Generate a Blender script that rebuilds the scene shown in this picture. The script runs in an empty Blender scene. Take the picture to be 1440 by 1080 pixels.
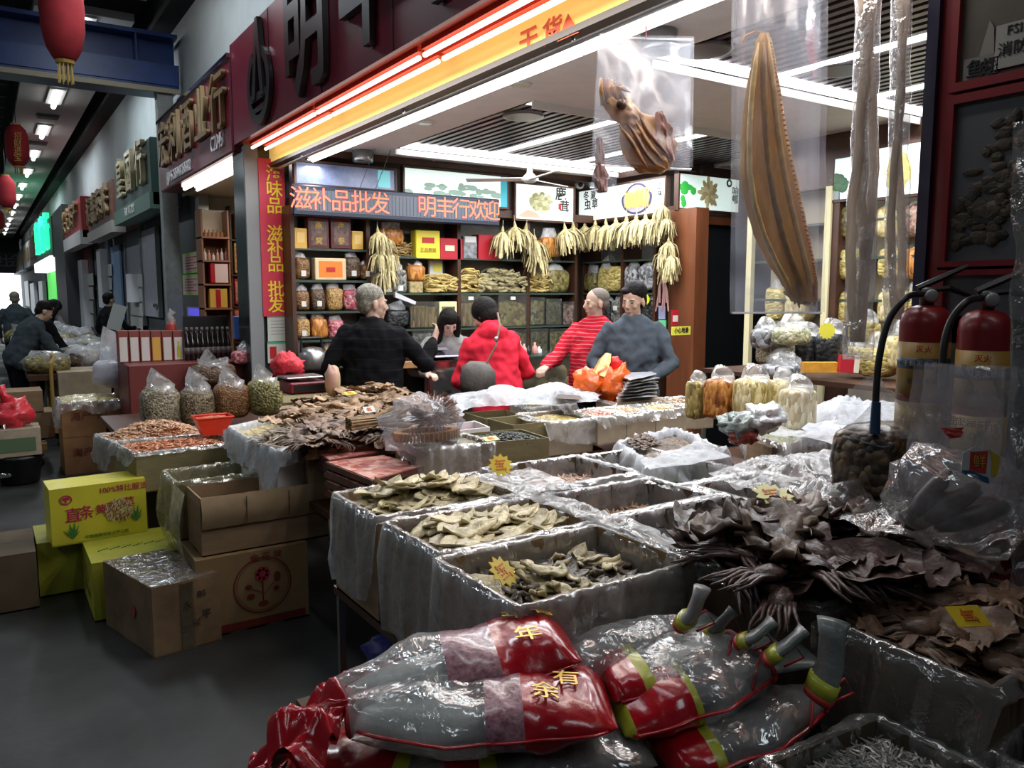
import bpy, math, random
from math import sin, cos, tan, pi, radians, sqrt, atan2
from mathutils import Vector, Matrix, noise, Euler
random.seed(7)
R = random.random
def U(a, b): return a + (b - a) * R()
S = bpy.context.scene
COL = S.collection
V = Vector

# ------------------------------------------------------------ camera
F = 1120.0
YAW, PITCH, CH = radians(33.46), radians(6.52), 1.65
cam_d = bpy.data.cameras.new('camera'); cam = bpy.data.objects.new('camera', cam_d); COL.objects.link(cam)
cam_d.sensor_width = 36; cam_d.lens = F / 1440 * 36; cam_d.clip_start = .05; cam_d.clip_end = 300
cam.location = (0, 0, CH); cam.rotation_euler = (pi / 2 - PITCH, 0, -YAW)
S.camera = cam
# ------------------------------------------------------------ world and exposure
w = bpy.data.worlds.new('world'); S.world = w; w.use_nodes = True
bg = w.node_tree.nodes['Background']; bg.inputs[0].default_value = (.86, .93, 1, 1); bg.inputs[1].default_value = 3.0
S.view_settings.view_transform = 'Standard'; S.view_settings.look = 'None'
S.view_settings.exposure = 0.0; S.view_settings.gamma = 1; S.view_settings.use_curve_mapping = False
S.cycles.max_bounces = 8; S.cycles.diffuse_bounces = 3; S.cycles.glossy_bounces = 3; S.cycles.transmission_bounces = 4
S.cycles.transparent_max_bounces = 24; S.cycles.sample_clamp_indirect = 4; S.cycles.caustics_reflective = False; S.cycles.caustics_refractive = False
# ------------------------------------------------------------ lights
def area(name, loc, sx, sy, power, col=(1, 1, 1), rot=(0, 0, 0)):
    l = bpy.data.lights.new(name, 'AREA'); l.shape = 'RECTANGLE'; l.size = sx; l.size_y = sy; l.energy = power; l.color = col
    o = bpy.data.objects.new(name, l); COL.objects.link(o); o.location = loc; o.rotation_euler = rot
    return o
# fluorescent light of the shop ceiling (the coves, the tubes) and of the fascia tubes
area('shop_cove_light', (4.4, 5.4, 2.80), 2.6, 2.0, 105, (.95, .97, 1))
area('shop_cove_light', (4.4, 2.6, 2.80), 2.6, 1.8, 75, (.95, .97, 1))
area('fascia_tube_light', (2.5, 4.2, 2.76), .12, 5.6, 46, (.95, .97, 1))
area('sign_tube_light', (2.07, 4.2, 2.84), .12, 5.6, 24, (1, .92, .86))
# rows of tubes under the hall roof
for y, p in ((-1.5, 20), (3.5, 18), (8, 55), (14, 70), (22, 70), (32, 70), (45, 70)):
    area('hall_tube_light', (1.3, y, 5.05), .3, 3.0, p, (.84, .93, 1))
    area('hall_tube_light', (-3.2, y, 5.05), .3, 3.0, p * 1.1, (.84, .93, 1))
area('neighbour_shop_light', (3.0, 9.3, 2.75), .8, 1.4, 20, (1, .93, .8))
area('side_wall_picture_light', (5.3, 6.5, 2.86), .1, 1.3, 3, (1, 1, 1))

# ------------------------------------------------------------ from a photo pixel to a point of the place
_fw = V((sin(YAW) * cos(PITCH), cos(YAW) * cos(PITCH), -sin(PITCH)))
_rt = V((cos(YAW), -sin(YAW), 0)); _up = _rt.cross(_fw)
CO = V((0, 0, CH))
def ray(u, v): return _rt * ((u - 720) / F) - _up * ((v - 540) / F) + _fw
def atZ(u, v, z): r = ray(u, v); return CO + r * ((z - CH) / r.z)
def atX(u, v, x): r = ray(u, v); return CO + r * (x / r.x)
def atY(u, v, y): r = ray(u, v); return CO + r * (y / r.y)
def atD(u, v, d): return CO + ray(u, v) * d
def px(d): return d / F            # metres per pixel at depth d

# ------------------------------------------------------------ materials
MATS = {}
def _n(nt, t, **kw):
    n = nt.nodes.new(t)
    for k, v in kw.items(): setattr(n, k, v)
    return n
def c4(c): return (c[0], c[1], c[2], 1)
def hexc(h):
    f = lambda s: (int(s, 16) / 255) ** 2.2
    return (f(h[0:2]), f(h[2:4]), f(h[4:6]))
def mat(name, col, rough=.6, metal=0, noise=0, scale=8, bump=0, bscale=40, emit=0, coat=0, rnd=0, col2=None, stretch=None, alpha=1, trans=0):
    if name in MATS: return MATS[name]
    if isinstance(col, str): col = hexc(col)
    if isinstance(col2, str): col2 = hexc(col2)
    m = bpy.data.materials.new(name); m.use_nodes = True; nt = m.node_tree; b = nt.nodes['Principled BSDF']
    b.inputs['Base Color'].default_value = c4(col); b.inputs['Roughness'].default_value = rough; b.inputs['Metallic'].default_value = metal
    b.inputs['Coat Weight'].default_value = coat; b.inputs['Coat Roughness'].default_value = .12; b.inputs['Alpha'].default_value = alpha
    tc = _n(nt, 'ShaderNodeTexCoord'); src = tc.outputs['Object']
    if stretch:
        mp = _n(nt, 'ShaderNodeMapping'); mp.inputs['Scale'].default_value = stretch; nt.links.new(src, mp.inputs[0]); src = mp.outputs[0]
    last = None
    if noise or col2:
        tx = _n(nt, 'ShaderNodeTexNoise'); tx.inputs['Scale'].default_value = scale; tx.inputs['Detail'].default_value = 6; tx.inputs['Roughness'].default_value = .65
        nt.links.new(src, tx.inputs['Vector'])
        rp = _n(nt, 'ShaderNodeValToRGB'); nt.links.new(tx.outputs['Fac'], rp.inputs[0])
        rp.color_ramp.elements[0].position = .35; rp.color_ramp.elements[1].position = .65
        d = 1 - noise; rp.color_ramp.elements[0].color = c4([x * d for x in col]) if not col2 else c4(col)
        rp.color_ramp.elements[1].color = c4([min(1, x * (1 + noise * .6)) for x in col]) if not col2 else c4(col2)
        last = rp.outputs[0]
    if rnd:
        oi = _n(nt, 'ShaderNodeObjectInfo'); hs = _n(nt, 'ShaderNodeHueSaturation')
        mr = _n(nt, 'ShaderNodeMapRange'); mr.inputs[3].default_value = 1 - rnd; mr.inputs[4].default_value = 1 + rnd * .7
        nt.links.new(oi.outputs['Random'], mr.inputs[0]); nt.links.new(mr.outputs[0], hs.inputs['Value'])
        if last: nt.links.new(last, hs.inputs['Color'])
        else: hs.inputs['Color'].default_value = c4(col)
        last = hs.outputs[0]
    if last: nt.links.new(last, b.inputs['Base Color'])
    if bump:
        t2 = _n(nt, 'ShaderNodeTexNoise'); t2.inputs['Scale'].default_value = bscale; t2.inputs['Detail'].default_value = 5
        nt.links.new(src, t2.inputs['Vector'])
        bp = _n(nt, 'ShaderNodeBump'); bp.inputs['Strength'].default_value = bump; bp.inputs['Distance'].default_value = .01
        nt.links.new(t2.outputs['Fac'], bp.inputs['Height']); nt.links.new(bp.outputs[0], b.inputs['Normal'])
    if emit:
        b.inputs['Emission Color'].default_value = c4(col); b.inputs['Emission Strength'].default_value = emit
    if trans:
        tl = _n(nt, 'ShaderNodeBsdfTranslucent'); mx = _n(nt, 'ShaderNodeMixShader'); mx.inputs[0].default_value = trans; out = nt.nodes['Material Output']
        if last: nt.links.new(last, tl.inputs[0])
        else: tl.inputs[0].default_value = c4(col)
        nt.links.new(b.outputs[0], mx.inputs[1]); nt.links.new(tl.outputs[0], mx.inputs[2]); nt.links.new(mx.outputs[0], out.inputs[0])
    MATS[name] = m; return m
def grain(name, cols, scale=60, bump=.8, rough=.55, coat=.35, stretch=(1, 1, 1)):
    """a mass of small pieces seen close packed"""
    if name in MATS: return MATS[name]
    m = bpy.data.materials.new(name); m.use_nodes = True; nt = m.node_tree; b = nt.nodes['Principled BSDF']
    b.inputs['Roughness'].default_value = rough; b.inputs['Coat Weight'].default_value = coat; b.inputs['Coat Roughness'].default_value = .15
    tc = _n(nt, 'ShaderNodeTexCoord'); mp = _n(nt, 'ShaderNodeMapping'); mp.inputs['Scale'].default_value = stretch
    nt.links.new(tc.outputs['Object'], mp.inputs[0])
    vo = _n(nt, 'ShaderNodeTexVoronoi'); vo.inputs['Scale'].default_value = scale; nt.links.new(mp.outputs[0], vo.inputs['Vector'])
    sp = _n(nt, 'ShaderNodeSeparateColor'); nt.links.new(vo.outputs['Color'], sp.inputs[0])
    rp = _n(nt, 'ShaderNodeValToRGB'); cr = rp.color_ramp
    cols = [hexc(c) if isinstance(c, str) else c for c in cols]
    while len(cr.elements) < len(cols): cr.elements.new(.5)
    for i, c in enumerate(cols): cr.elements[i].position = i / max(1, len(cols) - 1); cr.elements[i].color = c4(c)
    nt.links.new(sp.outputs[0], rp.inputs[0]); nt.links.new(rp.outputs[0], b.inputs['Base Color'])
    bp = _n(nt, 'ShaderNodeBump'); bp.inputs['Strength'].default_value = bump; bp.inputs['Distance'].default_value = .01; bp.invert = True
    nt.links.new(vo.outputs['Distance'], bp.inputs['Height']); nt.links.new(bp.outputs[0], b.inputs['Normal'])
    MATS[name] = m; return m
def film(name, milky=.25, tint=(.9, .92, .95), gloss=.14, scale=9, bump=.7, rough=.12):
    """thin crumpled plastic: mostly see-through, glossy, milky where it folds"""
    if name in MATS: return MATS[name]
    m = bpy.data.materials.new(name); m.use_nodes = True; nt = m.node_tree; nt.nodes.clear()
    out = _n(nt, 'ShaderNodeOutputMaterial'); tc = _n(nt, 'ShaderNodeTexCoord')
    n1 = _n(nt, 'ShaderNodeTexNoise'); n1.inputs['Scale'].default_value = scale; n1.inputs['Detail'].default_value = 4; n1.inputs['Roughness'].default_value = .5
    n1.inputs['Distortion'].default_value = .5
    nt.links.new(tc.outputs['Object'], n1.inputs['Vector'])
    sb = _n(nt, 'ShaderNodeMath', operation='SUBTRACT'); sb.inputs[1].default_value = .5; nt.links.new(n1.outputs['Fac'], sb.inputs[0])
    ab = _n(nt, 'ShaderNodeMath', operation='ABSOLUTE'); nt.links.new(sb.outputs[0], ab.inputs[0])
    mr = _n(nt, 'ShaderNodeMapRange'); mr.inputs[1].default_value = 0; mr.inputs[2].default_value = .14; mr.inputs[3].default_value = min(1, milky * 1.35); mr.inputs[4].default_value = milky * .72
    nt.links.new(ab.outputs[0], mr.inputs[0])
    bp = _n(nt, 'ShaderNodeBump'); bp.inputs['Strength'].default_value = bump; bp.inputs['Distance'].default_value = .02
    nt.links.new(n1.outputs['Fac'], bp.inputs['Height'])
    tr = _n(nt, 'ShaderNodeBsdfTransparent'); gl = _n(nt, 'ShaderNodeBsdfGlossy'); gl.inputs['Roughness'].default_value = rough
    nt.links.new(bp.outputs[0], gl.inputs['Normal'])
    lw = _n(nt, 'ShaderNodeLayerWeight'); lw.inputs['Blend'].default_value = .35; nt.links.new(bp.outputs[0], lw.inputs['Normal'])
    ma = _n(nt, 'ShaderNodeMath', operation='MULTIPLY_ADD'); ma.inputs[1].default_value = .35; ma.inputs[2].default_value = gloss; nt.links.new(lw.outputs['Fresnel'], ma.inputs[0])
    mx = _n(nt, 'ShaderNodeMixShader'); nt.links.new(ma.outputs[0], mx.inputs[0]); nt.links.new(tr.outputs[0], mx.inputs[1]); nt.links.new(gl.outputs[0], mx.inputs[2])
    df = _n(nt, 'ShaderNodeBsdfDiffuse'); df.inputs[0].default_value = c4(tint); tl = _n(nt, 'ShaderNodeBsdfTranslucent'); tl.inputs[0].default_value = c4(tint)
    m2 = _n(nt, 'ShaderNodeMixShader'); m2.inputs[0].default_value = .45; nt.links.new(df.outputs[0], m2.inputs[1]); nt.links.new(tl.outputs[0], m2.inputs[2])
    m3 = _n(nt, 'ShaderNodeMixShader'); nt.links.new(mr.outputs[0], m3.inputs[0]); nt.links.new(mx.outputs[0], m3.inputs[1]); nt.links.new(m2.outputs[0], m3.inputs[2])
    nt.links.new(m3.outputs[0], out.inputs[0])
    MATS[name] = m; return m
def emis(name, col, st):
    if name in MATS: return MATS[name]
    if isinstance(col, str): col = hexc(col)
    m = bpy.data.materials.new(name); m.use_nodes = True; b = m.node_tree.nodes['Principled BSDF']
    b.inputs['Base Color'].default_value = c4(col); b.inputs['Emission Color'].default_value = c4(col); b.inputs['Emission Strength'].default_value = st
    b.inputs['Roughness'].default_value = .5
    MATS[name] = m; return m
CLEAR = film('clear_film', .10, gloss=.12, bump=1)
LINER = film('box_liner_film', .30, (.86, .87, .88), gloss=.13, scale=10, bump=.8)
MILK = film('milky_film', .62, (.86, .88, .92), gloss=.12, scale=10)
BAGF = film('hanging_bag_film', .14, (.80, .86, 1), gloss=.07, scale=5, bump=.3, rough=.2)

# ------------------------------------------------------------ mesh builder
I4 = Matrix.Identity(4)
class MB:
    def __init__(s): s.v = []; s.f = []; s.m = []; s.k = 0
    def add(s, vs, fs, M=None):
        o = len(s.v)
        s.v += [tuple(M @ V(p)) for p in vs] if M is not None else [tuple(p) for p in vs]
        s.f += [tuple(i + o for i in f) for f in fs]; s.m += [s.k] * len(fs); return s
    def box(s, x0, x1, y0, y1, z0, z1, M=None, bev=0):
        if x0 > x1: x0, x1 = x1, x0
        if y0 > y1: y0, y1 = y1, y0
        if z0 > z1: z0, z1 = z1, z0
        if bev:
            b = min(bev, (x1 - x0) / 2.1, (y1 - y0) / 2.1, (z1 - z0) / 2.1)
            vs = []
            for z, k in ((z0, 1), (z0 + b, 0), (z1 - b, 0), (z1, 1)):
                e = b if k else 0
                for sx, sy in ((-1, -1), (1, -1), (1, 1), (-1, 1)):
                    cx, cy = (x0 if sx < 0 else x1), (y0 if sy < 0 else y1)
                    p1 = (cx - sx * (b + (0 if not k else 0)) , cy - sy * e, z); p2 = (cx - sx * e, cy - sy * b, z)
                    if (sx, sy) in ((-1, -1), (1, 1)): vs += [p2, p1]
                    else: vs += [p1, p2]
            fs = [tuple(range(7, -1, -1)), tuple(range(24, 32))]
            for r in range(3):
                for i in range(8): a, c = r * 8 + i, r * 8 + (i + 1) % 8; fs.append((a, c, c + 8, a + 8))
            return s.add(vs, fs, M)
        vs = [(x0, y0, z0), (x1, y0, z0), (x1, y1, z0), (x0, y1, z0), (x0, y0, z1), (x1, y0, z1), (x1, y1, z1), (x0, y1, z1)]
        return s.add(vs, [(3, 2, 1, 0), (4, 5, 6, 7), (0, 1, 5, 4), (1, 2, 6, 5), (2, 3, 7, 6), (3, 0, 4, 7)], M)
    def prism(s, pts, z0, z1, M=None):
        n = len(pts); vs = [(p[0], p[1], z0) for p in pts] + [(p[0], p[1], z1) for p in pts]
        fs = [tuple(range(n - 1, -1, -1)), tuple(range(n, 2 * n))] + [(i, (i + 1) % n, n + (i + 1) % n, n + i) for i in range(n)]
        return s.add(vs, fs, M)
    def hexa(s, lo, hi):
        """solid between two quads of 4 world points"""
        return s.add(list(lo) + list(hi), [(3, 2, 1, 0), (4, 5, 6, 7), (0, 1, 5, 4), (1, 2, 6, 5), (2, 3, 7, 6), (3, 0, 4, 7)])
    def tube(s, pts, r, n=8, M=None, cap=True, flat=1):
        pts = [V(p) for p in pts]; rs = r if isinstance(r, (list, tuple)) else [r] * len(pts)
        vs = []; up = None
        for i, p in enumerate(pts):
            d = (pts[min(i + 1, len(pts) - 1)] - pts[max(i - 1, 0)])
            if d.length < 1e-9: d = V((0, 0, 1))
            d.normalize()
            if up is None: up = V((0, 0, 1)) if abs(d.z) < .9 else V((1, 0, 0))
            a = d.cross(up); 
            if a.length < 1e-6: a = d.orthogonal()
            a.normalize(); b = a.cross(d).normalized(); up = b
            for k in range(n): t = 2 * pi * k / n; vs.append(p + (a * cos(t) + b * sin(t) * flat) * rs[i])
        fs = []
        for i in range(len(pts) - 1):
            for k in range(n): a0, a1 = i * n + k, i * n + (k + 1) % n; fs.append((a0, a1, a1 + n, a0 + n))
        if cap: fs += [tuple(range(n - 1, -1, -1)), tuple(range((len(pts) - 1) * n, len(pts) * n))]
        return s.add(vs, fs, M)
    def lathe(s, prof, n=16, M=None):
        """prof: (r, z) from the bottom up"""
        vs = [(r * cos(2 * pi * k / n), r * sin(2 * pi * k / n), z) for r, z in prof for k in range(n)]
        fs = []
        for i in range(len(prof) - 1):
            for k in range(n): a, b = i * n + k, i * n + (k + 1) % n; fs.append((a, b, b + n, a + n))
        fs += [tuple(range(n - 1, -1, -1)), tuple(range((len(prof) - 1) * n, len(prof) * n))]
        return s.add(vs, fs, M)
    def ell(s, c, r, n=12, m=8, M=None, nz=0, ns=3, pw=1, seed=0):
        """ellipsoid, pw<1 squares it, nz roughens it"""
        vs = []; c = V(c)
        sg = lambda x: math.copysign(abs(x) ** pw, x)
        for j in range(m + 1):
            ph = -pi / 2 + pi * j / m
            for i in range(n):
                t = 2 * pi * i / n
                q = V((sg(cos(t)) * abs(cos(ph)) ** pw, sg(sin(t)) * abs(cos(ph)) ** pw, sg(sin(ph))))
                k = 1 + (nz * noise.noise(V((q.x, q.y, q.z)) * ns + V((seed, seed * 1.7, 0))) if nz else 0)
                vs.append((c.x + q.x * r[0] * k, c.y + q.y * r[1] * k, c.z + q.z * r[2] * k))
        fs = [(j * n + i, j * n + (i + 1) % n, (j + 1) * n + (i + 1) % n, (j + 1) * n + i) for j in range(m) for i in range(n)]
        return s.add(vs, fs, M)
    def grid(s, fn, nu, nv, M=None, wrap=False):
        vs = [fn(i / nu, j / nv) for j in range(nv + 1) for i in range(nu + 1)]
        fs = [(j * (nu + 1) + i, j * (nu + 1) + i + 1, (j + 1) * (nu + 1) + i + 1, (j + 1) * (nu + 1) + i) for j in range(nv) for i in range(nu)]
        return s.add(vs, fs, M)
def setp(o, label=None, cat=None, group=None, kind=None):
    if label: o['label'] = label
    if cat: o['category'] = cat
    if group: o['group'] = group
    if kind: o['kind'] = kind
    return o
def mesh(name, mb, m, smooth=False):
    me = bpy.data.meshes.new(name); me.from_pydata(mb.v, [], mb.f)
    ms = m if isinstance(m, (list, tuple)) else [m]
    for x in ms: me.materials.append(x)
    if len(ms) > 1: me.polygons.foreach_set('material_index', mb.m)
    if smooth: me.polygons.foreach_set('use_smooth', [True] * len(me.polygons))
    me.update(); return me
def link(name, me, parent=None, loc=None, rot=None, sc=None, label=None, cat=None, group=None, kind=None, world=True):
    o = bpy.data.objects.new(name, me); COL.objects.link(o)
    if parent is not None:
        o.parent = parent
        if parent.parent is None: o.matrix_parent_inverse = (Matrix.Translation(parent.location) @ parent.rotation_euler.to_matrix().to_4x4()).inverted() if world else I4
    if loc is not None: o.location = loc
    if rot is not None: o.rotation_euler = rot
    if sc is not None: o.scale = sc
    return setp(o, label, cat, group, kind)
def obj(name, mb, m, parent=None, smooth=False, **kw):
    return link(name, mesh(name, mb, m, smooth), parent, **kw)
def thing(name, label, cat, loc=(0, 0, 0), rz=0, group=None, kind=None):
    o = bpy.data.objects.new(name, None); COL.objects.link(o); o.location = loc; o.rotation_euler = (0, 0, rz); o.empty_display_size = .1
    return setp(o, label, cat, group, kind)
def struct(name, mb, m, **kw): return obj(name, mb, m, kind='structure', **kw)
def dup(root, loc, rz=0, label=None, group=None, rot=None, sc=None):
    r = root.copy(); COL.objects.link(r); r.location = loc; r.rotation_euler = rot if rot is not None else (0, 0, rz)
    if sc is not None: r.scale = sc
    if label: r['label'] = label
    if group: r['group'] = group
    for ch in list(root.children):
        c = ch.copy(); COL.objects.link(c); c.parent = r
        for g in ch.children: d = g.copy(); COL.objects.link(d); d.parent = c
    return r
def basis(o, right, up):
    right = V(right).normalized(); up = V(up); up = (up - right * up.dot(right)).normalized(); n = right.cross(up)
    return Matrix(((right.x, up.x, n.x, o[0]), (right.y, up.y, n.y, o[1]), (right.z, up.z, n.z, o[2]), (0, 0, 0, 1)))
def WY(y): return basis((0, y, 0), (1, 0, 0), (0, 0, 1))      # wall facing the camera side (-Y); local a = X
def WX(x): return basis((x, 0, 0), (0, -1, 0), (0, 0, 1))     # wall facing the hall (-X); local a = -Y
def wp(M, u, v):
    """local (a, b) of the pixel on the plane of M"""
    n = M.col[2].xyz; o = M.translation; r = ray(u, v); t = (o - CO).dot(n) / r.dot(n); p = M.inverted() @ (CO + r * t); return p.x, p.y
def wr(M, u0, v0, u1, v1):
    um, vm = (u0 + u1) / 2, (v0 + v1) / 2
    return wp(M, u0, vm)[0], wp(M, u1, vm)[0], wp(M, um, v1)[1], wp(M, um, v0)[1]
def text(s, size, M, m, parent=None, ext=.002, bold=0, sx=1, name='lettering', al='CENTER', sp=1, label=None, world=True):
    key = (s, round(size, 4), ext, bold, al, sp, m.name)
    if key not in _TX:
        c = bpy.data.curves.new(name, 'FONT'); c.body = s; c.size = size; c.extrude = ext; c.offset = bold * size; c.align_x = al; c.align_y = 'CENTER'; c.space_character = sp
        c.resolution_u = 2; c.materials.append(m)
        tmp = bpy.data.objects.new('tmp', c); me = bpy.data.meshes.new_from_object(tmp); bpy.data.objects.remove(tmp); _TX[key] = me
    o = bpy.data.objects.new(name, _TX[key]); COL.objects.link(o)
    MM = M @ Matrix.Diagonal((sx, 1, 1, 1))
    if parent is not None:
        o.parent = parent
        pl = Matrix.Translation(parent.location) @ parent.rotation_euler.to_matrix().to_4x4()
        o.matrix_parent_inverse = pl.inverted() if world and parent.parent is None else I4
    o.matrix_basis = MM
    if label: o['label'] = label
    return o
_TX = {}
def T(x, y, z): return Matrix.Translation((x, y, z))
# ------------------------------------------------------------ the setting
XF, YB, XS = 2.36, 7.3, 5.74           # front plane of the shops, back wall and side wall of the shop
ZC = 2.92
M_floor = mat('wet_concrete', (.029, .030, .029), .35, noise=.5, scale=1.4, bump=.25, bscale=9)
_nt = M_floor.node_tree; _b = _nt.nodes['Principled BSDF']
_tn = _n(_nt, 'ShaderNodeTexNoise'); _tn.inputs['Scale'].default_value = .9; _tn.inputs['Detail'].default_value = 5
_mr = _n(_nt, 'ShaderNodeMapRange'); _mr.inputs[1].default_value = .35; _mr.inputs[2].default_value = .65; _mr.inputs[3].default_value = .28; _mr.inputs[4].default_value = .7
_tc = _n(_nt, 'ShaderNodeTexCoord'); _nt.links.new(_tc.outputs['Object'], _tn.inputs[0]); _nt.links.new(_tn.outputs[0], _mr.inputs[0]); _nt.links.new(_mr.outputs[0], _b.inputs['Roughness'])
M_dark = mat('dark_roof', (.012, .012, .014), .8, bump=.3, stretch=(1, .05, 1), bscale=12)
M_wallp = mat('pale_painted_wall', (.42, .47, .47), .75, noise=.12, scale=1.2)
M_white = mat('white_paint', (.72, .72, .70), .6)
M_ceil = mat('white_plasterboard', (.80, .79, .79), .6, noise=.05)
M_strip = mat('grey_soffit_plaster', (.52, .51, .49), .7, noise=.15, scale=.7)
M_blue = mat('blue_painted_steel', (.015, .05, .20), .4, noise=.3, scale=3)
M_mar = mat('maroon_cladding', (.20, .010, .030), .35, noise=.25, scale=1.5, coat=.2)
M_steel = mat('brushed_steel', (.42, .42, .42), .3, metal=.9, noise=.1)
M_dstone = mat('dark_green_stone', (.03, .04, .038), .18, noise=.5, scale=7)
M_wood = mat('red_brown_wood', (.17, .055, .022), .4, noise=.35, scale=5, stretch=(1, 1, .12), coat=.2)
M_dwood = mat('dark_brown_wood', (.07, .028, .015), .45, noise=.3, scale=6)
M_black = mat('black_plastic', (.012, .012, .013), .4)
M_tube = emis('tube_glow', (1, 1, 1), 5.0)
M_tubew = emis('warm_tube_glow', (1, .90, .80), 1.7)
M_cove = emis('cove_glow', (1, .98, .98), 4.5)
M_gold = mat('gold_paint', (.55, .36, .08), .35, metal=.4)
M_yel = mat('yellow_paint', (.85, .68, .03), .5)
M_red = mat('red_paint', (.55, .02, .02), .45)

b = MB(); b.box(-5, 9, -4, 70, -.2, 0); struct('floor', b, M_floor)
b = MB()
b.box(-5, 9, -4, 70, 6.2, 6.4); struct('ceiling', b, M_dark)
b = MB(); b.box(-5.2, -5, -4, 70, 0, 6.2); struct('wall_left', b, mat('hall_wall', (.10, .11, .12), .8))
b = MB(); b.box(-5, 9, -4.2, -4, 0, 6.2); struct('wall_back', b, MATS['hall_wall'])
b = MB(); b.box(-5, 3, 70, 70.3, 3.3, 6.2); b.box(-5, -3.2, 70, 70.3, 0, 3.3); struct('wall_front', b, MATS['hall_wall'])
# the wall above the row of shops, and its returns at the far end
b = MB(); b.box(XF, 2.6, 7.3, 70, 2.95, 5.15); b.box(XF, 2.6, -4, 7.3, 3.75, 5.15); b.box(2.6, 9, 69, 70, 0, 5.15); struct('wall_right', b, M_wallp)
b = MB(); b.box(XF - .25, 2.7, -4, 70, 5.15, 5.6); b.box(2.3, 9, -4, 70, 5.6, 5.7); struct('trim_1', b, M_dark)
# lit soffit with the row of tube lights
b = MB(); b.box(.76, 1.9, -2, 11.0, 5.2, 5.3); b.box(.76, 1.9, 11.9, 69, 5.2, 5.3); struct('trim_2', b, M_strip)
# roof ribs left of the soffit
b = MB()
for i in range(60): b.box(-5, .7, -2 + i * 1.2, -1.88 + i * 1.2, 5.85, 6.2)
struct('trim_3', b, mat('roof_rib', (.03, .03, .033), .6))
# blue beam across the hall and its grey post
b = MB(); b.box(-5, 2.3, 11.3, 11.9, 4.25, 4.30); b.box(-5, 2.3, 11.55, 11.65, 4.3, 4.95); b.box(-5, 2.3, 11.3, 11.9, 4.9, 4.95)
b.box(-5, 2.3, 11.28, 11.32, 4.3, 4.56)
for x in (-3, -1.4, .2, 1.8): b.box(x, x + .02, 11.32, 11.9, 4.3, 4.9)
be = obj('roof_beam', b, M_blue, kind='structure')
b = MB(); b.box(-5, 2.3, 11.26, 11.29, 4.2, 4.26); obj('flange_edge', b, mat('bare_steel_edge', (.35, .31, .2), .5), parent=be)
b = MB(); b.box(2.03, 2.22, 11.32, 11.5, 0, 4.25); struct('column', b, mat('grey_post', (.28, .30, .29), .5, noise=.2))

# tube lights of the hall soffit
def hall_light(y, i):
    t = thing('ceiling_light', 'long white tube light number %s along the hall soffit' % i, 'light', (1.33, y, 5.14))
    b = MB(); b.box(1.20, 1.46, y - .66, y + .66, 5.17, 5.2); obj('housing', b, M_white, t)
    b = MB()
    b.tube([(1.33, y - .62, 5.12), (1.33, y + .62, 5.12)], .045, 10); obj('tube', b, M_tube, t)
    return t
ords = ['first', 'second', 'third', 'fourth', 'fifth', 'sixth', 'seventh', 'eighth', 'ninth', 'tenth', 'eleventh', 'twelfth', 'thirteenth', 'fourteenth', 'fifteenth', 'sixteenth', 'seventeenth', 'eighteenth', 'nineteenth', 'twentieth']
def ordn(i): return ords[i] if i < 20 else '%dth' % (i + 1)
yl = [8.5, 9.85, 12.6, 13.9] + [17.0 + 3.55 * k for k in range(12)]
for i, y in enumerate(yl):
    t = hall_light(y, i)
    t['label'] = ['white tube light before the blue beam, further one of the pair' if i == 1 else 'white tube light before the blue beam, nearer one of the pair'][0] if i < 2 else \
        'white ceiling tube light beyond the blue beam, %s in the row down the hall' % ordn(i - 2)
    t['group'] = 'tube lights of the hall'
for i, y in enumerate((14.9, 18.8, 22.2)):
    b = MB()
    b.box(1.12, 1.52, y, y + .3, 5.17, 5.21)
    for k in range(4): b.box(1.14, 1.5, y + .02 + k * .07, y + .05 + k * .07, 5.14, 5.18)
    obj('air_vent', b, mat('vent_grey', (.12, .12, .12), .5), label='grey slotted air vent in the hall soffit, %s beyond the beam' % ordn(i), cat='vent')

# red lanterns hanging left of the soffit
def lantern(u, v0, v1, d, lab, rp=.26):
    p = atD(u, (v0 + v1) / 2, d); h = (v1 - v0) * px(d); r = h * rp
    t = thing('red_lantern', lab, 'lantern', (p.x, p.y, p.z), group='red paper lanterns along the hall')
    M = T(*p)
    b = MB()
    pr = [(r * .45, -h / 2)] + [(r * (1 - abs((k - 6) / 6.0) ** 4 * .45) * (1 + (.03 if k % 2 else 0)), -h / 2 + .02 + (h - .04) * k / 12) for k in range(13)] + [(r * .45, h / 2)]
    b.lathe(pr, 20, M); obj('shade', b, mat('lantern_red', (.30, .012, .018), .85, noise=.2), t, True)
    for z_ in (-h / 2 - .03, h / 2 - .01): b = MB(); b.lathe([(r * .42, z_), (r * .46, z_ + .04)], 14, M); obj('collar', b, M_gold, t)
    b = MB()
    for k in range(10): a = k * .628; b.tube([(p.x + r * .3 * cos(a), p.y + r * .3 * sin(a), p.z - h / 2 - .03), (p.x + r * .33 * cos(a), p.y + r * .33 * sin(a), p.z - h / 2 - .03 - h * .16)], .006, 4)
    obj('tassel', b, M_gold, t)
    b = MB(); b.tube([(p.x, p.y, p.z + h / 2), (p.x, p.y, 5.9)], .006, 4); obj('cord', b, M_black, t)
    return t
lantern(86, -84, 82, 7.6, 'largest red lantern, hanging in front of the blue beam', .17)
lt = lantern(24, 177, 233, 15.2, 'red lantern with gold writing, below the blue beam at the left')
for k, ch in enumerate('招财进宝'): text(ch, .15, basis(atD(25, 192 + k * 10, 14.87), _rt, (0, 0, 1)), M_gold, lt, .003)
lantern(9, 248, 292, 19, 'red lantern half cut by the left edge, third of the row')
lantern(-1, 296, 322, 24, 'smallest red lantern at the left edge, last of the row')

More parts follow.
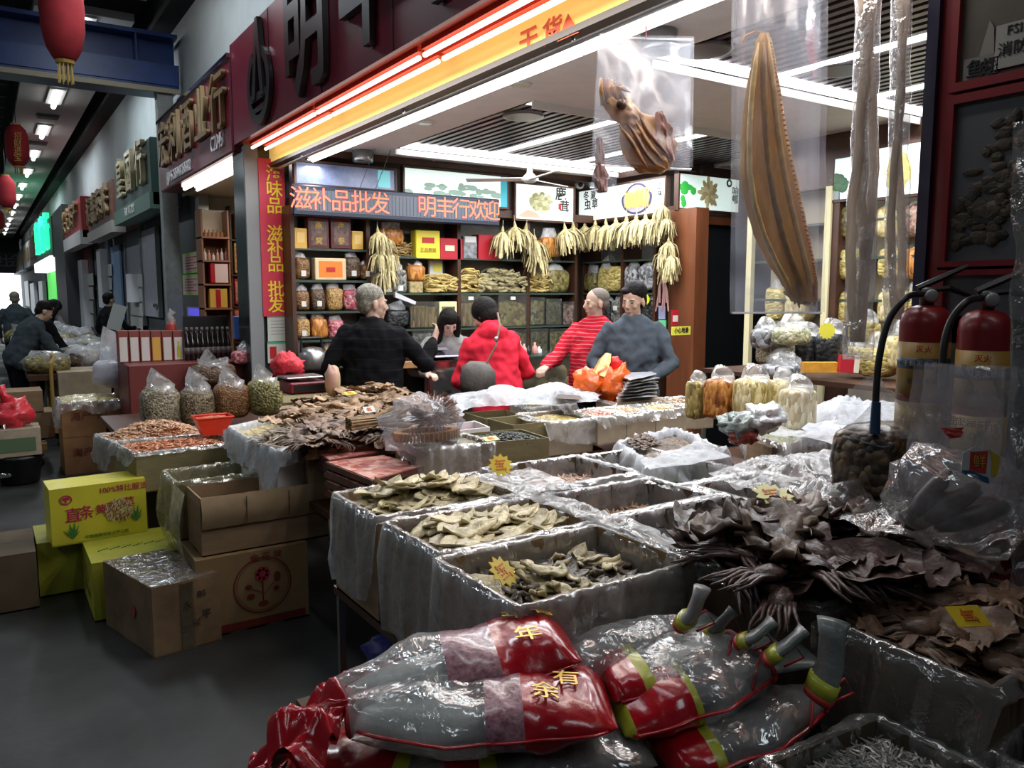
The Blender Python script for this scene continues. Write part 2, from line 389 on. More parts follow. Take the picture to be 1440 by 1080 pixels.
# ---- the row of shops beyond the main one
def on_x(X, u0, v0, u1, v1):
    M = WX(X); return wr(M, u0, v0, u1, v1)
def slab_x(X, u0, v0, u1, v1, th=.04):
    a0, a1, b0, b1 = on_x(X, u0, v0, u1, v1); b = MB(); b.box(a0, a1, b0, b1, -th, 0, WX(X)); return b
def signboard(name, label, X, y0, y1, z0, z1, m, dep=.42):
    t = thing(name, label, 'sign', (X, y0, z0)); M = WX(X)
    b = MB(); b.box(-y1, -y0, z0, z1, -dep, 0, M, bev=.015); obj('sign_board', b, m, t)
    return t
def sx(u, X): return atX(u, 412, X).y
M_brz = mat('bronze_letter', (.30, .21, .10), .45, metal=.3)
M_ltr = mat('black_letter', (.02, .018, .018), .35)
# neighbour with the unit number
sg = signboard('shop_sign', 'maroon liquor shop sign with bronze characters and unit number', 1.94, 7.46, 10.9, 2.9, 3.72, M_mar)
for k, ch in enumerate('宏利酒业行'): text(ch, .56, WX(1.935) @ T(-(10.45 - k * .66), 3.36, .02), M_brz, sg, .02, .006)
text('☎0755-25054933 25053322', .17, WX(1.925) @ T(-9.75, 3.0, .0), mat('silver_letter', (.75, .75, .75), .4), sg, .004, 0, .66)
text('C2045', .2, WX(1.925) @ T(-7.95, 3.05, 0), MATS['silver_letter'], sg, .004, 0, .9)
b = MB(); b.box(1.92, 1.96, 7.46, 10.9, 3.715, 3.75); obj('sign_rim', b, mat('chrome_rim', (.9, .9, .92), .08, metal=1), sg)
for k, x in enumerate((2.02, 2.16)):
    b = MB(); b.tube([(x, 7.7, 2.84), (x, 9.9, 2.84)], .02, 8); b.box(x - .03, x + .03, 7.7, 9.9, 2.86, 2.9); obj('tube_light', b, [M_tubew], label='warm tube light under the liquor shop sign, %s one' % ('outer', 'inner')[k], cat='light')
b = MB(); b.box(2.2, 4.4, 7.4, 10.9, 2.88, 2.93); struct('trim_4', b, mat('cream_soffit', (.75, .66, .48), .5))
# its walls: the side walls and back
b = MB(); b.box(XF, 4.5, 10.9, 11.0, 0, 2.95); b.box(4.4, 4.5, 7.5, 10.9, 0, 2.95); struct('wall_neighbour', b, mat('neighbour_wall', (.62, .55, .45), .6))
b = slab_x(2.34, 232, 250, 250, 560, .2); struct('column', b, mat('pale_green_frame', (.42, .5, .47), .5))
a0, a1, b0, b1 = on_x(2.34, 250, 270, 282, 560)
b = MB(); b.box(a0, a1, 0, 2.93, -.1, 0, WX(2.34)); bp_ = struct('door_1', b, M_black)
a0, a1, b0, b1 = on_x(2.34, 282, 270, 287, 560)
b = MB(); b.box(a0, a1, 0, 2.93, -.1, .02, WX(2.34)); struct('trim_5', b, M_steel)
for k, (v0, v1, ln) in enumerate(((355, 384, 5), (386, 415, 5))):
    t = thing('notice', ('upper' if k == 0 else 'lower') + ' pink and green notice on the black door panel', 'notice', atX(268, v1, 2.33))
    obj('sheet', slab_x(2.325, 257, v0, 279, v1, .01), mat('notice_green', (.5, .85, .15), .6), t)
    obj('paper', slab_x(2.322, 258, v0 + 3, 278, v1 - 3, .006), mat('notice_pink', (.85, .68, .60), .6), t)
    for j in range(5): obj('text_line', slab_x(2.318, 260, v0 + 6 + j * 4, 276 - (j % 2) * 4, v0 + 7.4 + j * 4, .003), mat('notice_ink', (.55, .12, .1), .6), t)
t = thing('tablet_screen', 'small screen with blue picture on the black door panel', 'screen', atX(274, 445, 2.33))
obj('frame', slab_x(2.325, 263, 432, 284, 446, .03), mat('grey_plastic', (.4, .4, .42), .4), t)
obj('screen', slab_x(2.30, 265, 434, 282, 444, .01), emis('screen_blue', (.08, .07, .6), .9), t)
# shelf unit facing the camera inside the neighbour
def shelf_unit(name, label, Y, u0, u1, vs, top, mback, mshelf, dep=.28):
    M = WY(Y); a0, a1 = wp(M, u0, 420)[0], wp(M, u1, 420)[0]
    t = thing(name, label, 'shelf', ((a0 + a1) / 2, Y, 0))
    zt = wp(M, (u0 + u1) / 2, top)[1]
    b = MB(); b.box(a0, a1, .0, zt, -dep - .03, -dep, M); obj('back_panel', b, mback, t)
    for s_ in (a0, a1 - .02):
        b = MB(); b.box(s_, s_ + .02, 0, zt, -dep, 0, M); obj('side_panel', b, mshelf, t)
    for v in vs:
        z = wp(M, (u0 + u1) / 2, v)[1]; b = MB(); b.box(a0, a1, z - .022, z, -dep, .02, M); obj('shelf_board', b, mshelf, t)
    return t, M
M_tanb = mat('warm_brown_laminate', (.30, .13, .07), .5)
su, MN = shelf_unit('display_shelf', 'brown display shelf of bottles inside the liquor shop', 10.3, 287, 326, (333, 366, 399, 433), 295, M_tanb, M_tanb)
b = MB(); a0, a1, b0, b1 = wr(MN, 289, 293, 324, 331); b.box(a0, a1, b0, b1, -.26, -.25, MN); obj('back_card', b, mat('cream_card', (.85, .75, .6), .6), su)
def bottle_on(M, u, v, h, r, m, mc, label, group, n=.0, name='bottle', cat='bottle'):
    a, bz = wp(M, u, v); b = MB()
    L = M @ T(a, bz, -.1 + n) @ Matrix.Rotation(-pi / 2, 4, 'X')
    b.lathe([(r * .95, 0), (r, .01), (r, h * .55), (r * .35, h * .75), (r * .33, h * .9)], 10, L); b.k = 1; b.lathe([(r * .4, h * .88), (r * .4, h)], 8, L)
    return obj(name, b, [m, mc], smooth=False, label=label, cat=cat, group=group)
M_bot = [mat('brown_jar', (.35, .17, .09), .3), mat('white_bottle', (.7, .65, .62), .3), mat('dark_bottle', (.02, .015, .015), .1), mat('gold_cap', (.6, .4, .15), .3, metal=.5), mat('rose_bottle', (.6, .3, .25), .3)]
for k in range(6): bottle_on(MN, 291 + k * 6, 333, .095, .024, M_bot[0], M_bot[3], 'small brown jar on the top shelf of the liquor shop, %s from the left' % ordn(k), 'brown jars in the liquor shop', name='jar', cat='jar')
for k in range(6): bottle_on(MN, 291 + k * 6, 366, (.15, .13, .1, .14, .15, .16)[k], .02, M_bot[1 + 3 * (k % 2)], M_bot[3], 'small bottle on the second shelf of the liquor shop, %s from the left' % ordn(k), 'bottles in the liquor shop')
def carton_on(M, u0, v0, u1, v1, dep, m, label, mp=None, ins=(.15, .15, .85, .85), name='gift_box', cat='box', group=None, n=0, txt=None, tcol=None, tsize=.4):
    a0, a1, b0, b1 = wr(M, u0, v0, u1, v1)
    t = thing(name, label, cat, M @ V(((a0 + a1) / 2, b0, n - dep / 2)), group=group)
    b = MB(); b.box(a0, a1, b0, b1, n - dep, n, M, bev=.006); cm_ = obj('carton', b, m, t)
    if mp:
        b = MB(); b.box(a0 + (a1 - a0) * ins[0], a0 + (a1 - a0) * ins[2], b0 + (b1 - b0) * ins[1], b0 + (b1 - b0) * ins[3], n, n + .004, M); obj('printed_panel', b, mp, cm_)
    if txt:
        for k, ch in enumerate(txt.split('|')):
            nn = len(txt.split('|')); text(ch, (b1 - b0) * tsize, M @ T((a0 + a1) / 2, b0 + (b1 - b0) * (1 - (k + .5) / nn), n + .006), tcol or M_gold, t, .001, .01)
    return t
M_crim = mat('crimson_card', (.5, .015, .03), .4); M_pinkw = mat('pale_pink_print', (.8, .6, .58), .5); M_ygold = mat('yellow_gold_card', (.75, .45, .08), .4)
carton_on(MN, 296, 370, 321, 398, .12, M_crim, 'crimson gift box with a pale portrait panel in the liquor shop', M_pinkw, (.25, .02, .98, .96))
carton_on(MN, 295, 406, 320, 433, .12, M_ygold, 'gold gift box with a red panel in the liquor shop', M_crim, (.35, .05, .62, .95), txt='王|老|吉' if False else None)
M2 = WY(10.7)
su2, _ = shelf_unit('display_shelf', 'tall lit shelf of red gift goods beside the shop column', 10.7, 327, 352, (337, 386, 430, 480), 290, mat('amber_back', (.62, .32, .14), .5), M_dwood)
for k, (v0, v1, m_, l_) in enumerate(((300, 335, M_tanb, 'brown patterned tin on the top of the tall lit shelf'), (342, 384, M_ygold, 'amber tall box on the tall lit shelf'), (392, 428, M_crim, 'crimson canister on the tall lit shelf'), (432, 478, M_crim, 'red printed box low on the tall lit shelf'))):
    carton_on(M2, 330, v0, 344, v1, .15, m_, l_, mat('pattern_red', (.7, .25, .15), .5, noise=.6, scale=30), (.1, .1, .9, .9))
carton_on(WY(9.4), 330, 445, 342, 477, .1, mat('blue_white_tin', (.05, .12, .4), .3), 'blue and white tin beside the column', mat('tin_white', (.8, .8, .8), .4), (.55, .1, .9, .9), name='tin', cat='tin')

# green sign shop, sign four, red sign, black column, green lit sign
sg = signboard('shop_sign', 'dark green shop sign with three gold characters', 1.98, 11.75, 15.2, 2.82, 3.72, mat('dark_green_board', (.035, .085, .07), .4))
for k, ch in enumerate('皇国行'): text(ch, .66, WX(1.97) @ T(-(14.2 - k * .95), 3.4, .03), mat('gold_letter', (.5, .42, .25), .35, metal=.5), sg, .03, .006, .95)
b = MB(); b.box(-15.2, -11.75, 2.78, 3.0, -.2, .02, WX(1.97)); obj('lower_strip', b, mat('green_strip', (.10, .2, .15), .5), sg)
text('海味 参茸 批发', .15, WX(1.945) @ T(-13.5, 2.89, 0), M_white, sg)
sg = signboard('shop_sign', 'brown shop sign with four bronze characters beyond the green one', 1.96, 15.4, 19.2, 2.8, 3.6, mat('brown_board', (.20, .08, .06), .5))
for k, ch in enumerate('永盛海味'): text(ch, .6, WX(1.95) @ T(-(18.6 - k * .85), 3.25, .03), M_brz, sg, .03, .012)
b = MB(); b.box(-19.2, -15.4, 2.7, 2.9, -.2, .02, WX(1.95)); obj('lower_strip', b, mat('grey_strip', (.45, .42, .38), .5), sg)
sg = signboard('shop_sign', 'bright red shop sign with a white strip below', 1.90, 19.9, 24.2, 2.85, 3.75, mat('bright_red_board', (.45, .03, .03), .45), dep=.5)
for k, ch in enumerate('兴发海产'): text(ch, .6, WX(1.89) @ T(-(23.6 - k * .95), 3.38, .03), M_brz, sg, .03, .012)
b = MB(); b.box(-24.2, -19.9, 2.72, 3.02, -.2, .03, WX(1.89)); obj('lower_strip', b, mat('white_strip', (.7, .68, .66), .5), sg)
sg = signboard('shop_sign', 'far shop sign with glowing green characters', 1.9, 28.5, 37, 2.75, 4.0, mat('dim_green_board', (.05, .12, .09), .4))
for k, ch in enumerate('药材行'): text(ch, 1.25, WX(1.88) @ T(-(35.2 - k * 2.5), 3.55, .02), emis('green_glow', (.02, .95, .35), 1.6), sg, .06, .02, 1.3)
b = MB(); b.box(-37.5, -28.6, 2.45, 2.8, -.4, .05, WX(1.86)); obj('awning', b, emis('awning_glow', (1, 1, 1), 1.3), sg)
for k, (y0, y1, m_) in enumerate(((38.5, 43, MATS['brown_board']), (44, 50, MATS['grey_strip']), (51, 58, MATS['dark_green_board']), (59, 67, MATS['grey_strip']))):
    sg = signboard('shop_sign', 'distant shop sign near the hall end, %s beyond the green glowing one' % ordn(k), 1.95, y0, y1, 2.9, 4.1, m_)
    b = MB(); b.box(-y1 + .3, -y0 - .3, 3.2, 3.8, 0, .03, WX(1.95)); obj('lettering', b, M_brz, sg)
b = MB(); b.box(1.9, 2.45, 24.6, 28.0, 0, 4.0); struct('column', b, mat('black_cladding', (.03, .032, .036), .5))
# shop fronts
b = MB(); b.box(2.42, 2.6, 11.6, 69, 0, 2.95); struct('wall_shopfronts', b, mat('shop_interior_dark', (.13, .15, .16), .7))
fr = [(205, 321, 226, 445, 'roller_door', 'pale lavender door with handles below the dark green sign', mat('lavender_door', (.50, .50, .58), .5, noise=.1), 'door'),
      (182, 300, 203, 455, 'door_leaf', 'grey shop door pasted with sheets, left of the lavender door', mat('grey_leaf', (.27, .27, .31), .5), 'door'),
      (161, 345, 173, 450, 'window_leaf', 'light blue lit window strip beneath the brown sign', mat('light_blue_pane', (.35, .55, .85), .3), 'window'),
      (144, 335, 158, 420, 'door_leaf', 'grey green shop door below the brown sign', mat('grey_green_leaf', (.32, .38, .38), .5), 'door'),
      (118, 350, 133, 466, 'door_leaf', 'red shop door pasted with white sheets', mat('red_leaf', (.30, .02, .02), .5), 'door'),
      (69, 377, 81, 440, 'advertising_panel', 'bright green lit panel below the green glowing sign', emis('green_panel', (.10, .75, .10), .8), 'panel')]
for (u0, v0, u1, v1, nm, lb, m_, ct) in fr:
    a0, a1, b0, b1 = on_x(2.40, u0, v0, u1, v1); t = thing(nm, lb, ct, (2.4, -(a0 + a1) / 2, max(b0, 0)))
    b = MB(); b.box(a0, a1, max(0, b0), b1, -.02, .02, WX(2.38)); obj('leaf', b, m_, t)
    if ct == 'door':
        b = MB(); b.box(a0 - .04, a0, max(0, b0), b1, -.02, .05, WX(2.38)); b.box(a1, a1 + .04, max(0, b0), b1, -.02, .05, WX(2.38)); obj('jamb', b, M_steel, t)
        if nm == 'roller_door': b = MB(); a_, z_ = wp(WX(2.34), 219, 432); b.box(a_ - .12, a_ + .12, z_, z_ + .06, 0, .06, WX(2.34)); obj('handle', b, M_steel, t)
for k, (u0, u1, v0, n_, dv) in enumerate(((184, 200, 386, 4, 20), (119, 131, 385, 4, 19), (145, 157, 372, 4, 19))):
    for j in range(n_):
        b = slab_x(2.33, u0, v0 + j * dv, u1, v0 + (j + 1) * dv - 2.5, .008); obj('notice', b, mat('paper_white', (.62, .64, .60), .7), cat='notice', group='pasted notices on the far shop doors',
            label='pale pasted sheet on the %s, %s from the top' % (('grey door by the lavender one', 'red door', 'grey green door')[k], ordn(j)))
for k, (u, v0, v1) in enumerate(((115, 365, 468), (140, 350, 432), (181, 385, 425), (38, 395, 430), (46, 398, 440), (58, 395, 440))):
    b = slab_x(2.20, u - 3, v0, u + 2.5, v1, .15); struct('glint_strip', b, mat('glint_white', (.8, .82, .85), .4))  # added white strips standing in for bright upright glints
# lit cabinet of the far green shop
t = thing('display_cabinet', 'lit wooden cabinet of white packs beside the black column', 'cabinet', (2.3, 28.2, 0))
obj('case', slab_x(2.3, 82, 368, 97, 450, .3), mat('cabinet_wood', (.3, .12, .08), .5), t)
for j in range(4): obj('pack', slab_x(2.28, 86, 378 + j * 16, 95, 388 + j * 16, .05), emis('lit_pack', (.9, .85, .6), .9), t)
# board over the far exit
sg = thing('hall_sign', 'grey board with two white characters above the bright exit', 'sign', (1.0, 62, 3.6))
M = WY(62); a0, a1, b0, b1 = wr(M, -40, 354, 29, 384); b = MB(); b.box(a0, a1, b0, b1, -.1, 0, M); obj('sign_board', b, mat('grey_board', (.16, .18, .19), .6), sg)
for k, ch in enumerate('社会'): a_, z_ = wp(M, 5 + k * 16, 368); text(ch, .85, M @ T(a_, z_, .03), M_white, sg, .01, .01)
b = MB(); b.box(a0, a1, b1, 5.9, -.05, 0, M); obj('support_panel', b, MATS['hall_wall'], sg)

# ---- the main shop
# left pillar with the red banner
MP = WY(YB)
a0, a1 = wp(MP, 345, 300)[0], wp(MP, 412, 300)[0]
b = MB(); b.box(a0, a1, YB, YB + .35, 0, 3.0); struct('column', b, M_dstone)
b = MB(); b.box(a1 - .045, a1 + .02, YB - .06, YB, 0, 2.95); struct('trim_7', b, M_steel)
b = MB(); b.box(a0, wp(MP, 364, 300)[0], YB - .03, YB, 0, 2.95); struct('trim_8', b, mat('grey_panel_strip', (.25, .27, .28), .4))
t = thing('vertical_banner', 'tall red banner with yellow characters on the shop column', 'banner', (2.1, YB, 1.6))
MPb = WY(YB - .03)
x0, x1, z0, z1 = wr(MPb, 366, 224, 402, 445); b = MB(); b.box(x0, x1, z0, z1, 0, .015, MPb); obj('cloth', b, mat('banner_red', (.62, .03, .07), .5), t)
for k, (v, ch) in enumerate(zip((246, 268, 291, 330, 351, 373, 408, 430), '海味品滋补品批发')):
    a_, z_ = wp(MPb, 384.5 + k * .5, v); text(ch, .155, MPb @ T(a_, z_, .018), mat('banner_yellow', (.95, .75, .03), .5), t, .002, .008)
for k, (v0, v1, u0, u1) in enumerate(((444, 480, 376, 405), (481, 510, 376, 406))):
    x0, x1, z0, z1 = wr(MPb, u0, v0, u1, v1); t = thing('licence_sheet', ('white licence sheet with green edge below the red banner', 'white card with a red stamp at the foot of the column')[k], 'notice', ((x0 + x1) / 2, YB, z0))
    b = MB(); b.box(x0, x1, z0, z1, 0, .01, MPb); obj('sheet', b, MATS['paper_white'], t)
    b = MB(); b.box(x0, x1, z1 - .015, z1, .01, .013, MPb); obj('edge', b, mat('green_edge', (.1, .5, .25), .5), t)
    if k: b = MB(); b.box(x0 + .02, x0 + .08, z0 + .04, z1 - .04, .01, .013, MPb); obj('stamp', b, M_red, t)
    else:
        for j in range(5): b = MB(); b.box(x0 + .03, x1 - .03, z1 - .05 - j * .03, z1 - .044 - j * .03, .01, .012, MPb); obj('text_line', b, mat('ink_grey', (.3, .3, .3), .6), t)
# fascia with the shop name
fs = thing('shop_fascia', 'large maroon fascia with black characters over the main shop', 'sign', (1.94, 3, 2.94))
b = MB(); b.box(-7.42, 1.2, 2.95, 3.8, -.03, 0, WX(1.94)); 
obj('face_panel', b, M_mar, fs)
b = MB(); b.box(1.97, 2.36, -1.2, 7.42, 3.76, 3.8); b.box(1.97, 2.36, 7.38, 7.42, 2.95, 3.8); obj('top_panel', b, M_mar, fs)
b = MB(); b.box(1.97, 2.24, -1.2, 7.42, 2.95, 2.97); obj('soffit', b, mat('red_soffit', (.80, .07, .02), .5), fs)
for y in [7.4 - i * 1.1 for i in range(8)]:
    b = MB(); b.box(-y - .004, -y + .004, 2.95, 3.8, 0, .004, WX(1.94)); obj('panel_joint', b, M_black, fs)
for k, ch in enumerate('明丰行'):
    text(ch, 1.0, WX(1.935) @ T(-(5.42, 4.36, 3.30)[k], 3.44 if k else 3.40, .02), M_ltr, fs, .02, .018, .86)
em = thing('round_emblem', 'black round emblem with a mountain peak on the fascia', 'emblem', (1.9, 6.5, 3.2))
b = MB(); ME = WX(1.935) @ T(-6.5, 3.27, 0) @ Matrix.Diagonal((1, 1, .45, 1))
n_ = 40; ro, ri = .30, .225
for k in range(n_):
    a_ = 2 * pi * k / n_; a2 = 2 * pi * (k + 1) / n_
    if .36 * pi < (a_ % (2 * pi)) < .64 * pi: continue
    b.prism([(ro * cos(a_), ro * sin(a_)), (ro * cos(a2), ro * sin(a2)), (ri * cos(a2), ri * sin(a2)), (ri * cos(a_), ri * sin(a_))], 0, .07, ME)
obj('ring', b, M_ltr, em)
b = MB(); b.prism([(-.15, -.10), (0, .50), (.06, .50), (.17, -.10), (.09, -.10), (.02, .3), (-.06, -.10)], 0, .09, ME); b.prism([(-.24, -.05), (.24, -.05), (.19, -.11), (-.19, -.11)], 0, .07, ME)
b.prism([(-.15, -.16), (.15, -.16), (.1, -.2), (-.1, -.2)], 0, .07, ME); obj('peak', b, M_ltr, em)
# tubes under the fascia
for k, x in enumerate((2.03, 2.145)):
    for j in range(5):
        y1 = 7.15 - j * 1.62; b = MB(); b.tube([(x, y1, 2.90), (x, y1 - 1.56, 2.90)], .014, 8); b.k = 1; b.box(x - .02, x + .02, y1 - 1.58, y1, 2.925, 2.95)
        obj('tube_light', b, [M_tubew, MATS['red_soffit']], cat='light', group='tubes under the red fascia', label='glowing tube under the red fascia, %s row, %s from the left' % (('outer', 'inner')[k], ordn(j)))
# lit yellow board behind them, with red characters
t = thing('light_board', 'long lit yellow board with red characters under the fascia', 'sign', (2.22, 3, 2.8))
b = MB(); b.box(-7.3, 1, 2.80, 2.95, -.02, 0, WX(2.22)); obj('board', b, mat('yellow_board', (.95, .70, .18), .5, emit=.42, noise=0), t)
for ch, u, v in (('干', 745, 59), ('货', 779, 46), ('▲', 801, 40)):
    a_, z_ = wp(WX(2.22), u, v); text(ch, .12, WX(2.215) @ T(a_, z_, .004), mat('orange_red_letter', (.85, .13, .04), .5), t, .001, .02, 1.3)
b = MB(); b.box(-7.3, 1, 2.77, 2.80, -.06, .015, WX(2.22)); obj('lower_rail', b, mat('dark_rail', (.06, .05, .04), .4), t)
# white tubes just inside
for j in range(6):
    y1 = 7.05 - j * 1.3; b = MB(); b.tube([(2.50, y1, 2.815), (2.50, y1 - 1.27, 2.815)], .022, 8); b.k = 1; b.box(2.46, 2.56, y1 - 1.27, y1 + .01, 2.845, 2.92)
    obj('tube_light', b, [M_tube, M_white], cat='light', group='tubes inside the shop front', label='white tube light along the ceiling edge, %s from the left' % ordn(j))
# hanging rail
b = MB(); b.tube([(2.24, 7.1, 2.74), (2.24, .2, 2.74)], .012, 8)
for y in (6.5, 4.6, 2.9, 1.2): b.tube([(2.24, y, 2.74), (2.24, y, 2.95)], .008, 6)
obj('hanging_rail', b, M_steel, label='thin steel rail below the yellow board holding the hanging bags', cat='rail')
# shop ceiling with the two slatted bays
GX0, GX1 = 3.15, 6.3
bays = [(4.5, 6.6), (1.0, 3.35)]
b = MB()
b.box(2.24, GX0, -1, YB, ZC, ZC + .04); b.box(GX1, 8.4, -1, YB, ZC, ZC + .04); b.box(GX0, GX1, 6.6, YB, ZC, ZC + .04); b.box(GX0, GX1, 3.35, 4.5, ZC, ZC + .04); b.box(GX0, GX1, -1, 1.0, ZC, ZC + .04)
b.box(2.24, 8.4, -1, YB, 3.25, 3.3)
struct('ceiling_shop', b, M_ceil)
M_slat = mat('purple_brown_slat', (.075, .05, .065), .35)
for k, (y0, y1) in enumerate(bays):
    t = thing('slatted_ceiling_panel', ('slatted dark ceiling panel at the back of the shop', 'slatted dark ceiling panel over the shop front')[k], 'ceiling panel', (4.7, (y0 + y1) / 2, 2.95), kind='structure')
    b = MB(); b.box(GX0, GX1, y0, y1, 3.1, 3.12); obj('backing', b, mat('grille_backing', (.16, .14, .16), .6), t)
    me = None; x = GX0 + .06
    while x < GX1 - .06:
        if min(abs(x - 4.05), abs(x - 5.0)) > .07:
            if me is None:
                bb = MB(); bb.box(-.022, .022, y0 + .03, y1 - .03, 2.935, 3.0); me = mesh('slat', bb, M_slat)
            link('slat', me, t, loc=(x, 0, 0))
        x += .085
    for xx in (4.05, 5.0):
        b = MB(); b.box(xx - .035, xx + .035, y0 + .03, y1 - .03, 2.93, 2.96); obj('light_strip', b, M_tube, t)
    # lit cove along the edges
    for (x0, x1, ya, yb_) in ((GX0, GX1, y1 - (.26 if k == 0 else .15), y1 - .01), (GX0, GX1, y0 + .01, y0 + .12)):
        b = MB(); b.box(x0, x1, ya, yb_, 2.925, 2.932); obj('cove_light', b, M_cove, t)
    b = MB(); b.box(GX0 - .02, GX1 + .02, y1, y1 + .02, ZC - .05, ZC + .1); b.box(GX0 - .02, GX1 + .02, y0 - .02, y0, ZC - .05, ZC + .1); b.box(GX0 - .02, GX0, y0, y1, ZC - .0, ZC + .1); obj('rim', b, M_white, t)
# ceiling fittings
def downlight(u, v, r, label, kind):
    p = atZ(u, v, ZC); t = thing(kind, label, 'light', p)
    b = MB()
    if kind == 'ceiling_spotlight': b.lathe([(r, -.10), (r * 1.05, -.09), (r * 1.05, 0), (r, 0)], 20, T(*p))
    else: b.lathe([(r * .7, -.012), (r, -.012), (r * 1.15, 0), (r * .7, 0)], 20, T(*p))
    obj('housing', b, M_white if kind != 'ceiling_spotlight' else M_steel, t, True)
    b = MB(); b.lathe([(r * .68, -.013 if kind != 'ceiling_spotlight' else -.102), (r * .8, -.008 if kind != 'ceiling_spotlight' else -.1)], 16, T(*p)); obj('lens', b, mat('lamp_glass', (.35, .4, .4), .15), t)
downlight(730, 118, .07, 'recessed downlight in the white ceiling left of the squid bag', 'downlight')
downlight(598, 172, .07, 'recessed downlight near the white tube end', 'downlight')
downlight(606, 227, .05, 'small recessed downlight over the scrolling sign', 'downlight')
downlight(672, 240, .05, 'small recessed downlight before the back wall', 'downlight')
downlight(927, 44, .085, 'round surface mounted lamp above the hanging squid bag', 'ceiling_spotlight')
downlight(510, 212, .09, 'round surface mounted lamp above the scrolling sign', 'ceiling_spotlight')
for u, v, lb in ((736, 163, 'round black fan light among the back slats'), (990, 70, 'round black fan light among the front slats'), (1182, 98, 'round dark ring lamp right of the long fish bag')):
    p = atZ(u, v, 2.93); t = thing('recessed_ring_lamp', lb, 'light', p)
    b = MB(); b.lathe([(.13, -.01), (.15, -.01), (.15, .02), (.13, .02)], 24, T(*p)); obj('ring', b, mat('dark_ring', (.12, .11, .12), .3), t, True)
    b = MB(); b.lathe([(.128, 0), (.128, .02)], 20, T(*p)); obj('disc', b, mat('ring_glass', (.08, .07, .08), .15), t)
# camera dome on the wall corner and a small star fan
p = atY(815, 259, 7.15); t = thing('security_camera', 'small white security camera in the upper corner of the back wall', 'camera', p)
b = MB(); b.ell(p, (.055, .055, .055), 12, 8); obj('housing', b, M_white, t, True); b = MB(); b.ell((p.x - .02, p.y - .045, p.z - .01), (.03, .025, .03), 10, 6); obj('lens', b, M_black, t, True)
p = atZ(745, 252, 2.74); t = thing('ceiling_fan', 'white ceiling fan with thin blades before the back wall', 'fan', p)
b = MB(); b.lathe([(.05, -.03), (.09, 0), (.03, .06), (.015, .2)], 14, T(*p)); obj('motor', b, M_white, t, True)
for k in range(3):
    a_ = .35 + k * 2.094; b = MB(); b.box(.06, .62, -.045, .045, -.004, .004, T(*p) @ Matrix.Rotation(a_, 4, 'Z') @ Matrix.Rotation(.2, 4, 'X')); obj('blade', b, M_white, t)
# walls of the shop
b = MB(); b.box(XF, XS + .2, YB + .05, YB + .15, 0, 2.95); struct('wall_shop_back', b, mat('dark_shelf_back', (.06, .045, .04), .6))
b = MB(); b.box(XS + .35, XS + .45, 5.75, YB, 0, 2.95); b.box(XS + .35, 8.0, 5.95, 6.05, 0, 2.95); b.box(8, 8.1, -1, 6, 0, 2.95); b.box(XS + .35, XS + .45, -1, 4.8, 0, 2.95); struct('wall_shop_side', b, MATS['dark_shelf_back'])
b = MB(); b.box(2.4, 8, -1.1, -1, 0, 2.95); struct('wall_shop_near', b, MATS['neighbour_wall'])
# dark passage with a brown frame
M = WX(XS)
a0, a1, b0, b1 = wr(M, 922, 300, 972, 560)
b = MB(); b.box(XS - .04, XS + .13, 5.45, 5.80, 0, 2.46); struct('column', b, M_wood)
MQ = WY(5.78)
b = MB(); a0, a1 = XS + .3, wp(MQ, 1050, 400)[0]
b.box(a0, a1 + .5, 2.34, 2.42, -.02, .05, MQ); b.box(XS + .36, XS + .42, 0, 2.34, -.02, .05, MQ); struct('trim_9', b, M_wood)
b = MB(); b.box(XS + .42, 8, 0, 2.34, -.04, -.02, MQ); struct('passage_shade_panel', b, mat('passage_shade', (.012, .016, .02), .5))  # near-black sheet, its colour stands for the shade inside the open doorway
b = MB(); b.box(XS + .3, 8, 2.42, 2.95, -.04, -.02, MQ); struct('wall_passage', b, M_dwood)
# ------------------------------------------------------------ goods, built in the frame of the wall or shelf they stand on
G = {
 'brown_nuts': grain('brown_nuts', ['4a2c16', '7a5230', '96703f', '5c3a1e'], 70),
 'tan_nuts': grain('tan_nuts', ['8a6434', 'b08a50', 'c9a76a', '75522c'], 70),
 'dark_nuts': grain('dark_nuts', ['2c2018', '5a4330', '75604a', '3a2a1c'], 75),
 'pink_goods': grain('pink_goods', ['8a2a3a', 'c06070', 'e0a0a0', '6a2030'], 40),
 'orange_goods': grain('orange_goods', ['8a5020', 'c07a30', 'd89a50'], 50, stretch=(1, 1, .3)),
 'maw': grain('maw', ['8a7a3a', 'c0ae64', 'd8ca86', '9a8844'], 28, stretch=(1, 1, 2)),
 'maw_dark': grain('maw_dark', ['4a4428', '7a7040', '9a9058', '2c2a1c'], 30),
 'grey_goods': grain('grey_goods', ['2a2c2a', '6a6c66', '9a9a92', '1c1e1e'], 34),
 'black_goods': grain('black_goods', ['080809', '1c1e20', '3a3c3e', '101112'], 40),
 'olive_goods': grain('olive_goods', ['35321c', '5a5632', '77724a', '22200f'], 45),
 'stick_goods': grain('stick_goods', ['4a3a1e', '8a7440', 'a08a58', '2c2010'], 60, stretch=(1, 1, .15)),
 'silver': grain('silver_goods', ['3a3c3e', '8a8c90', 'c0c2c6', '222426'], 30),
 'flower': grain('flower_goods', ['cfcab0', '9aa070', 'e0dcc0', '6a7448'], 55),
 'wrinkled': grain('wrinkled_tripe', ['5a3a2c', '9a7a68', 'c0a090', '3a2018'], 36),
 'cream': grain('cream_goods', ['b09a60', 'd8c890', 'eadfb0', '9a8448'], 45, stretch=(1, 1, .5)),
}
M_tag = mat('price_tag_white', (.75, .75, .72), .5)
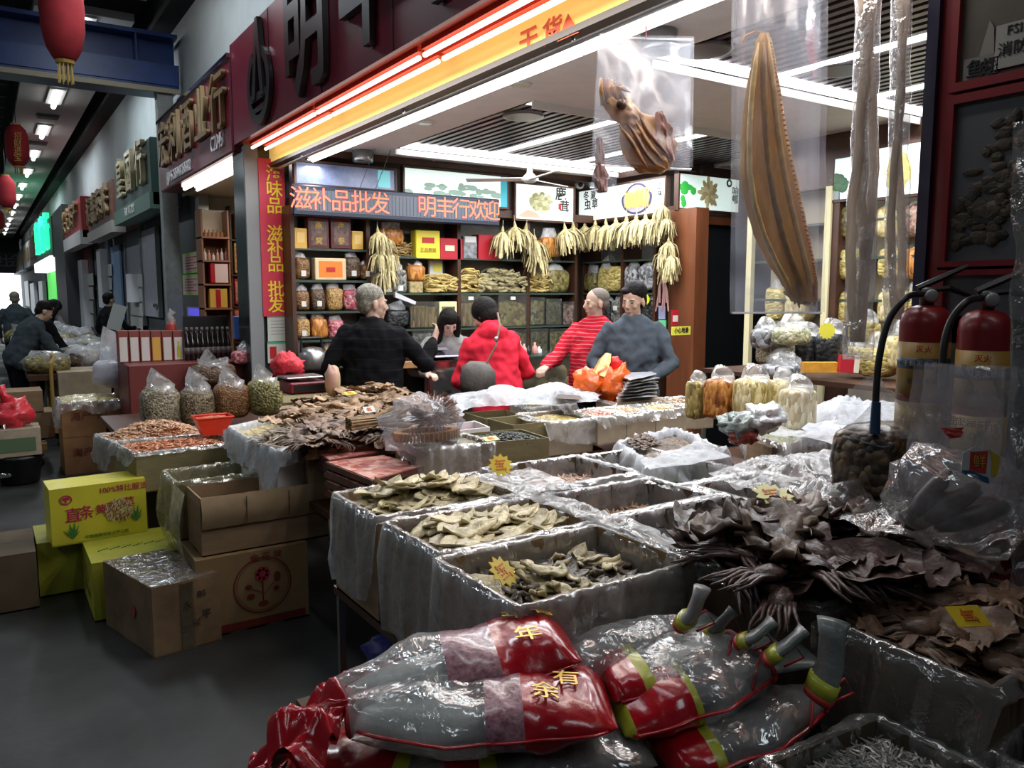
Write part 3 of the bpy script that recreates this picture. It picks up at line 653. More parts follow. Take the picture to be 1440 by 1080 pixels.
def pouch(M, u0, v0, u1, v1, g, label, dep=.14, n=0, film_top=.18, tag=None, name='clear_bag', cat='bag', group=None, seed=None, yel=False):
    a0, a1, b0, b1 = wr(M, u0, v0, u1, v1); wdt, h = a1 - a0, b1 - b0
    t = thing(name, label, cat, M @ V(((a0 + a1) / 2, b0, n - dep / 2)), group=group)
    hb = h * (1 - film_top); seed = seed if seed is not None else R() * 90
    b = MB(); b.ell(((a0 + a1) / 2, b0 + hb / 2, n - dep / 2), (wdt / 2, hb / 2, dep / 2), 16, 9, M, nz=.10, ns=2, pw=.45, seed=seed)
    obj('contents', b, g if not isinstance(g, str) else G[g], t, True)
    if film_top:
        b = MB(); b.tube([((a0 + a1) / 2, b0 + hb * .9, n - dep / 2), ((a0 + a1) / 2 + U(-.01, .01), b0 + hb * 1.02, n - dep / 2), ((a0 + a1) / 2 + U(-.02, .02), b1, n - dep / 2)], [wdt * .47, wdt * .4, wdt * U(.2, .42)], 12, M, False, flat=.35)
        obj('film_neck', b, MILK, t, True)
    if tag:
        b = MB(); tx = (a0 + a1) / 2; b.box(tx - wdt * .16, tx + wdt * .16, b0 + hb * tag, b0 + hb * tag + .05, n - .004, n + .006, M); obj('price_tag', b, M_tag, t)
    return t
def bin_(M, u0, v0, u1, v1, g, label, dep=.22, fill=.75, n=0, tag=False, name='clear_bin', group=None):
    a0, a1, b0, b1 = wr(M, u0, v0, u1, v1); t = thing(name, label, 'bin', M @ V(((a0 + a1) / 2, b0, n - dep / 2)), group=group)
    def top(s, q):
        x = a0 + .01 + (a1 - a0 - .02) * s; z = -dep + .01 + (dep - .02) * q
        return (x, b0 + (b1 - b0) * fill * (1 + .12 * noise.noise(V((x * 9, z * 9, a0)))), n + z)
    b = MB(); b.grid(top, 8, 5, M)
    for s_ in (0, 1):
        b.grid(lambda s, q: (top(s, s_)[0], b0 + .008 + (top(s, s_)[1] - b0 - .008) * q, top(s, s_)[2]), 8, 1, M)
    obj('contents', b, G[g], t)
    b = MB(); b.box(a0, a1, b0, b0 + .008, n - dep, n, M)
    for (x0, x1, z0, z1) in ((a0, a1, -.004, 0), (a0, a1, -dep, -dep + .004), (a0, a0 + .004, -dep, 0), (a1 - .004, a1, -dep, 0)): b.box(x0, x1, b0, b1, n + z0, n + z1, M)
    obj('clear_case', b, film('clear_case', .05, (.7, .75, .72), gloss=.08, bump=.05, scale=2), t)
    if tag:
        b = MB(); tx = (a0 + a1) / 2; b.box(tx - .03, tx + .03, b1 - .05, b1 - .015, n + .001, n + .006, M); obj('price_tag', b, M_tag, t)
    return t
def strands(name, label, M, u0, v0, u1, v1, m, n=120, ln=.14, r=.006, dep=.2, curl=.5, flat=.4, nz=0, group=None, cat='dried goods', horiz=True):
    """a heap of long dried pieces nobody would count, on a shelf"""
    a0, a1, b0, b1 = wr(M, u0, v0, u1, v1); b = MB()
    for i in range(n):
        s, q = R(), R(); x = a0 + (a1 - a0) * s; z = -dep * R(); edge = sin(pi * min(1, max(0, s * .9 + .05))) ** .5
        y = b0 + (b1 - b0) * q * edge * .92 + .01; an = U(-.5, .5) if horiz else U(0, pi); L = ln * U(.6, 1.1)
        d = V((cos(an), sin(an) * .5, U(-.4, .4))); p = V((x, y, z + nz)); c = V((0, curl * L * U(-.5, .7), curl * L * U(-.3, .5)))
        pts = [p - d * L / 2, p - d * L * .17 + c * .7, p + d * L * .2 + c, p + d * L / 2]
        for w_ in pts:
            w_.x = min(a1, max(a0, w_.x)); w_.y = max(b0 + r, min(b1, w_.y))
        b.tube(pts, [r * .6, r, r, r * .5], 4, M, flat=flat)
    return obj(name, b, m, label=label, cat=cat, group=group, kind='stuff')

# ---- shelving along the back wall
MB_ = WY(YB - .28)
def shelf_run(name, label, M, ua, ub, zs, ups, top, dep=.28, mboard=None, mback=None, x0=None):
    a0, a1 = wp(M, ua, 400)[0], wp(M, ub, 400)[0]
    t = thing(name, label, 'shelf', M @ V(((a0 + a1) / 2, 0, -dep / 2)))
    b = MB(); b.box(a0, a1, .0, top, -dep, -dep + .012, M); obj('back_panel', b, mback or mat('mirror_back', (.16, .16, .15), .2, noise=.2), t)
    for u in ups:
        a = wp(M, u, 400)[0]; b = MB(); b.box(a - .018, a + .018, 0, top, -dep + .012, 0, M); obj('upright', b, mboard or M_dwood, t)
    for z in zs:
        b = MB(); b.box(a0 + .02, a1 - .02, z - .02, z, -dep + .012, -.002, M); obj('shelf_board', b, mat('glass_edge_shelf', (.05, .08, .06), .3), t)
    return t
Z1 = (2.05, 1.765, 1.485, 1.225, .98); Z2 = (2.0, 1.65, 1.30, 1.0, .6)
shelf_run('display_shelving', 'tall shelving of bagged nuts beside the red banner column', MB_, 413, 520, Z1, (413.5, 519), 2.42)
shelf_run('display_shelving', 'wide back wall shelving under the scrolling sign', MB_, 521, 812, Z2, (646, 743, 810), 2.42)
MS_ = WX(XS)
shelf_run('display_shelving', 'shelving on the side wall behind the two standing men', MS_, 818, 921, Z2, (818, 874, 920), 2.42)
MR_ = WX(XS + .02)
shelf_run('display_shelving', 'lit shelving with pale poles right of the dark passage', MR_, 1056, 1301, (2.22, 1.93, 1.60, 1.20), (), 2.52, mback=mat('pale_back', (.42, .36, .26), .5))
for k, u in enumerate((1057, 1165, 1299)):
    a = wp(MR_, u, 400)[0]; b = MB(); b.box(a - .028, a + .028, 0, 2.5, 0, .05, MR_); obj('shelf_post', b, mat('pale_yellow_post', (.72, .66, .40), .5), label='pale yellow square shelf post, %s' % ('beside the dark passage', 'right of the long fish bag', 'at the dark blue frame edge')[k], cat='post')
    if k: b = MB(); b.box(a + .03, a + .09, 0, 2.5, -.2, .03, MR_); struct('trim_10', b, M_dwood)
b = MB(); b.box(*(lambda r_: (r_[0], r_[1]))(wr(MR_, 1056, 300, 1308, 320)), 2.50, 2.92, -.1, -.02, MR_); struct('trim_11', b, M_dwood)
b = MB(); b.box(XF, XS + .3, YB - .3, YB, 2.42, 2.5); b.box(XF, XS + .3, YB - .3, YB, 2.86, 2.92); struct('trim_12', b, M_dwood)
b = MB(); b.box(XS - .02, XS + .3, 5.78, YB - .3, 2.42, 2.5); b.box(XS - .02, XS + .3, 5.78, YB - .3, 2.86, 2.92); struct('trim_13', b, M_dwood)

# goods: left bay
BG = 'goods on the shelving beside the red banner'
def R1(kind, *a, **k): return kind(MB_, *a, **k)
cb = lambda *a, **k: carton_on(MB_, *a, **k)
pb = lambda *a, **k: pouch(MB_, *a, **k)
cb(414, 321, 432, 350, .08, M_ygold, 'yellow foil packet at the left end of the top shelf', mat('yellow_print', (.85, .6, .2), .4), (.2, .3, .8, .8), name='packet', cat='packet')
for k, (u0, u1) in enumerate(((433, 463), (465, 494))):
    t = cb(u0, 307, u1, 350, .1, mat('mahogany_box', (.10, .012, .012), .35, coat=.4), 'dark red framed wooden box with a printed window, %s of the pair' % ('left', 'right')[k], mat('dark_window', (.18, .10, .08), .3, noise=.6, scale=30), (.14, .12, .86, .88), txt='燕|窝' if k == 0 else '海|参', tsize=.25)
cb(495, 325, 511, 351, .08, M_ygold, 'yellow foil packet right of the dark red framed boxes', MATS['yellow_print'], (.2, .3, .8, .8), name='packet', cat='packet')
pb(416, 355, 437, 393, 'brown_nuts', 'bag of brown nuts left of the orange gift box', tag=.15)
cb(443, 363, 487, 394, .1, mat('cream_box', (.78, .62, .38), .5), 'cream gift box with an orange window', mat('orange_window', (.85, .24, .03), .4), (.13, .14, .87, .86))
a0, a1, b0, b1 = wr(MB_, 459, 376, 471, 382); b = MB(); b.box(a0, a1, b0, b1, .005, .009, MB_); obj('red_seal', b, M_red, label='small red seal on the orange window of the cream gift box', cat='seal')
pb(487, 354, 508, 392, 'dark_nuts', 'bag of dark mixed nuts right of the orange gift box', tag=.12)
pb(509, 367, 525, 393, 'brown_nuts', 'small bag of brown nuts beside the hanging bunch', tag=.2)
for k, (u0, v0, u1, v1, g) in enumerate(((417, 402, 437, 437, 'brown_nuts'), (439, 399, 459, 437, 'dark_nuts'), (461, 397, 484, 437, 'tan_nuts'))):
    pb(u0, v0, u1, v1, g, '%s of nuts on the third shelf, %s from the banner' % (('reddish brown bag', 'dark bag', 'golden tan bag')[k], ordn(k)), tag=.2 if k < 2 else None)
pb(485, 400, 507, 437, 'pink_goods', 'bag of pink dried goods behind the grey haired man')
for k, (u0, v0, u1, v1, g) in enumerate(((418, 441, 437, 477, 'tan_nuts'), (439, 440, 462, 477, 'orange_goods'), (464, 444, 486, 477, 'pink_goods'))):
    pb(u0, v0, u1, v1, g, ('tan bag of nuts low on the shelf by the banner', 'orange brown bag on the fourth shelf', 'pink mixed bag by the dark coat shoulder')[k], tag=.15 if k == 0 else None)
pb(456, 482, 474, 515, 'tan_nuts', 'small tan bag on the lowest shelf behind the dark coat')
# thermos flask and kettle
p = atY(440, 519, YB - .4); t = thing('kettle', 'dark steel kettle with a black handle low by the banner column', 'kettle', p)
b = MB(); b.lathe([(.11, 0), (.125, .03), (.12, .14), (.08, .19), (.03, .2)], 16, T(*p)); obj('body', b, M_steel, t, True)
b = MB(); b.tube([(p.x - .1, p.y, p.z + .15), (p.x - .1, p.y, p.z + .28), (p.x + .08, p.y, p.z + .28), (p.x + .1, p.y, p.z + .15)], .014, 8); obj('handle', b, M_black, t)
b = MB(); b.tube([(p.x + .1, p.y - .02, p.z + .08), (p.x + .2, p.y - .04, p.z + .2)], [.025, .012], 8); obj('spout', b, M_steel, t)
# second bay
pb(536, 312, 570, 345, 'orange_goods', 'bag of light brown sticks on the top shelf', film_top=.25)
M_maws = mat('dried_maw_strip', (.42, .27, .09), .5, noise=.4, scale=18); M_mawy = mat('yellow_maw_strip', (.62, .46, .14), .5, noise=.35, scale=18); M_leafp = mat('pale_olive_leafy', (.42, .36, .18), .6, noise=.4, scale=20)
strands('dried_strips', 'brown dried strips heaped beside the hanging bunch', MB_, 545, 340, 582, 362, M_maws, 90)
t = cb(585, 324, 619, 364, .12, mat('lemon_card', (.90, .78, .05), .45), 'bright yellow gift box with a red oval print', M_red, (.25, .55, .75, .75))
text('正品燕窝', .045, MB_ @ T(*[ (lambda q: (q[0], q[1], .008))(wp(MB_, 602, 352))][0]), M_gold, t)
t = cb(619, 335, 651, 365, .14, M_crim, 'red gift box with a cream name plate, right of the yellow one', mat('cream_card2', (.75, .7, .5), .5), (.22, .4, .62, .66))
cb(652, 332, 671, 364, .06, mat('grey_photo', (.3, .31, .33), .3, noise=.6, scale=20), 'grey glossy picture packet between the red boxes', M_white, (.1, .72, .9, .98), name='packet', cat='packet')
cb(673, 330, 701, 366, .14, M_crim, 'plain red gift box left of the hanging bunches')
cb(541, 396, 552, 411, .08, M_tag, 'small white card under the hanging bunch', None, name='card', cat='card')
pb(552, 370, 574, 413, 'grey_goods', 'tall clear bag of pale grey goods on the second shelf', tag=.12)
cb(576, 396, 595, 412, .1, mat('straw_card', (.45, .35, .16), .5, noise=.5, scale=40), 'small straw coloured box on the second shelf')
pb(576, 370, 600, 395, 'orange_goods', 'small brown bag standing on the straw coloured box', film_top=.1)
strands('dried_strips', 'golden fish maw strips heaped on the second shelf', MB_, 603, 386, 644, 411, M_mawy, 150, ln=.2, r=.009)
cb(614, 365, 633, 386, .04, M_tag, 'clear card with a yellow label above the golden strips', mat('lime_yellow', (.8, .75, .1), .4), (.3, .2, .9, .8), name='card', cat='card', n=-.15)
pb(546, 425, 577, 460, 'black_goods', 'dark glossy bag with a pink top beside the dark coat hand', film_top=.3)
b = MB(); M_ = MB_; a0, z0 = wp(M_, 552, 418); a1, z1 = wp(M_, 580, 427); b.prism([(a0, z0), (a1, z1 - .01), (a1 + .01, z1 + .02), (a0, z0 + .05)], .02, .06, M_); obj('roll_of_film', b, mat('white_roll', (.7, .72, .75), .3), label='slanting white film roll above the dark glossy bag', cat='roll')
bin_(MB_, 577, 424, 617, 461, 'stick_goods', 'clear bin of upright brown sticks', fill=.8)
cb(618, 424, 643, 460, .1, mat('pale_yellow_frame', (.75, .72, .40), .5), 'pale yellow framed box with olive contents', G['olive_goods'], (.14, .14, .86, .8))
bin_(MB_, 580, 463, 642, 488, 'grey_goods', 'low clear bin of grey goods behind the counter', fill=.8)
strands('dried_leafy_strips', 'yellow maw strips at the start of the third bay', MB_, 648, 378, 680, 411, M_mawy, 110, r=.009, ln=.17)
strands('dried_leafy_strips', 'pale leafy fish maw heap above the red jacket', MB_, 674, 378, 741, 411, M_leafp, 200, r=.013, ln=.13, flat=.25)
bin_(MB_, 648, 415, 676, 459, 'stick_goods', 'clear bin left of the red jacket head', tag=True)
bin_(MB_, 701, 415, 741, 459, 'maw_dark', 'clear bin with a white tag right of the black hair', tag=True)
strands('dried_leafy_strips', 'yellow green leafy goods in the fourth bay', MB_, 746, 383, 776, 411, M_mawy, 80, r=.011, flat=.25)
pb(772, 372, 803, 412, 'maw_dark', 'grey green bag in the fourth bay above the polo shirt man')
pb(763, 320, 792, 362, 'orange_goods', 'bag of orange brown sticks between the hanging bunches', film_top=.3)
for k, (u0, v0, u1, v1, g) in enumerate(((746, 418, 766, 457, 'maw_dark'), (768, 420, 790, 457, 'olive_goods'), (792, 424, 808, 457, 'wrinkled'), (746, 462, 771, 498, 'olive_goods'), (773, 462, 797, 498, 'maw_dark'), (701, 463, 741, 498, 'olive_goods'))):
    bin_(MB_, u0, v0, u1, v1, g, 'clear bin, %s' % ('fourth bay, under the yellow green goods', 'fourth bay, second in its row', 'fourth bay, nearest to the polo shirt man head', 'fourth bay lower row, beside the bay post', 'fourth bay lower row, behind the polo shirt shoulder', 'third bay lower row, beside the red sleeve')[k], fill=.85, group=None)
# side wall bays
ps = lambda *a, **k: pouch(MS_, *a, **k)
ps(819, 372, 836, 411, 'maw_dark', 'pear shaped clear bag at the side wall corner', film_top=.3)
ps(837, 372, 873, 410, 'maw', 'big yellow bag of fish maw above the polo shirt man', film_top=.05)
ps(876, 368, 893, 409, 'silver', 'silver grey bag right of the big yellow bag', film_top=.1); ps(895, 368, 916, 409, 'silver', 'silver grey bag above the young man hair', film_top=.1, tag=.05)
for k, (u0, u1) in enumerate(((838, 856), (857, 873), (877, 896), (898, 918))):
    ps(u0, 418, u1, 458, 'black_goods' if k != 1 else 'grey_goods', 'dark glossy packet on the side wall shelf, %s from the corner' % ordn(k), film_top=.1, tag=.6 if k == 1 else None)
ps(898, 462, 918, 500, 'black_goods', 'dark packet low behind the grey sweater arm')
def starprice(M, u, v, r, label, n=.02, m=None, txt=None, rim=True):
    a, z = wp(M, u, v); t = thing('price_star', label, 'price tag', M @ V((a, z, n)))
    pts = [((r if k % 2 else r * .8) * cos(k * pi / 12), (r if k % 2 else r * .8) * sin(k * pi / 12)) for k in range(24)]
    b = MB(); b.prism(pts, 0, .003, M @ T(a, z, n)); obj('card', b, m or mat('star_yellow', (.85, .80, .05), .5), t)
    if txt: text(txt, r * .8, M @ T(a, z, n + .005), mat('marker_red', (.6, .08, .03), .5), t, .0005, .01)
    return t
starprice(MS_, 911, 421, .055, 'round yellow price tag beside the young man head', m=mat('neon_lime', (.75, .85, .02), .5))
# side shelf ends: small notices and codes on the brown post
MW = WX(XS - .045)
for k, (u0, v0, u1, v1, c_, nm) in enumerate(((929, 430, 934, 449, (.35, .38, .6), 'blue'), (929, 450, 935, 466, (.15, .6, .3), 'green'), (929, 467, 934, 477, (.1, .55, .3), 'green'))):
    x0, x1, z0, z1 = wr(MW, u0 - 2, v0, u1 + 2, v1); b = MB(); b.box(x0, x1, z0, z1, 0, .01, MW); obj('small_notice', b, mat('notice_%d' % k, c_, .5), label='small %s notice on the brown post, %s' % (nm, ('topmost', 'middle one', 'lowest')[k]), cat='notice')
MW2 = WY(5.44)
for k, (u0, v0, u1, v1, c_) in enumerate(((944, 436, 953, 457, M_crim), (944, 459, 970, 471, mat('yellow_plate', (.9, .85, .1), .5)))):
    x0, x1, z0, z1 = wr(MW2, u0, v0, u1, v1); t = thing('post_sticker', ('red sticker with a pale square on the brown post', 'yellow plate with black writing on the brown post')[k], 'sticker', ((x0 + x1) / 2, 5.44, z0))
    b = MB(); b.box(x0, x1, z0, z1, 0, .01, MW2); obj('sheet', b, c_, t)
    if k: text('小心地滑', (z1 - z0) * .72, MW2 @ T((x0 + x1) / 2, (z0 + z1) / 2, .012), M_ltr, t, .001, .02, .8)
    else: b = MB(); b.box(x0 + .01, x1 - .01, z0 + .03, z1 - .05, .01, .013, MW2); obj('pale_square', b, M_tag, t)

# right hand shelving
pr_ = lambda *a, **k: pouch(MR_, *a, **k)
rows = [(1176, 287, 1192, 334, 'maw_dark', 'brown bag'), (1228, 285, 1262, 334, 'cream', 'white and cream bag'), (1264, 282, 1294, 333, 'wrinkled', 'wrinkled brown tripe bag'),
        (1176, 345, 1200, 393, 'maw', 'pale maw bag'), (1230, 345, 1262, 392, 'maw', 'light brown fluffy bag'), (1264, 345, 1294, 392, 'orange_goods', 'tan fluffy bag'),
        (1072, 400, 1098, 452, 'maw', 'yellowish bag'), (1100, 405, 1130, 452, 'cream', 'pale yellow bag'), (1176, 405, 1196, 458, 'maw', 'upright yellow sticks bag'), (1230, 403, 1260, 456, 'cream', 'tall yellow strands bag'), (1262, 403, 1294, 456, 'maw', 'olive yellow strands bag')]
for (u0, v0, u1, v1, g, nm) in rows:
    pr_(u0, v0, u1, v1, g, '%s on the %s lit shelf, %s' % (nm, 'top' if v0 < 340 else 'middle' if v0 < 399 else 'lower', 'next to the blue frame' if u0 > 1261 else 'between the tall tube bags' if u0 > 1225 else 'right of the pale post' if u0 > 1170 else 'left of the pale post' if u0 > 1099 else 'by the passage'), film_top=.08, dep=.2)
# pictures above the shelves, all lit from behind
def lightbox(M, u0, v0, u1, v1, label, m, n=.03):
    a0, a1, b0, b1 = wr(M, u0, v0, u1, v1); t = thing('picture_panel', label, 'picture', M @ V(((a0 + a1) / 2, b0, 0)))
    b = MB(); b.box(a0, a1, b0, b1, -.02, n, M, bev=.004); obj('lit_panel', b, m, t)
    b = MB()
    for (x0, x1, y0, y1) in ((a0 - .02, a1 + .02, b1, b1 + .02), (a0 - .02, a1 + .02, b0 - .02, b0), (a0 - .02, a0, b0, b1), (a1, a1 + .02, b0, b1)): b.box(x0, x1, y0, y1, -.02, n + .01, M)
    obj('frame', b, M_dwood, t)
    return t, M @ T(a0, b0, n), a1 - a0, b1 - b0
MLB = emis('lit_panel_white', (.86, .95, .93), .75)
MBL = WY(YB - .3)
t, L, w_, h_ = lightbox(MBL, 415, 234, 553, 263, 'dim blue and purple lit picture above the scrolling sign', mat('dim_blue_print', (.12, .16, .30), .3, noise=.6, scale=4, col2=(.35, .4, .6), emit=.12))
b = MB(); b.box(w_ * .82, w_ * .95, .02, h_ - .01, 0, .003, L); obj('print_block', b, emis('cyan_print', (.2, .6, .65), .5), t)
t, L, w_, h_ = lightbox(MBL, 567, 243, 711, 287, 'bright lit landscape picture above the scrolling sign', emis('landscape_lit', (.78, .93, .88), .8))
b = MB()
for k in range(26): b.ell((w_ * U(.03, .9), h_ * U(.25, .6), 0), (U(.03, .09), U(.01, .035), .003), 8, 4, L)
obj('print_hills', b, mat('hill_print', (.35, .5, .42), .6, emit=.2), t)
b = MB(); b.box(w_ * .93, w_, 0, h_, 0, .003, L); obj('print_edge', b, emis('teal_print', (.05, .4, .5), .5), t)
t, L, w_, h_ = lightbox(MBL, 723, 262, 804, 310, 'lit picture of a heap of sliced dried goods with two black characters', MLB)
for k in range(46):
    r_ = U(0, .8) ** .6; an = U(0, 6.28); b = MB(); b.lathe([(.030, 0), (.034, .004 + k * .0003), (.008, .006 + k * .0003)], 9, L @ T(w_ * .42 + r_ * .16 * cos(an), h_ * .5 + r_ * .11 * sin(an), .001) @ Matrix.Diagonal((1, U(.5, 1), 1, 1)))
    obj('printed_slice', b, mat('slice_print%d' % (k % 3), ((.45, .45, .25), (.6, .58, .36), (.32, .34, .16))[k % 3], .6, emit=.25), t)
for ch, x, y, s_ in (('鹿', .77, .78, .15), ('茸', .84, .42, .13)): text(ch, s_, L @ T(w_ * x, h_ * y, .004), M_ltr, t, .001, .02)
b = MB(); b.prism([(.02, .02), (w_ * .42, .02), (w_ * .36, .07), (w_ * .2, .10), (.06, .05)], 0, .003, L); obj('print_base', b, mat('pink_print', (.7, .4, .3), .5, emit=.3), t)
b = MB(); b.box(w_ * .73, w_ * .78, h_ * .34, h_ * .52, 0, .003, L); obj('red_seal', b, M_red, t)
for j in range(3): b = MB(); b.box(w_ * .72, w_ * .93, h_ * (.1 + j * .05), h_ * (.12 + j * .05), 0, .002, L); obj('text_line', b, mat('ink_grey2', (.35, .38, .35), .5), t)
MSL = WX(XS - .0)
t, L, w_, h_ = lightbox(MSL, 817, 260, 938, 305, 'lit picture with an oval dish of orange cordyceps sticks on the side wall', MLB)
n_ = 28; pts = [(w_ * .70 + .17 * w_ * cos(2 * pi * k / n_) * (1 if sin(2 * pi * k / n_) < .3 else .82), h_ * .5 + h_ * .52 * sin(2 * pi * k / n_) * .93) for k in range(n_)]
b = MB(); b.prism(pts, 0, .003, L); obj('dish_print', b, mat('dish_ink', (.06, .06, .12), .3), t)
pts = [(w_ * .70 + (x - w_ * .70) * .86, h_ * .5 + (y - h_ * .5) * .86) for x, y in pts]; b = MB(); b.prism(pts, .003, .005, L); obj('dish_inside_print', b, mat('dish_inner', (.35, .33, .45), .3, emit=.1), t)
for k in range(16):
    x = w_ * (.58 + k * .0165); b = MB(); b.tube([(x, h_ * U(.2, .28), .006), (x + U(-.01, .01), h_ * U(.68, .8), .008)], .0085, 5, L); obj('printed_stick', b, mat('orange_stick_print', (.9, .42, .10), .5, emit=.45), t)
for ch, x, y, s_ in (('冬', .10, .8, .11), ('虫', .12, .5, .12), ('夏', .19, .8, .1), ('草', .21, .5, .11), ('三', .94, .75, .07), ('味', .95, .55, .06)): text(ch, s_, L @ T(w_ * x, h_ * y, .004), M_ltr, t, .001, .015)
b = MB(); b.box(w_ * .03, w_ * .08, h_ * .06, h_ * .2, 0, .003, L); obj('red_seal', b, M_red, t)
MPL = WY(5.72)
t, L, w_, h_ = lightbox(MPL, 952, 249, 1036, 296, 'lit picture of a dried shell cluster with green leaves above the passage', emis('pale_green_lit', (.70, .85, .80), .7))
for k in range(20):
    an = k * 2.4; b = MB(); b.ell((.03 + .0045 * k, 0, .004 + (20 - k) * .0005), (.058, .026, .006), 10, 5, L @ T(w_ * .47, h_ * .5, 0) @ Matrix.Rotation(an, 4, 'Z')); obj('printed_shell', b, mat('shell_print%d' % (k % 2), ((.38, .32, .16), (.52, .46, .26))[k % 2], .6, emit=.2), t)
for k in range(10): b = MB(); b.ell((w_ * U(.05, .24), h_ * U(.05, .75) * (1 - .2 * R()), .003), (U(.03, .06), U(.02, .045), .003), 8, 4, L); obj('printed_leaf', b, mat('leaf_print', (.05, .5, .08), .5, emit=.3), t)
for ch, x, y, s_ in (('◎', .82, .85, .10), ('响', .93, .62, .1), ('螺', .93, .38, .1)): text(ch, s_, L @ T(w_ * x, h_ * y, .004), M_ltr, t, .001, .015)
t, L, w_, h_ = lightbox(MR_, 1176, 222, 1211, 280, 'narrow lit picture of green vegetables over the lit shelving', emis('pale_blue_lit', (.72, .86, .92), .75))
for k in range(9): b = MB(); b.ell((w_ * U(.1, .9), h_ * U(.2, .6), .002 + k * .0003), (U(.03, .07), U(.02, .05), .003), 8, 4, L); obj('printed_leaf', b, mat('leaf_dark_print', (.06, .16, .08), .5, emit=.1), t)
t, L, w_, h_ = lightbox(MR_, 1236, 205, 1299, 275, 'lit picture of a yellow fish maw over the lit shelving', MLB)
pts = [(w_ * (.5 + .28 * cos(k * pi / 9) * (1 + .2 * sin(3 * k))), h_ * (.48 + .4 * sin(k * pi / 9))) for k in range(18)]
b = MB(); b.prism(pts, 0, .004, L); obj('maw_print', b, mat('maw_print', (.82, .74, .25), .5, emit=.5), t)

# scrolling letter sign
MLED = WY(YB - .50)
a0, a1, b0, b1 = wr(MLED, 412, 259, 703, 310); b1 = wp(MLED, 412, 258)[1]; b0 = wp(MLED, 412, 302)[1]
t = thing('scrolling_sign', 'long dark scrolling sign with red glowing characters', 'sign', ((a0 + a1) / 2, YB - .5, b0))
b = MB(); b.box(a0, a1, b0, b1, -.09, 0, MLED, bev=.01); obj('housing', b, mat('navy_housing', (.012, .02, .045), .35), t)
b = MB(); b.box(a0 + .03, a1 - .03, b0 + .04, b1 - .04, 0, .004, MLED); obj('display_face', b, mat('led_face', (.10, .115, .15), .4), t)
for k in range(56):
    x = a0 + .05 + (a1 - a0 - .1) * k / 55; b = MB(); b.box(x, x + .003, b0 + .045, b1 - .045, .004, .006, MLED); obj('module_line', b, mat('led_line', (.05, .06, .09), .4), t)
M_led = emis('led_red', (1, .16, .08), 1.1)
for u, ch in ((423, '滋'), (451, '补'), (480, '品'), (508, '批'), (534, '发'), (600, '明'), (625, '丰'), (648, '行'), (671, '欢'), (691, '迎')):
    a_ = wp(MLED, u, 290)[0]; text(ch, .205, MLED @ T(a_, (b0 + b1) / 2, .008), M_led, t, .001, 0)
for x in (a0 + .6, a0 + .75): b = MB(); b.tube([(x, YB - .52, b1), (x + .12, YB - .6, ZC)], .003, 4); obj('hanger_wire', b, M_black, t)

# hanging bunches of dried goods
def bunch_mesh(seed, h=.30, r=.15):
    random.seed(seed); b = MB()
    b.lathe([(.008, -.05), (.02, -.02), (.006, .03)], 6)
    for k in range(64):
        an = U(0, 6.28); rr = r * U(.35, 1.05); e = V((cos(an) * rr, sin(an) * rr, -h * U(.55, 1.0)))
        mid = V((cos(an) * rr * .75, sin(an) * rr * .75, e.z * .45)); w_ = U(.009, .018)
        b.tube([(0, 0, -.02), mid, e], [w_ * .5, w_, w_ * .35], 4, flat=.35)
    return mesh('dried_bunch', b, mat('dried_bunch_straw', (.62, .53, .27), .65, noise=.45, scale=22, rnd=.25))
BM = [bunch_mesh(s) for s in (1, 2, 3, 4)]
random.seed(21)
M_str = mat('pale_string', (.5, .45, .35), .7)
def bunch(p, k, label, group, s=1.0):
    o = link('dried_bunch', BM[k % 4], None, loc=p, rot=(U(-.12, .12), U(-.12, .12), U(0, 6)), sc=(s * U(.9, 1.1), s * U(.9, 1.1), s), label=label, cat='dried goods', group=group)
    b = MB(); b.tube([(0, 0, 0), (0, 0, .09)], .003, 4); link('string', mesh('string', b, M_str), o, world=False)
    return o
for k, (u, v) in enumerate(((707, 322), (724, 315), (740, 318), (752, 334), (757, 350))):
    bunch(atY(u, v, YB - .38), k, 'straw bunch hanging on the back shelving, %s from the scrolling sign' % ordn(k), 'straw bunches on the back shelving')
for k, (u, v) in enumerate(((794, 318), (806, 316), (822, 314), (837, 313), (852, 312), (866, 309), (881, 307), (895, 304), (908, 303), (920, 303), (931, 300))):
    bunch(atX(u, v, XS - .12) if u > 815 else atY(u, v, YB - .38), k, 'straw bunch hung in the row under the side wall picture, %s from the corner' % ordn(k), 'straw bunches under the side wall picture', 1.05)
for k, (u, v) in enumerate(((932, 285), (938, 304), (940, 336), (934, 350), (944, 355), (939, 368))):
    bunch(atX(u, v, XS - .16), k, 'straw bunch hanging on the brown post, %s from the top' % ordn(k), 'straw bunches on the brown post', .75)
for k, (u, v) in enumerate(((531, 322), (540, 330), (534, 350), (548, 352), (545, 372), (538, 378))):
    bunch(atY(u, v, YB - .42), k, 'straw bunch in the column between the left bays, %s from the top' % ordn(k), 'straw bunches between the left bays', .8)
t = thing('rope_tassel', 'pinkish rope tassel hanging from the lowest bunch on the brown post', 'tassel', atX(930, 400, XS - .12))
for k in range(7):
    p = atX(932, 386, XS - .12); q = atX(922 + k * 3, 438 - (k % 3) * 6, XS - .12); b = MB(); b.tube([p, (p + q) / 2 + V((0, U(-.02, .02), .03)), q], .008, 5); obj('strand', b, mat('pink_rope', (.38, .22, .2), .7), t)

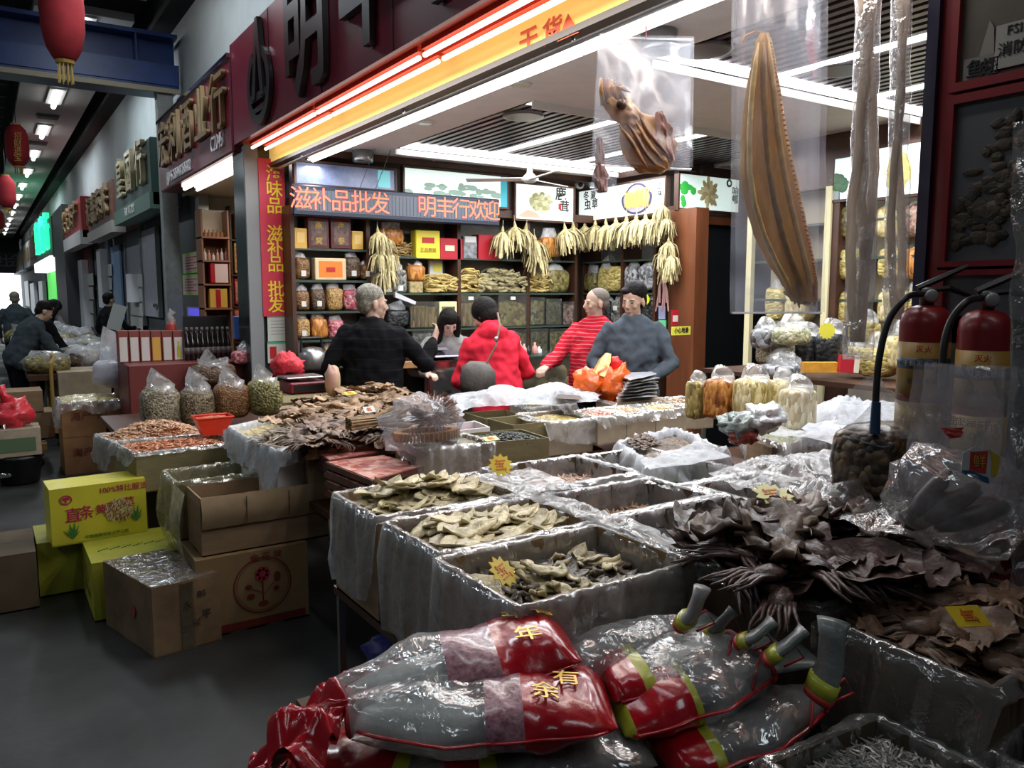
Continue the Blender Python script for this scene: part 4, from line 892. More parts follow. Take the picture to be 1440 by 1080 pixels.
# glass counter
YC = 6.0
MC = WY(YC); ca0, ca1 = wp(MC, 558, 500)[0], wp(MC, 806, 500)[0]; zc = wp(MC, 650, 505)[1]
ct = thing('glass_counter', 'glass display counter with wooden frame in front of the shelves', 'counter', ((ca0 + ca1) / 2, YC + .25, 0))
xw = wp(MC, 602, 520)[0]
b = MB(); b.box(ca0, ca1, 0, .45, -.5, 0, MC); obj('plinth', b, M_dwood, ct)
b = MB(); b.box(xw, ca1, zc - .015, zc, -.5, .02, MC); obj('glass_top', b, mat('glass_top', (.05, .09, .08), .08, coat=.5), ct)
b = MB(); b.box(ca0, xw - .02, zc - .05, zc, -.5, .02, MC); obj('wooden_top', b, mat('light_wood', (.42, .24, .10), .5, noise=.2), ct)
b = MB(); b.box(ca0, xw - .02, .6, .63, -.5, 0, MC); obj('inner_shelf', b, M_wood, ct)
for a in (ca0, xw - .03, wp(MC, 652, 520)[0], wp(MC, 733, 520)[0], ca1 - .02):
    b = MB(); b.box(a, a + .02, .45, zc - .05, -.02, 0, MC); obj('frame_post', b, M_dwood, ct)
b = MB(); b.box(xw, ca1, .45, zc - .015, -.01, -.004, MC); obj('glass_front', b, film('counter_glass', .04, (.4, .55, .5), gloss=.15, bump=0), ct)
b = MB(); b.box(xw, ca1, .45, zc - .015, -.5, -.48, MC); obj('inner_back', b, mat('dark_green_inner', (.02, .035, .03), .4), ct)
M_omaw = mat('olive_brown_maw', (.24, .17, .06), .5, noise=.4, scale=12)
for k in range(7):
    a_, z_ = wp(WY(YC + .18), 742 + k * 9, 540 - (k % 2) * 16); b = MB(); b.ell((a_, YC + .18, z_), (.09, .05, .07), 14, 8, nz=.5, ns=3, seed=k); obj('dried_maw', b, M_omaw, smooth=True, label='olive brown dried maw inside the glass counter beside the polo shirt man', cat='dried goods', group='maws in the glass counter')
for k in range(5):
    a_, z_ = wp(WY(YC + .2), 570 + k * 7, 548); b = MB(); b.ell((a_, YC + .2, .7), (.05, .05, .05), 10, 6, nz=.4, seed=k + 5); obj('film_wad', b, MILK, smooth=True, label='crumpled film wad in the open part of the counter', cat='film', group='film wads in the counter')
# on the counter: printer, papers, bottles
a_, z_ = wp(WY(YC + .1), 592, 500); t = thing('receipt_printer', 'dark printer with a lifted grey lid on the counter', 'printer', (a_, YC + .2, zc))
b = MB(); b.box(a_ - .16, a_ + .3, YC + .08, YC + .4, zc, zc + .07, bev=.01); obj('body', b, M_black, t)
b = MB(); b.box(a_ - .02, a_ + .3, YC + .05, YC + .4, zc + .085, zc + .105, Matrix.Identity(4)); obj('lid', b, mat('grey_lid', (.35, .36, .4), .3), t)
b = MB(); b.box(a_ + .06, a_ + .32, YC - .06, YC + .08, zc + .03, zc + .036); obj('paper', b, mat('lilac_paper', (.6, .6, .75), .5), t)
for k, (u, h, c_) in enumerate(((731, .13, M_white), (737, .1, MATS['rose_bottle']), (743, .08, M_black), (752, .11, MATS['rose_bottle']), (758, .07, M_white))):
    a_ = wp(WY(YC + .12), u, 500)[0]; b = MB(); b.lathe([(.025, 0), (.028, .01), (.026, h * .6), (.01, h * .8), (.01, h)], 10, T(a_, YC + .12, zc)); obj('bottle', b, c_, smooth=True, label='small bottle on the counter right of the red jacket, %s from it' % ordn(k), cat='bottle', group='bottles on the counter')
# ------------------------------------------------------------ people
def cap(b, p0, r0, p1, r1, M=None, flat=1):
    p0, p1 = V(p0), V(p1); d = (p1 - p0); L = max(d.length, 1e-4); d = d / L
    pts = [p0 - d * r0 * .85, p0 - d * r0 * .5, p0, p0 + d * L * .5, p1, p1 + d * r1 * .5, p1 + d * r1 * .85]
    b.tube(pts, [r0 * .5, r0 * .86, r0, (r0 + r1) / 2, r1, r1 * .86, r1 * .5], 12, M, flat=flat)
def rings(b, rs, n=18, M=None):
    """closed loft of ellipses: (center, x axis, y axis)"""
    vs = []
    for c, ax, ay in rs:
        for k in range(n): t = 2 * pi * k / n; vs.append(V(c) + V(ax) * cos(t) + V(ay) * sin(t))
    fs = [(i * n + k, i * n + (k + 1) % n, (i + 1) * n + (k + 1) % n, (i + 1) * n + k) for i in range(len(rs) - 1) for k in range(n)]
    fs += [tuple(range(n - 1, -1, -1)), tuple(range((len(rs) - 1) * n, len(rs) * n))]
    return b.add(vs, fs, M)
def remesh(o, vox, it=2):
    m = o.modifiers.new('Remesh', 'REMESH'); m.mode = 'VOXEL'; m.voxel_size = vox; m.use_smooth_shade = True
    s_ = o.modifiers.new('Smooth', 'SMOOTH'); s_.factor = .5; s_.iterations = it
    return o
def skin(name, c): return mat(name, c, .5, noise=.08, scale=30)
def hand(b, w_, d, nrm, s=1, curl=.5, side=1):
    """palm, four fingers and a thumb from the wrist w_ along d; nrm = the palm side"""
    w_, d, nrm = V(w_), V(d).normalized(), V(nrm); nrm = (nrm - d * nrm.dot(d)).normalized(); sd = d.cross(nrm) * side
    for k in range(4):
        o = w_ + d * .045 * s + sd * (k - 1.5) * .019 * s; cap(b, w_ + sd * (k - 1.5) * .012 * s, .017 * s, o + d * .035 * s, .013 * s)
        L = (.062, .072, .068, .052)[k] * s; p = o + d * .035 * s; q = p + (d * cos(curl * .5) + nrm * sin(curl * .5)) * L * .5; r_ = q + (d * cos(curl * 1.5) + nrm * sin(curl * 1.5)) * L * .5
        cap(b, p, .0095 * s, q, .0085 * s); cap(b, q, .0085 * s, r_, .007 * s)
    p = w_ + d * .02 * s - sd * .03 * s; q = p + (d * .75 - sd * .6 + nrm * .3).normalized() * .035 * s; cap(b, w_ + d * .01 * s, .016 * s, p, .014 * s); cap(b, p, .012 * s, q, .0105 * s); cap(b, q, .0105 * s, q + (d + nrm * .4).normalized() * .028 * s, .008 * s)
def person(label, loc, face, head_yaw=0, head_pitch=0, H=1.70, lean=0, side=0, J=None, skinc=(.52, .33, .23), top=None, trouser=None, hair=None, hairstyle='short', belly=0, wide=1, fem=False, sleeve=1, hood=False, collar=None, hands=True, vox=.011, legs=True, group=None, bulk=1.0, topname='jacket', longtop=.0, hs=1.0):
    """face: heading of the chest, radians clockwise from +Y; positions below are in the person's own frame (x right, y forward)"""
    t = thing('person', label, 'person', loc, group=group)
    s = H / 1.70; M = T(*loc) @ Matrix.Rotation(-face, 4, 'Z') @ Matrix.Scale(s, 4)
    RX = Matrix.Rotation(-lean, 4, 'X') @ Matrix.Rotation(side, 4, 'Y')
    def up_(p): return V((0, 0, .93)) + RX @ (V(p) - V((0, 0, .93)))
    sw = .185 * wide
    jt = dict(shL=up_((-sw, 0, 1.39)), shR=up_((sw, 0, 1.39)), hipL=V((-.09, 0, .9)), hipR=V((.09, 0, .9)), knL=V((-.1, .03, .49)), knR=V((.1, .03, .49)), anL=V((-.1, -.01, .08)), anR=V((.1, -.01, .08)))
    jt.update(elL=up_((-.26 * wide, -.03, 1.12)), elR=up_((.26 * wide, -.03, 1.12)), wrL=up_((-.25 * wide, .10, .88)), wrR=up_((.25 * wide, .10, .88)))
    if J: jt.update({k: V(v) for k, v in J.items()})
    ax = RX @ V((1, 0, 0)); ay = RX @ V((0, 1, 0)); az = RX @ V((0, 0, 1))
    nk = up_((0, .0, 1.46)); hc = up_((0, .015, 1.585)) + V((0, .015 * (lean > .2), 0))
    HR = (RX if lean < .2 else Matrix.Rotation(-lean * .5, 4, 'X')) @ Matrix.Rotation(-head_yaw, 4, 'Z') @ Matrix.Rotation(head_pitch, 4, 'X')
    HM = M @ T(*hc) @ HR @ Matrix.Scale(hs, 4)
    b = MB()
    # head: skull, jaw, nose, brow, ears, lips
    b.ell((0, -.012, .035), (.075, .093, .085), 18, 12, HM); b.ell((0, .022, -.035), (.058, .062, .075), 16, 10, HM); b.ell((0, .058, -.088), (.026, .022, .02), 10, 8, HM)
    b.ell((0, .03, -.005), (.066, .062, .05), 14, 8, HM)
    b.tube([(0, .082, .02), (0, .097, -.012), (0, .104, -.03)], [.008, .011, .015], 8, HM); b.ell((0, .09, -.036), (.018, .014, .010), 8, 6, HM)
    for q in (-1, 1):
        b.ell((q * .076, -.012, -.012), (.010, .02, .032), 8, 8, HM); b.ell((q * .03, .075, .022), (.022, .012, .009), 8, 6, HM); b.ell((q * .04, .062, -.025), (.02, .018, .018), 8, 6, HM)
    b.ell((0, .079, -.058), (.024, .012, .007), 10, 6, HM); b.ell((0, .077, -.070), (.02, .011, .008), 10, 6, HM)
    cap(b, nk - az * .05, .058, hc - az * .05, .052, M)
    # trunk
    fw = .9 if fem else 1
    tr = [((0, 0, .80), .10, .08), ((0, 0, .86), .165, .11), ((0, 0, .95), .165 * (1 if not fem else .98), .115), ((0, 0, 1.06), .145 * fw, .10 + belly * .5), ((0, .01, 1.2), .16 * fw, .11 + belly * .2), ((0, 0, 1.33), .165 * fw, .095), ((0, 0, 1.39), .13 * fw, .075), ((0, 0, 1.44), .06, .055)]
    rs = [(up_(c) if c[2] > .93 else V(c), ax * a * wide, ay * d) for c, a, d in tr]
    rings(b, [(M @ c, M.to_3x3() @ a, M.to_3x3() @ d) for c, a, d in rs])
    for q in ('L', 'R'):
        cap(b, jt['sh' + q] - az * .03 - (jt['sh' + q] - up_((0, 0, 1.39))) * .14, .042, jt['el' + q], .036, M); cap(b, jt['el' + q], .038, jt['wr' + q], .025, M)
        if legs: cap(b, jt['hip' + q], .08, jt['kn' + q], .055, M); cap(b, jt['kn' + q], .052, jt['an' + q], .035, M); cap(b, jt['an' + q] + V((0, -.03, -.035)), .035, jt['an' + q] + V((0, .13, -.05)), .03, M)
        if hands:
            hd = (jt['wr' + q] - jt['el' + q]).normalized(); hd = (hd + V((jt.get('hd' + q) or (0, 0, 0)))).normalized(); bb = MB(); hand(bb, (0, 0, 0), (0, 1, 0), (0, 0, -1), 1.0, .8, -1 if q == 'L' else 1)
            zz = V((0, 0, 1)) if abs(hd.z) < .8 else V((1, 0, 0)) * (-1 if q == 'L' else 1); xx = hd.cross(zz).normalized(); zz = xx.cross(hd)
            L = Matrix(((xx.x, hd.x, zz.x, jt['wr' + q].x), (xx.y, hd.y, zz.y, jt['wr' + q].y), (xx.z, hd.z, zz.z, jt['wr' + q].z), (0, 0, 0, 1))); b.add(bb.v, bb.f, M @ L)
    remesh(obj('body', b, skin('skin_%d' % int(skinc[0] * 100), skinc), t, True), vox * .62, 1)
    # clothes
    if top:
        b = MB(); k_ = bulk; z0 = .80 - longtop
        tr = [((0, 0, z0), .17, .115), ((0, 0, z0 + .02), .19, .13 + belly * .3), ((0, 0, .95), .185 * fw, .13 + belly * .8), ((0, 0, 1.06), .175 * fw, .125 + belly), ((0, .01, 1.2), .185 * fw, .13 + belly * .6), ((0, 0, 1.33), .196, .122), ((0, 0, 1.395), .178, .1), ((0, 0, 1.435), .115, .082), ((0, 0, 1.47), .07, .066)]
        rs = [(up_(c) if c[2] > .93 else V(c), ax * a * wide * k_, ay * d * k_) for c, a, d in tr]
        rings(b, [(M @ c, M.to_3x3() @ a, M.to_3x3() @ d) for c, a, d in rs])
        for q in ('L', 'R'):
            cap(b, jt['sh' + q] - az * .022 - (jt['sh' + q] - up_((0, 0, 1.39))) * .06, .058 * k_, jt['el' + q], .053 * k_, M); w_ = jt['el' + q].lerp(jt['wr' + q], sleeve * .93); cap(b, jt['el' + q], .054 * k_, w_, .040 * k_, M)
        if hood: b.ell((0, 0, 0), (.135, .07, .07), 14, 8, M @ T(*up_((0, -.09, 1.425)))); b.ell((0, 0, 0), (.10, .05, .06), 14, 8, M @ T(*up_((0, -.07, 1.48)))) 
        if collar != 'none': rings(b, [(M @ (nk + az * z_), (M.to_3x3() @ ax) * r_, (M.to_3x3() @ ay) * r_) for z_, r_ in ((-.04, .09), (.0, .074 * k_), (.03, .066 * k_))])
        o_ = remesh(obj(topname, b, top, t, True), vox, 3); dm = o_.modifiers.new('Folds', 'DISPLACE'); dm.texture = _ct; dm.strength = .045; dm.mid_level = .45
    if trouser:
        b = MB(); rings(b, [(M @ V(c), M.to_3x3() @ V((a, 0, 0)), M.to_3x3() @ V((0, d, 0))) for c, a, d in (((0, 0, .78), .12, .1), ((0, 0, .84), .172 * wide, .122), ((0, 0, .95), .172 * wide, .122), ((0, 0, 1.0), .15 * wide, .11))])
        for q in ('L', 'R'): cap(b, jt['hip' + q], .10, jt['kn' + q], .075, M); cap(b, jt['kn' + q], .073, jt['an' + q] + V((0, 0, .03)), .06, M)
        remesh(obj('trousers', b, trouser, t, True), vox * 1.15, 2)
        for q in ('L', 'R'):
            a = jt['an' + q]; b = MB(); b.ell(a + V((0, .05, -.04)), (.05, .135, .045), 14, 8, M); b.box(a.x - .045, a.x + .045, a.y - .08, a.y + .18, a.z - .08, a.z - .06, M, bev=.008); obj('shoe', b, M_black, t, True)
    # hair
    if hair:
        b = MB()
        if hairstyle == 'short': b.ell((0, -.024, .055), (.083, .098, .083), 16, 10, HM, nz=.06, ns=6); b.ell((0, -.06, .0), (.07, .052, .07), 12, 8, HM, nz=.05)
        if hairstyle == 'cropped': b.ell((0, -.024, .047), (.078, .094, .080), 16, 10, HM, nz=.02, ns=6); b.ell((0, -.052, .0), (.07, .052, .058), 12, 8, HM)
        if hairstyle == 'thick': b.ell((0, -.03, .068), (.093, .100, .082), 16, 10, HM, nz=.10, ns=5); b.ell((0, -.055, -.0), (.082, .06, .075), 12, 8, HM, nz=.08); b.ell((.03, .04, .085), (.055, .045, .024), 10, 6, HM, nz=.1)
        if hairstyle == 'bob': b.ell((0, -.025, .035), (.098, .108, .108), 18, 10, HM, nz=.05); b.ell((0, -.035, -.02), (.092, .085, .085), 14, 8, HM, nz=.05)
        if hairstyle == 'long':
            b.ell((0, -.018, .048), (.088, .100, .088), 18, 10, HM, nz=.04)
            for q in (-1, 1): b.tube([(q * .055, .0, .09), (q * .082, .02, .02), (q * .088, .035, -.10), (q * .085, .06, -.24), (q * .075, .06, -.36)], [.03, .035, .04, .036, .015], 10, HM)
            b.tube([(0, -.06, .05), (0, -.085, -.08), (0, -.09, -.25)], [.07, .075, .05], 12, HM)
        if hairstyle == 'pony': b.ell((0, -.018, .048), (.082, .098, .085), 18, 10, HM, nz=.04); b.tube([(0, -.1, .06), (0, -.15, .02), (0, -.15, -.14), (0, -.13, -.24)], [.025, .038, .035, .01], 10, HM)
        remesh(obj('hair', b, hair, t, True), .008, 1)
    for q in (-1, 1):
        b = MB(); b.ell((q * .030, .0795, .003), (.0115, .007, .0065), 10, 6, HM); obj('eye', b, mat('eye_dark', (.06, .04, .035), .2), t, True)
        b = MB(); b.tube([(q * .014, .088, .023), (q * .032, .087, .028), (q * .05, .074, .022)], [.002, .004, .002], 6, HM, flat=.5); obj('eyebrow', b, hair or M_black, t)
    b = MB(); b.tube([(-.02, .083, -.064), (0, .0905, -.0635), (.02, .083, -.064)], [.002, .0045, .002], 6, HM); obj('lips', b, mat('lips', (.35, .12, .10), .5), t)
    return t, M, HM, jt
def dull(m): m.node_tree.nodes['Principled BSDF'].inputs['Specular IOR Level'].default_value = .12; return m
def cloth(name, c, **k): return dull(mat(name, c, .9, bump=.5, bscale=14, noise=.2, scale=10, **k))
_ct = bpy.data.textures.new('cloth_folds', 'CLOUDS'); _ct.noise_scale = .10; _ct.noise_depth = 1
black_hair = dull(mat('black_hair', (.010, .008, .008), .55, bump=.8, bscale=90))
grey_hair = mat('grey_hair', (.22, .21, .17), .6, bump=.9, bscale=90, noise=.5, scale=40)
def heading(dx, dy): return atan2(dx, dy)
# quilted black coat: horizontal seams
def striped(name, c1, c2, sc, thr=.5, coat=0):
    if name in MATS: return MATS[name]
    m = dull(mat(name, c1, .9)); nt = m.node_tree; b = nt.nodes['Principled BSDF']; tc = _n(nt, 'ShaderNodeTexCoord'); sp = _n(nt, 'ShaderNodeSeparateXYZ'); nt.links.new(tc.outputs['Object'], sp.inputs[0])
    ns = _n(nt, 'ShaderNodeTexNoise'); ns.inputs['Scale'].default_value = 5; nt.links.new(tc.outputs['Object'], ns.inputs['Vector'])
    a = _n(nt, 'ShaderNodeMath', operation='MULTIPLY_ADD'); a.inputs[1].default_value = .035; nt.links.new(ns.outputs['Fac'], a.inputs[0]); nt.links.new(sp.outputs['Z'], a.inputs[2])
    f = _n(nt, 'ShaderNodeMath', operation='MULTIPLY'); f.inputs[1].default_value = sc; nt.links.new(a.outputs[0], f.inputs[0])
    fr = _n(nt, 'ShaderNodeMath', operation='FRACT'); nt.links.new(f.outputs[0], fr.inputs[0]); g = _n(nt, 'ShaderNodeMath', operation='GREATER_THAN'); g.inputs[1].default_value = thr; nt.links.new(fr.outputs[0], g.inputs[0])
    mx = _n(nt, 'ShaderNodeMix', data_type='RGBA'); mx.inputs[6].default_value = c4(c1); mx.inputs[7].default_value = c4(c2); nt.links.new(g.outputs[0], mx.inputs[0]); nt.links.new(mx.outputs[2], b.inputs['Base Color'])
    return m
def ground(u, d): p = atD(u, 412, d); return (p.x, p.y, 0)
# man in the black coat
L_ = ground(521, 5.55); f_ = heading(.62, .78)
tb, Mb, Hb, jb = person('grey haired man in a black quilted coat raising one hand, seen from behind', L_, f_, head_yaw=radians(52), H=1.69, lean=.06, wide=1.04, bulk=1.15, longtop=.12, hs=1.06,
    J=dict(elR=(.36, .10, 1.16), wrR=(.40, .26, 1.32), hdR=(.1, .1, .6), elL=(-.29, -.06, 1.14), wrL=(-.22, .06, .95)), skinc=(.50, .33, .25),
    top=striped('black_quilt', (.006, .006, .008), (.014, .015, .017), 14, .9), trouser=cloth('dark_trousers', (.01, .01, .014)), hair=grey_hair, hairstyle='short', topname='coat')
# woman behind the counter
L_ = ground(624, 7.1)
person('young woman with long black hair and a beige jacket bending over the counter', L_, heading(-.35, -.94), head_yaw=radians(-12), head_pitch=radians(-26), H=1.56, lean=.42, fem=True,
    J=dict(elL=(-.24, .30, 1.02), wrL=(-.10, .48, 1.04), elR=(.34, .26, 1.08), wrR=(.22, .50, 1.06)), skinc=(.62, .42, .33), top=cloth('beige_jacket', (.27, .27, .26)), trouser=MATS['dark_trousers'], hair=black_hair, hairstyle='long', topname='jacket', bulk=1.0)
# woman in the red jacket
L_ = ground(703, 6.15)
tr_, Mr, Hr, jr = person('woman in a bright red hooded jacket and navy trousers, seen from behind at the counter', L_, heading(.15, .98), head_yaw=radians(-30), head_pitch=radians(-30), H=1.60, lean=.20, side=-.12, wide=1.14, bulk=1.12, fem=True, hood=True, longtop=.05, hs=1.08,
    J=dict(elL=(-.32, .12, 1.02), wrL=(-.24, .34, 1.00), elR=(.30, .10, 1.08), wrR=(.18, .3, 1.0)), skinc=(.58, .38, .3), top=cloth('red_jacket', (.75, .03, .06)), trouser=cloth('navy_trousers', (.012, .018, .05)), hair=black_hair, hairstyle='bob')
# her shoulder bag
c_ = atD(672, 532, 5.95); bg_ = thing('shoulder_bag', 'grey leather shoulder bag on a thin strap across the red jacket', 'bag', (c_.x, c_.y, c_.z - .14))
b = MB(); b.ell(c_, (.135, .07, .125), 16, 10, T(*c_) @ Matrix.Rotation(-.3, 4, 'Z') @ T(*(-c_)), nz=.2, ns=2.4, pw=.8); obj('bag_body', b, mat('grey_leather', (.12, .11, .10), .5, noise=.3, bump=.3), bg_, True)
s0, s1, s2 = atD(703, 458, 5.98), atD(697, 487, 5.93), atD(684, 512, 5.95); b = MB(); b.tube([atD(700, 440, 6.05), s0, s1, s2], .008, 6); obj('strap', b, mat('tan_strap', (.25, .16, .12), .5), bg_)
b = MB(); b.ell(atD(698, 477, 5.92), (.02, .012, .02), 10, 6); obj('buckle', b, M_steel, bg_, True)
# man in the red striped polo shirt
L_ = ground(838, 6.35)
person('bald greying man in a red polo shirt with thin white stripes, hand on the counter', L_, heading(-.80, -.32), head_yaw=radians(42), head_pitch=radians(-4), H=1.68, lean=-.03, wide=1.10, belly=.06, bulk=1.06,
    J=dict(elL=(-.30, .02, 1.12), wrL=(-.27, .12, .90), elR=(.26, .20, 1.14), wrR=(.20, .44, 1.09), hdR=(0, .3, -.1)), skinc=(.50, .31, .22), top=striped('red_polo', (.48, .012, .03), (.52, .16, .17), 34, .8), trouser=MATS['dark_trousers'], hair=mat('shaved_hair', (.16, .13, .11), .7, bump=.5, bscale=120), hairstyle='cropped', topname='polo_shirt')
# young man in the grey sweater
L_ = ground(892, 5.95)
tg, Mg, Hg, jg = person('young man in a grey blue zip sweater and jeans fastening his hands', L_, heading(-.62, -.60), head_yaw=radians(24), head_pitch=radians(-6), H=1.71, lean=.10,
    J=dict(elL=(-.29, .06, 1.12), wrL=(-.06, .24, 1.0), elR=(.30, .02, 1.13), wrR=(.10, .25, 1.0)), skinc=(.52, .34, .25), top=cloth('grey_sweater', (.085, .105, .13)), trouser=cloth('blue_jeans', (.05, .08, .15)), hair=black_hair, hairstyle='thick', topname='sweater', bulk=1.05)
wt = thing('wristwatch', 'black wristwatch on the grey sweater cuff', 'watch', Mg @ jg['wrL']); b = MB(); p_ = Mg @ jg['wrL']; b.lathe([(.036, -.02), (.038, 0), (.036, .02)], 14, T(*p_) @ Matrix.Rotation(1.3, 4, 'Y')); obj('band', b, M_black, wt)
# people along the hall
def g2(u, d): return ground(u, d)
person('young man in a black jacket holding a white sheet by the far doors', g2(152, 13.2), heading(.8, .5), H=1.64, top=cloth('black_jacket', (.010, .010, .013)), trouser=MATS['dark_trousers'], hair=black_hair, hairstyle='short', vox=.018,
    J=dict(elR=(.26, .12, 1.1), wrR=(.2, .34, 1.1)), skinc=(.5, .35, .28))
p_ = atD(163, 445, 13.0); b = MB(); b.box(-.09, .12, -.004, .004, -.22, .2, T(*p_) @ Matrix.Rotation(.3, 4, 'Y')); obj('paper_sheet', b, MATS['paper_white'], label='white sheet held by the young man in black', cat='paper')
person('man in a dark grey jacket leaning over the goods at the left edge', g2(16, 9.2), heading(.9, .2), H=1.62, lean=.50, head_pitch=-.3, wide=1.2, bulk=1.15, top=cloth('slate_jacket', (.05, .065, .075)), trouser=MATS['dark_trousers'], hair=black_hair, vox=.015, J=dict(elR=(.3, .35, 1.0), wrR=(.2, .55, .95), elL=(-.25, .4, 1.0), wrL=(-.1, .6, .95)))
person('woman with hanging black hair bending over the goods beside the grey jacket', g2(42, 10.6), heading(.85, .1), H=1.60, lean=.40, head_pitch=-.5, fem=True, top=MATS['black_jacket'], trouser=MATS['dark_trousers'], hair=black_hair, hairstyle='long', vox=.016, J=dict(elR=(.24, .3, 1.0), wrR=(.2, .5, .9), elL=(-.24, .3, 1.0), wrL=(-.1, .5, .9)))
person('distant figure against the bright hall exit', g2(20, 14), heading(.2, 1), H=1.66, wide=1.1, top=MATS['slate_jacket'], trouser=MATS['dark_trousers'], hair=grey_hair, vox=.02)
person('woman in black with pale sleeves in front of the green lit shop', g2(85, 20), heading(-.9, .1), H=1.45, lean=.5, head_pitch=-.3, fem=True, top=cloth('pale_sleeves', (.3, .28, .28)), trouser=MATS['dark_trousers'], hair=black_hair, hairstyle='pony', vox=.02, J=dict(elR=(.24, .3, 1.0), wrR=(.2, .5, .9), elL=(-.24, .3, 1.0), wrL=(-.1, .5, .9)))
# ------------------------------------------------------------ boxes of dried goods
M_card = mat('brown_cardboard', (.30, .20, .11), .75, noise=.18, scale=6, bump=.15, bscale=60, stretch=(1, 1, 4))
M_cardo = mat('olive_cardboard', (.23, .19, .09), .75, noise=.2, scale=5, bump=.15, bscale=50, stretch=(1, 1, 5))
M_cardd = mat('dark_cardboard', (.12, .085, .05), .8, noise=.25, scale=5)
M_cardp = mat('pale_cardboard', (.42, .34, .24), .75, noise=.2, scale=6)
def rq(x0, x1, y0, y1): return [(x0, y0), (x1, y0), (x1, y1), (x0, y1)]
def q4(px_, z): return [tuple(atZ(u, v, z)[:2]) for u, v in px_]
def lerpq(q, s, t):
    a = V(q[0]).lerp(V(q[1]), s); b = V(q[3]).lerp(V(q[2]), s); return a.lerp(b, t)
def carton(label, q, z0, z1, m=None, name='cardboard_box', cat='box', th=.006, lid=False, group=None, sag=.0, bottom=True, mi=None):
    q = [V(p) for p in q]; c = sum(q, V((0, 0))) / 4; m = m or M_card
    t = thing(name, label, cat, (c.x, c.y, z0), group=group)
    for i in range(4):
        a, b_ = q[i], q[(i + 1) % 4]; ia, ib = a + (c - a).normalized() * th * 1.4, b_ + (c - b_).normalized() * th * 1.4
        e = (b_ - a).normalized() * .0015
        b = MB(); n = 6; vs = []
        for k in range(n + 1):
            s = k / n; o, i_ = a.lerp(b_, s), ia.lerp(ib, s); z = z1 + (noise.noise(V((o.x * 3, o.y * 3, z1))) * sag)
            vs += [(o.x, o.y, z0), (o.x, o.y, z), (i_.x, i_.y, z), (i_.x, i_.y, z0)]
        fs = [(k * 4 + j, k * 4 + (j + 1) % 4, k * 4 + 4 + (j + 1) % 4, k * 4 + 4 + j) for k in range(n) for j in range(4)] + [(3, 2, 1, 0), (n * 4, n * 4 + 1, n * 4 + 2, n * 4 + 3)]
        b.add(vs, fs); obj('side_panel', b, m, t)
    b = MB(); b.hexa([(p.x, p.y, z0) for p in q], [(p.x, p.y, z0 + .008) for p in q]); obj('bottom_panel', b, m, t)
    if lid:
        for k, (s0, s1) in enumerate(((0, .498), (.502, 1))):
            b = MB(); pts = [lerpq(q, 0, s0), lerpq(q, 1, s0), lerpq(q, 1, s1), lerpq(q, 0, s1)]; b.hexa([(p.x, p.y, z1) for p in pts], [(p.x, p.y, z1 + .006) for p in pts]); obj('lid_flap', b, m, t)
    return t
def liner(t, q, z1, drop=.15, inn=.12, m=None, amp=.012, seed=None, drops=None, n=120, name='plastic_liner', parent=True, label=None):
    """plastic sheet that lines the box and hangs over its rim; drops: outside drop for each side of the quad"""
    q = [V(p) for p in q]; c = sum(q, V((0, 0))) / 4; seed = seed if seed is not None else R() * 50
    per = [(q[(i + 1) % 4] - q[i]).length for i in range(4)]; tot = sum(per); drops = drops or [drop] * 4
    prof = [(-1, -1), (-.6, -.55), (-.35, -.2), (-.1, .06), (.25, .05), (.55, -.15), (.8, -.45), (.95, -.75), (1.1, -1)]
    vs = []
    for k in range(n):
        s = k / n * tot; i = 0
        while i < 3 and s > per[i]: s -= per[i]; i += 1
        f = min(1, s / per[i]); p = q[i].lerp(q[(i + 1) % 4], f); e = (q[(i + 1) % 4] - q[i]).normalized(); nr = V((e.y, -e.x)); 
        if nr.dot(p - c) < 0: nr = -nr
        cf = min(f, 1 - f); 
        if cf < .12:
            j = (i + (1 if f > .5 else -1)) % 4; e2 = (q[(j + 1) % 4] - q[j]).normalized(); n2 = V((e2.y, -e2.x)); mid2 = (q[j] + q[(j + 1) % 4]) / 2
            if n2.dot(mid2 - c) < 0: n2 = -n2
            nr = (nr + n2 * (.5 - cf / .24)).normalized()
        d_ = drops[i] * (.75 + .5 * noise.noise(V((k / n * 9, seed, 1)))) if drops[i] > 0 else .015
        if cf < .1 and drops[i] > 0: jj = (i + (1 if f > .5 else -1)) % 4; d_ *= .6 + .4 * (1 if drops[jj] > .05 else .4)
        for (o, h) in prof:
            w = .012 + (.012 if o > 0 else 0); pl = noise.noise(V((k / n * 38, h * 1.2, seed))) * amp * (.4 + abs(o)) * (1.6 if o > 0 else 1) + noise.noise(V((k / n * 90, h * 3, seed))) * amp * .5
            off = (o * w if o < 0 else .004 + o * w) + pl; 
            if o < 0: off = min(off - .004, -.004) 
            else: off = max(off, .003)
            if abs(h) < .07: z = z1 + .004 + abs(pl) * .9
            else: z = z1 + (h * (inn if o < 0 else d_))
            vs.append((p.x + nr.x * off, p.y + nr.y * off, z))
    m_ = len(prof); fs = [(k * m_ + j, ((k + 1) % n) * m_ + j, ((k + 1) % n) * m_ + j + 1, k * m_ + j + 1) for k in range(n) for j in range(m_ - 1)]
    b = MB(); b.add(vs, fs); return obj(name, b, m or LINER, t, True)
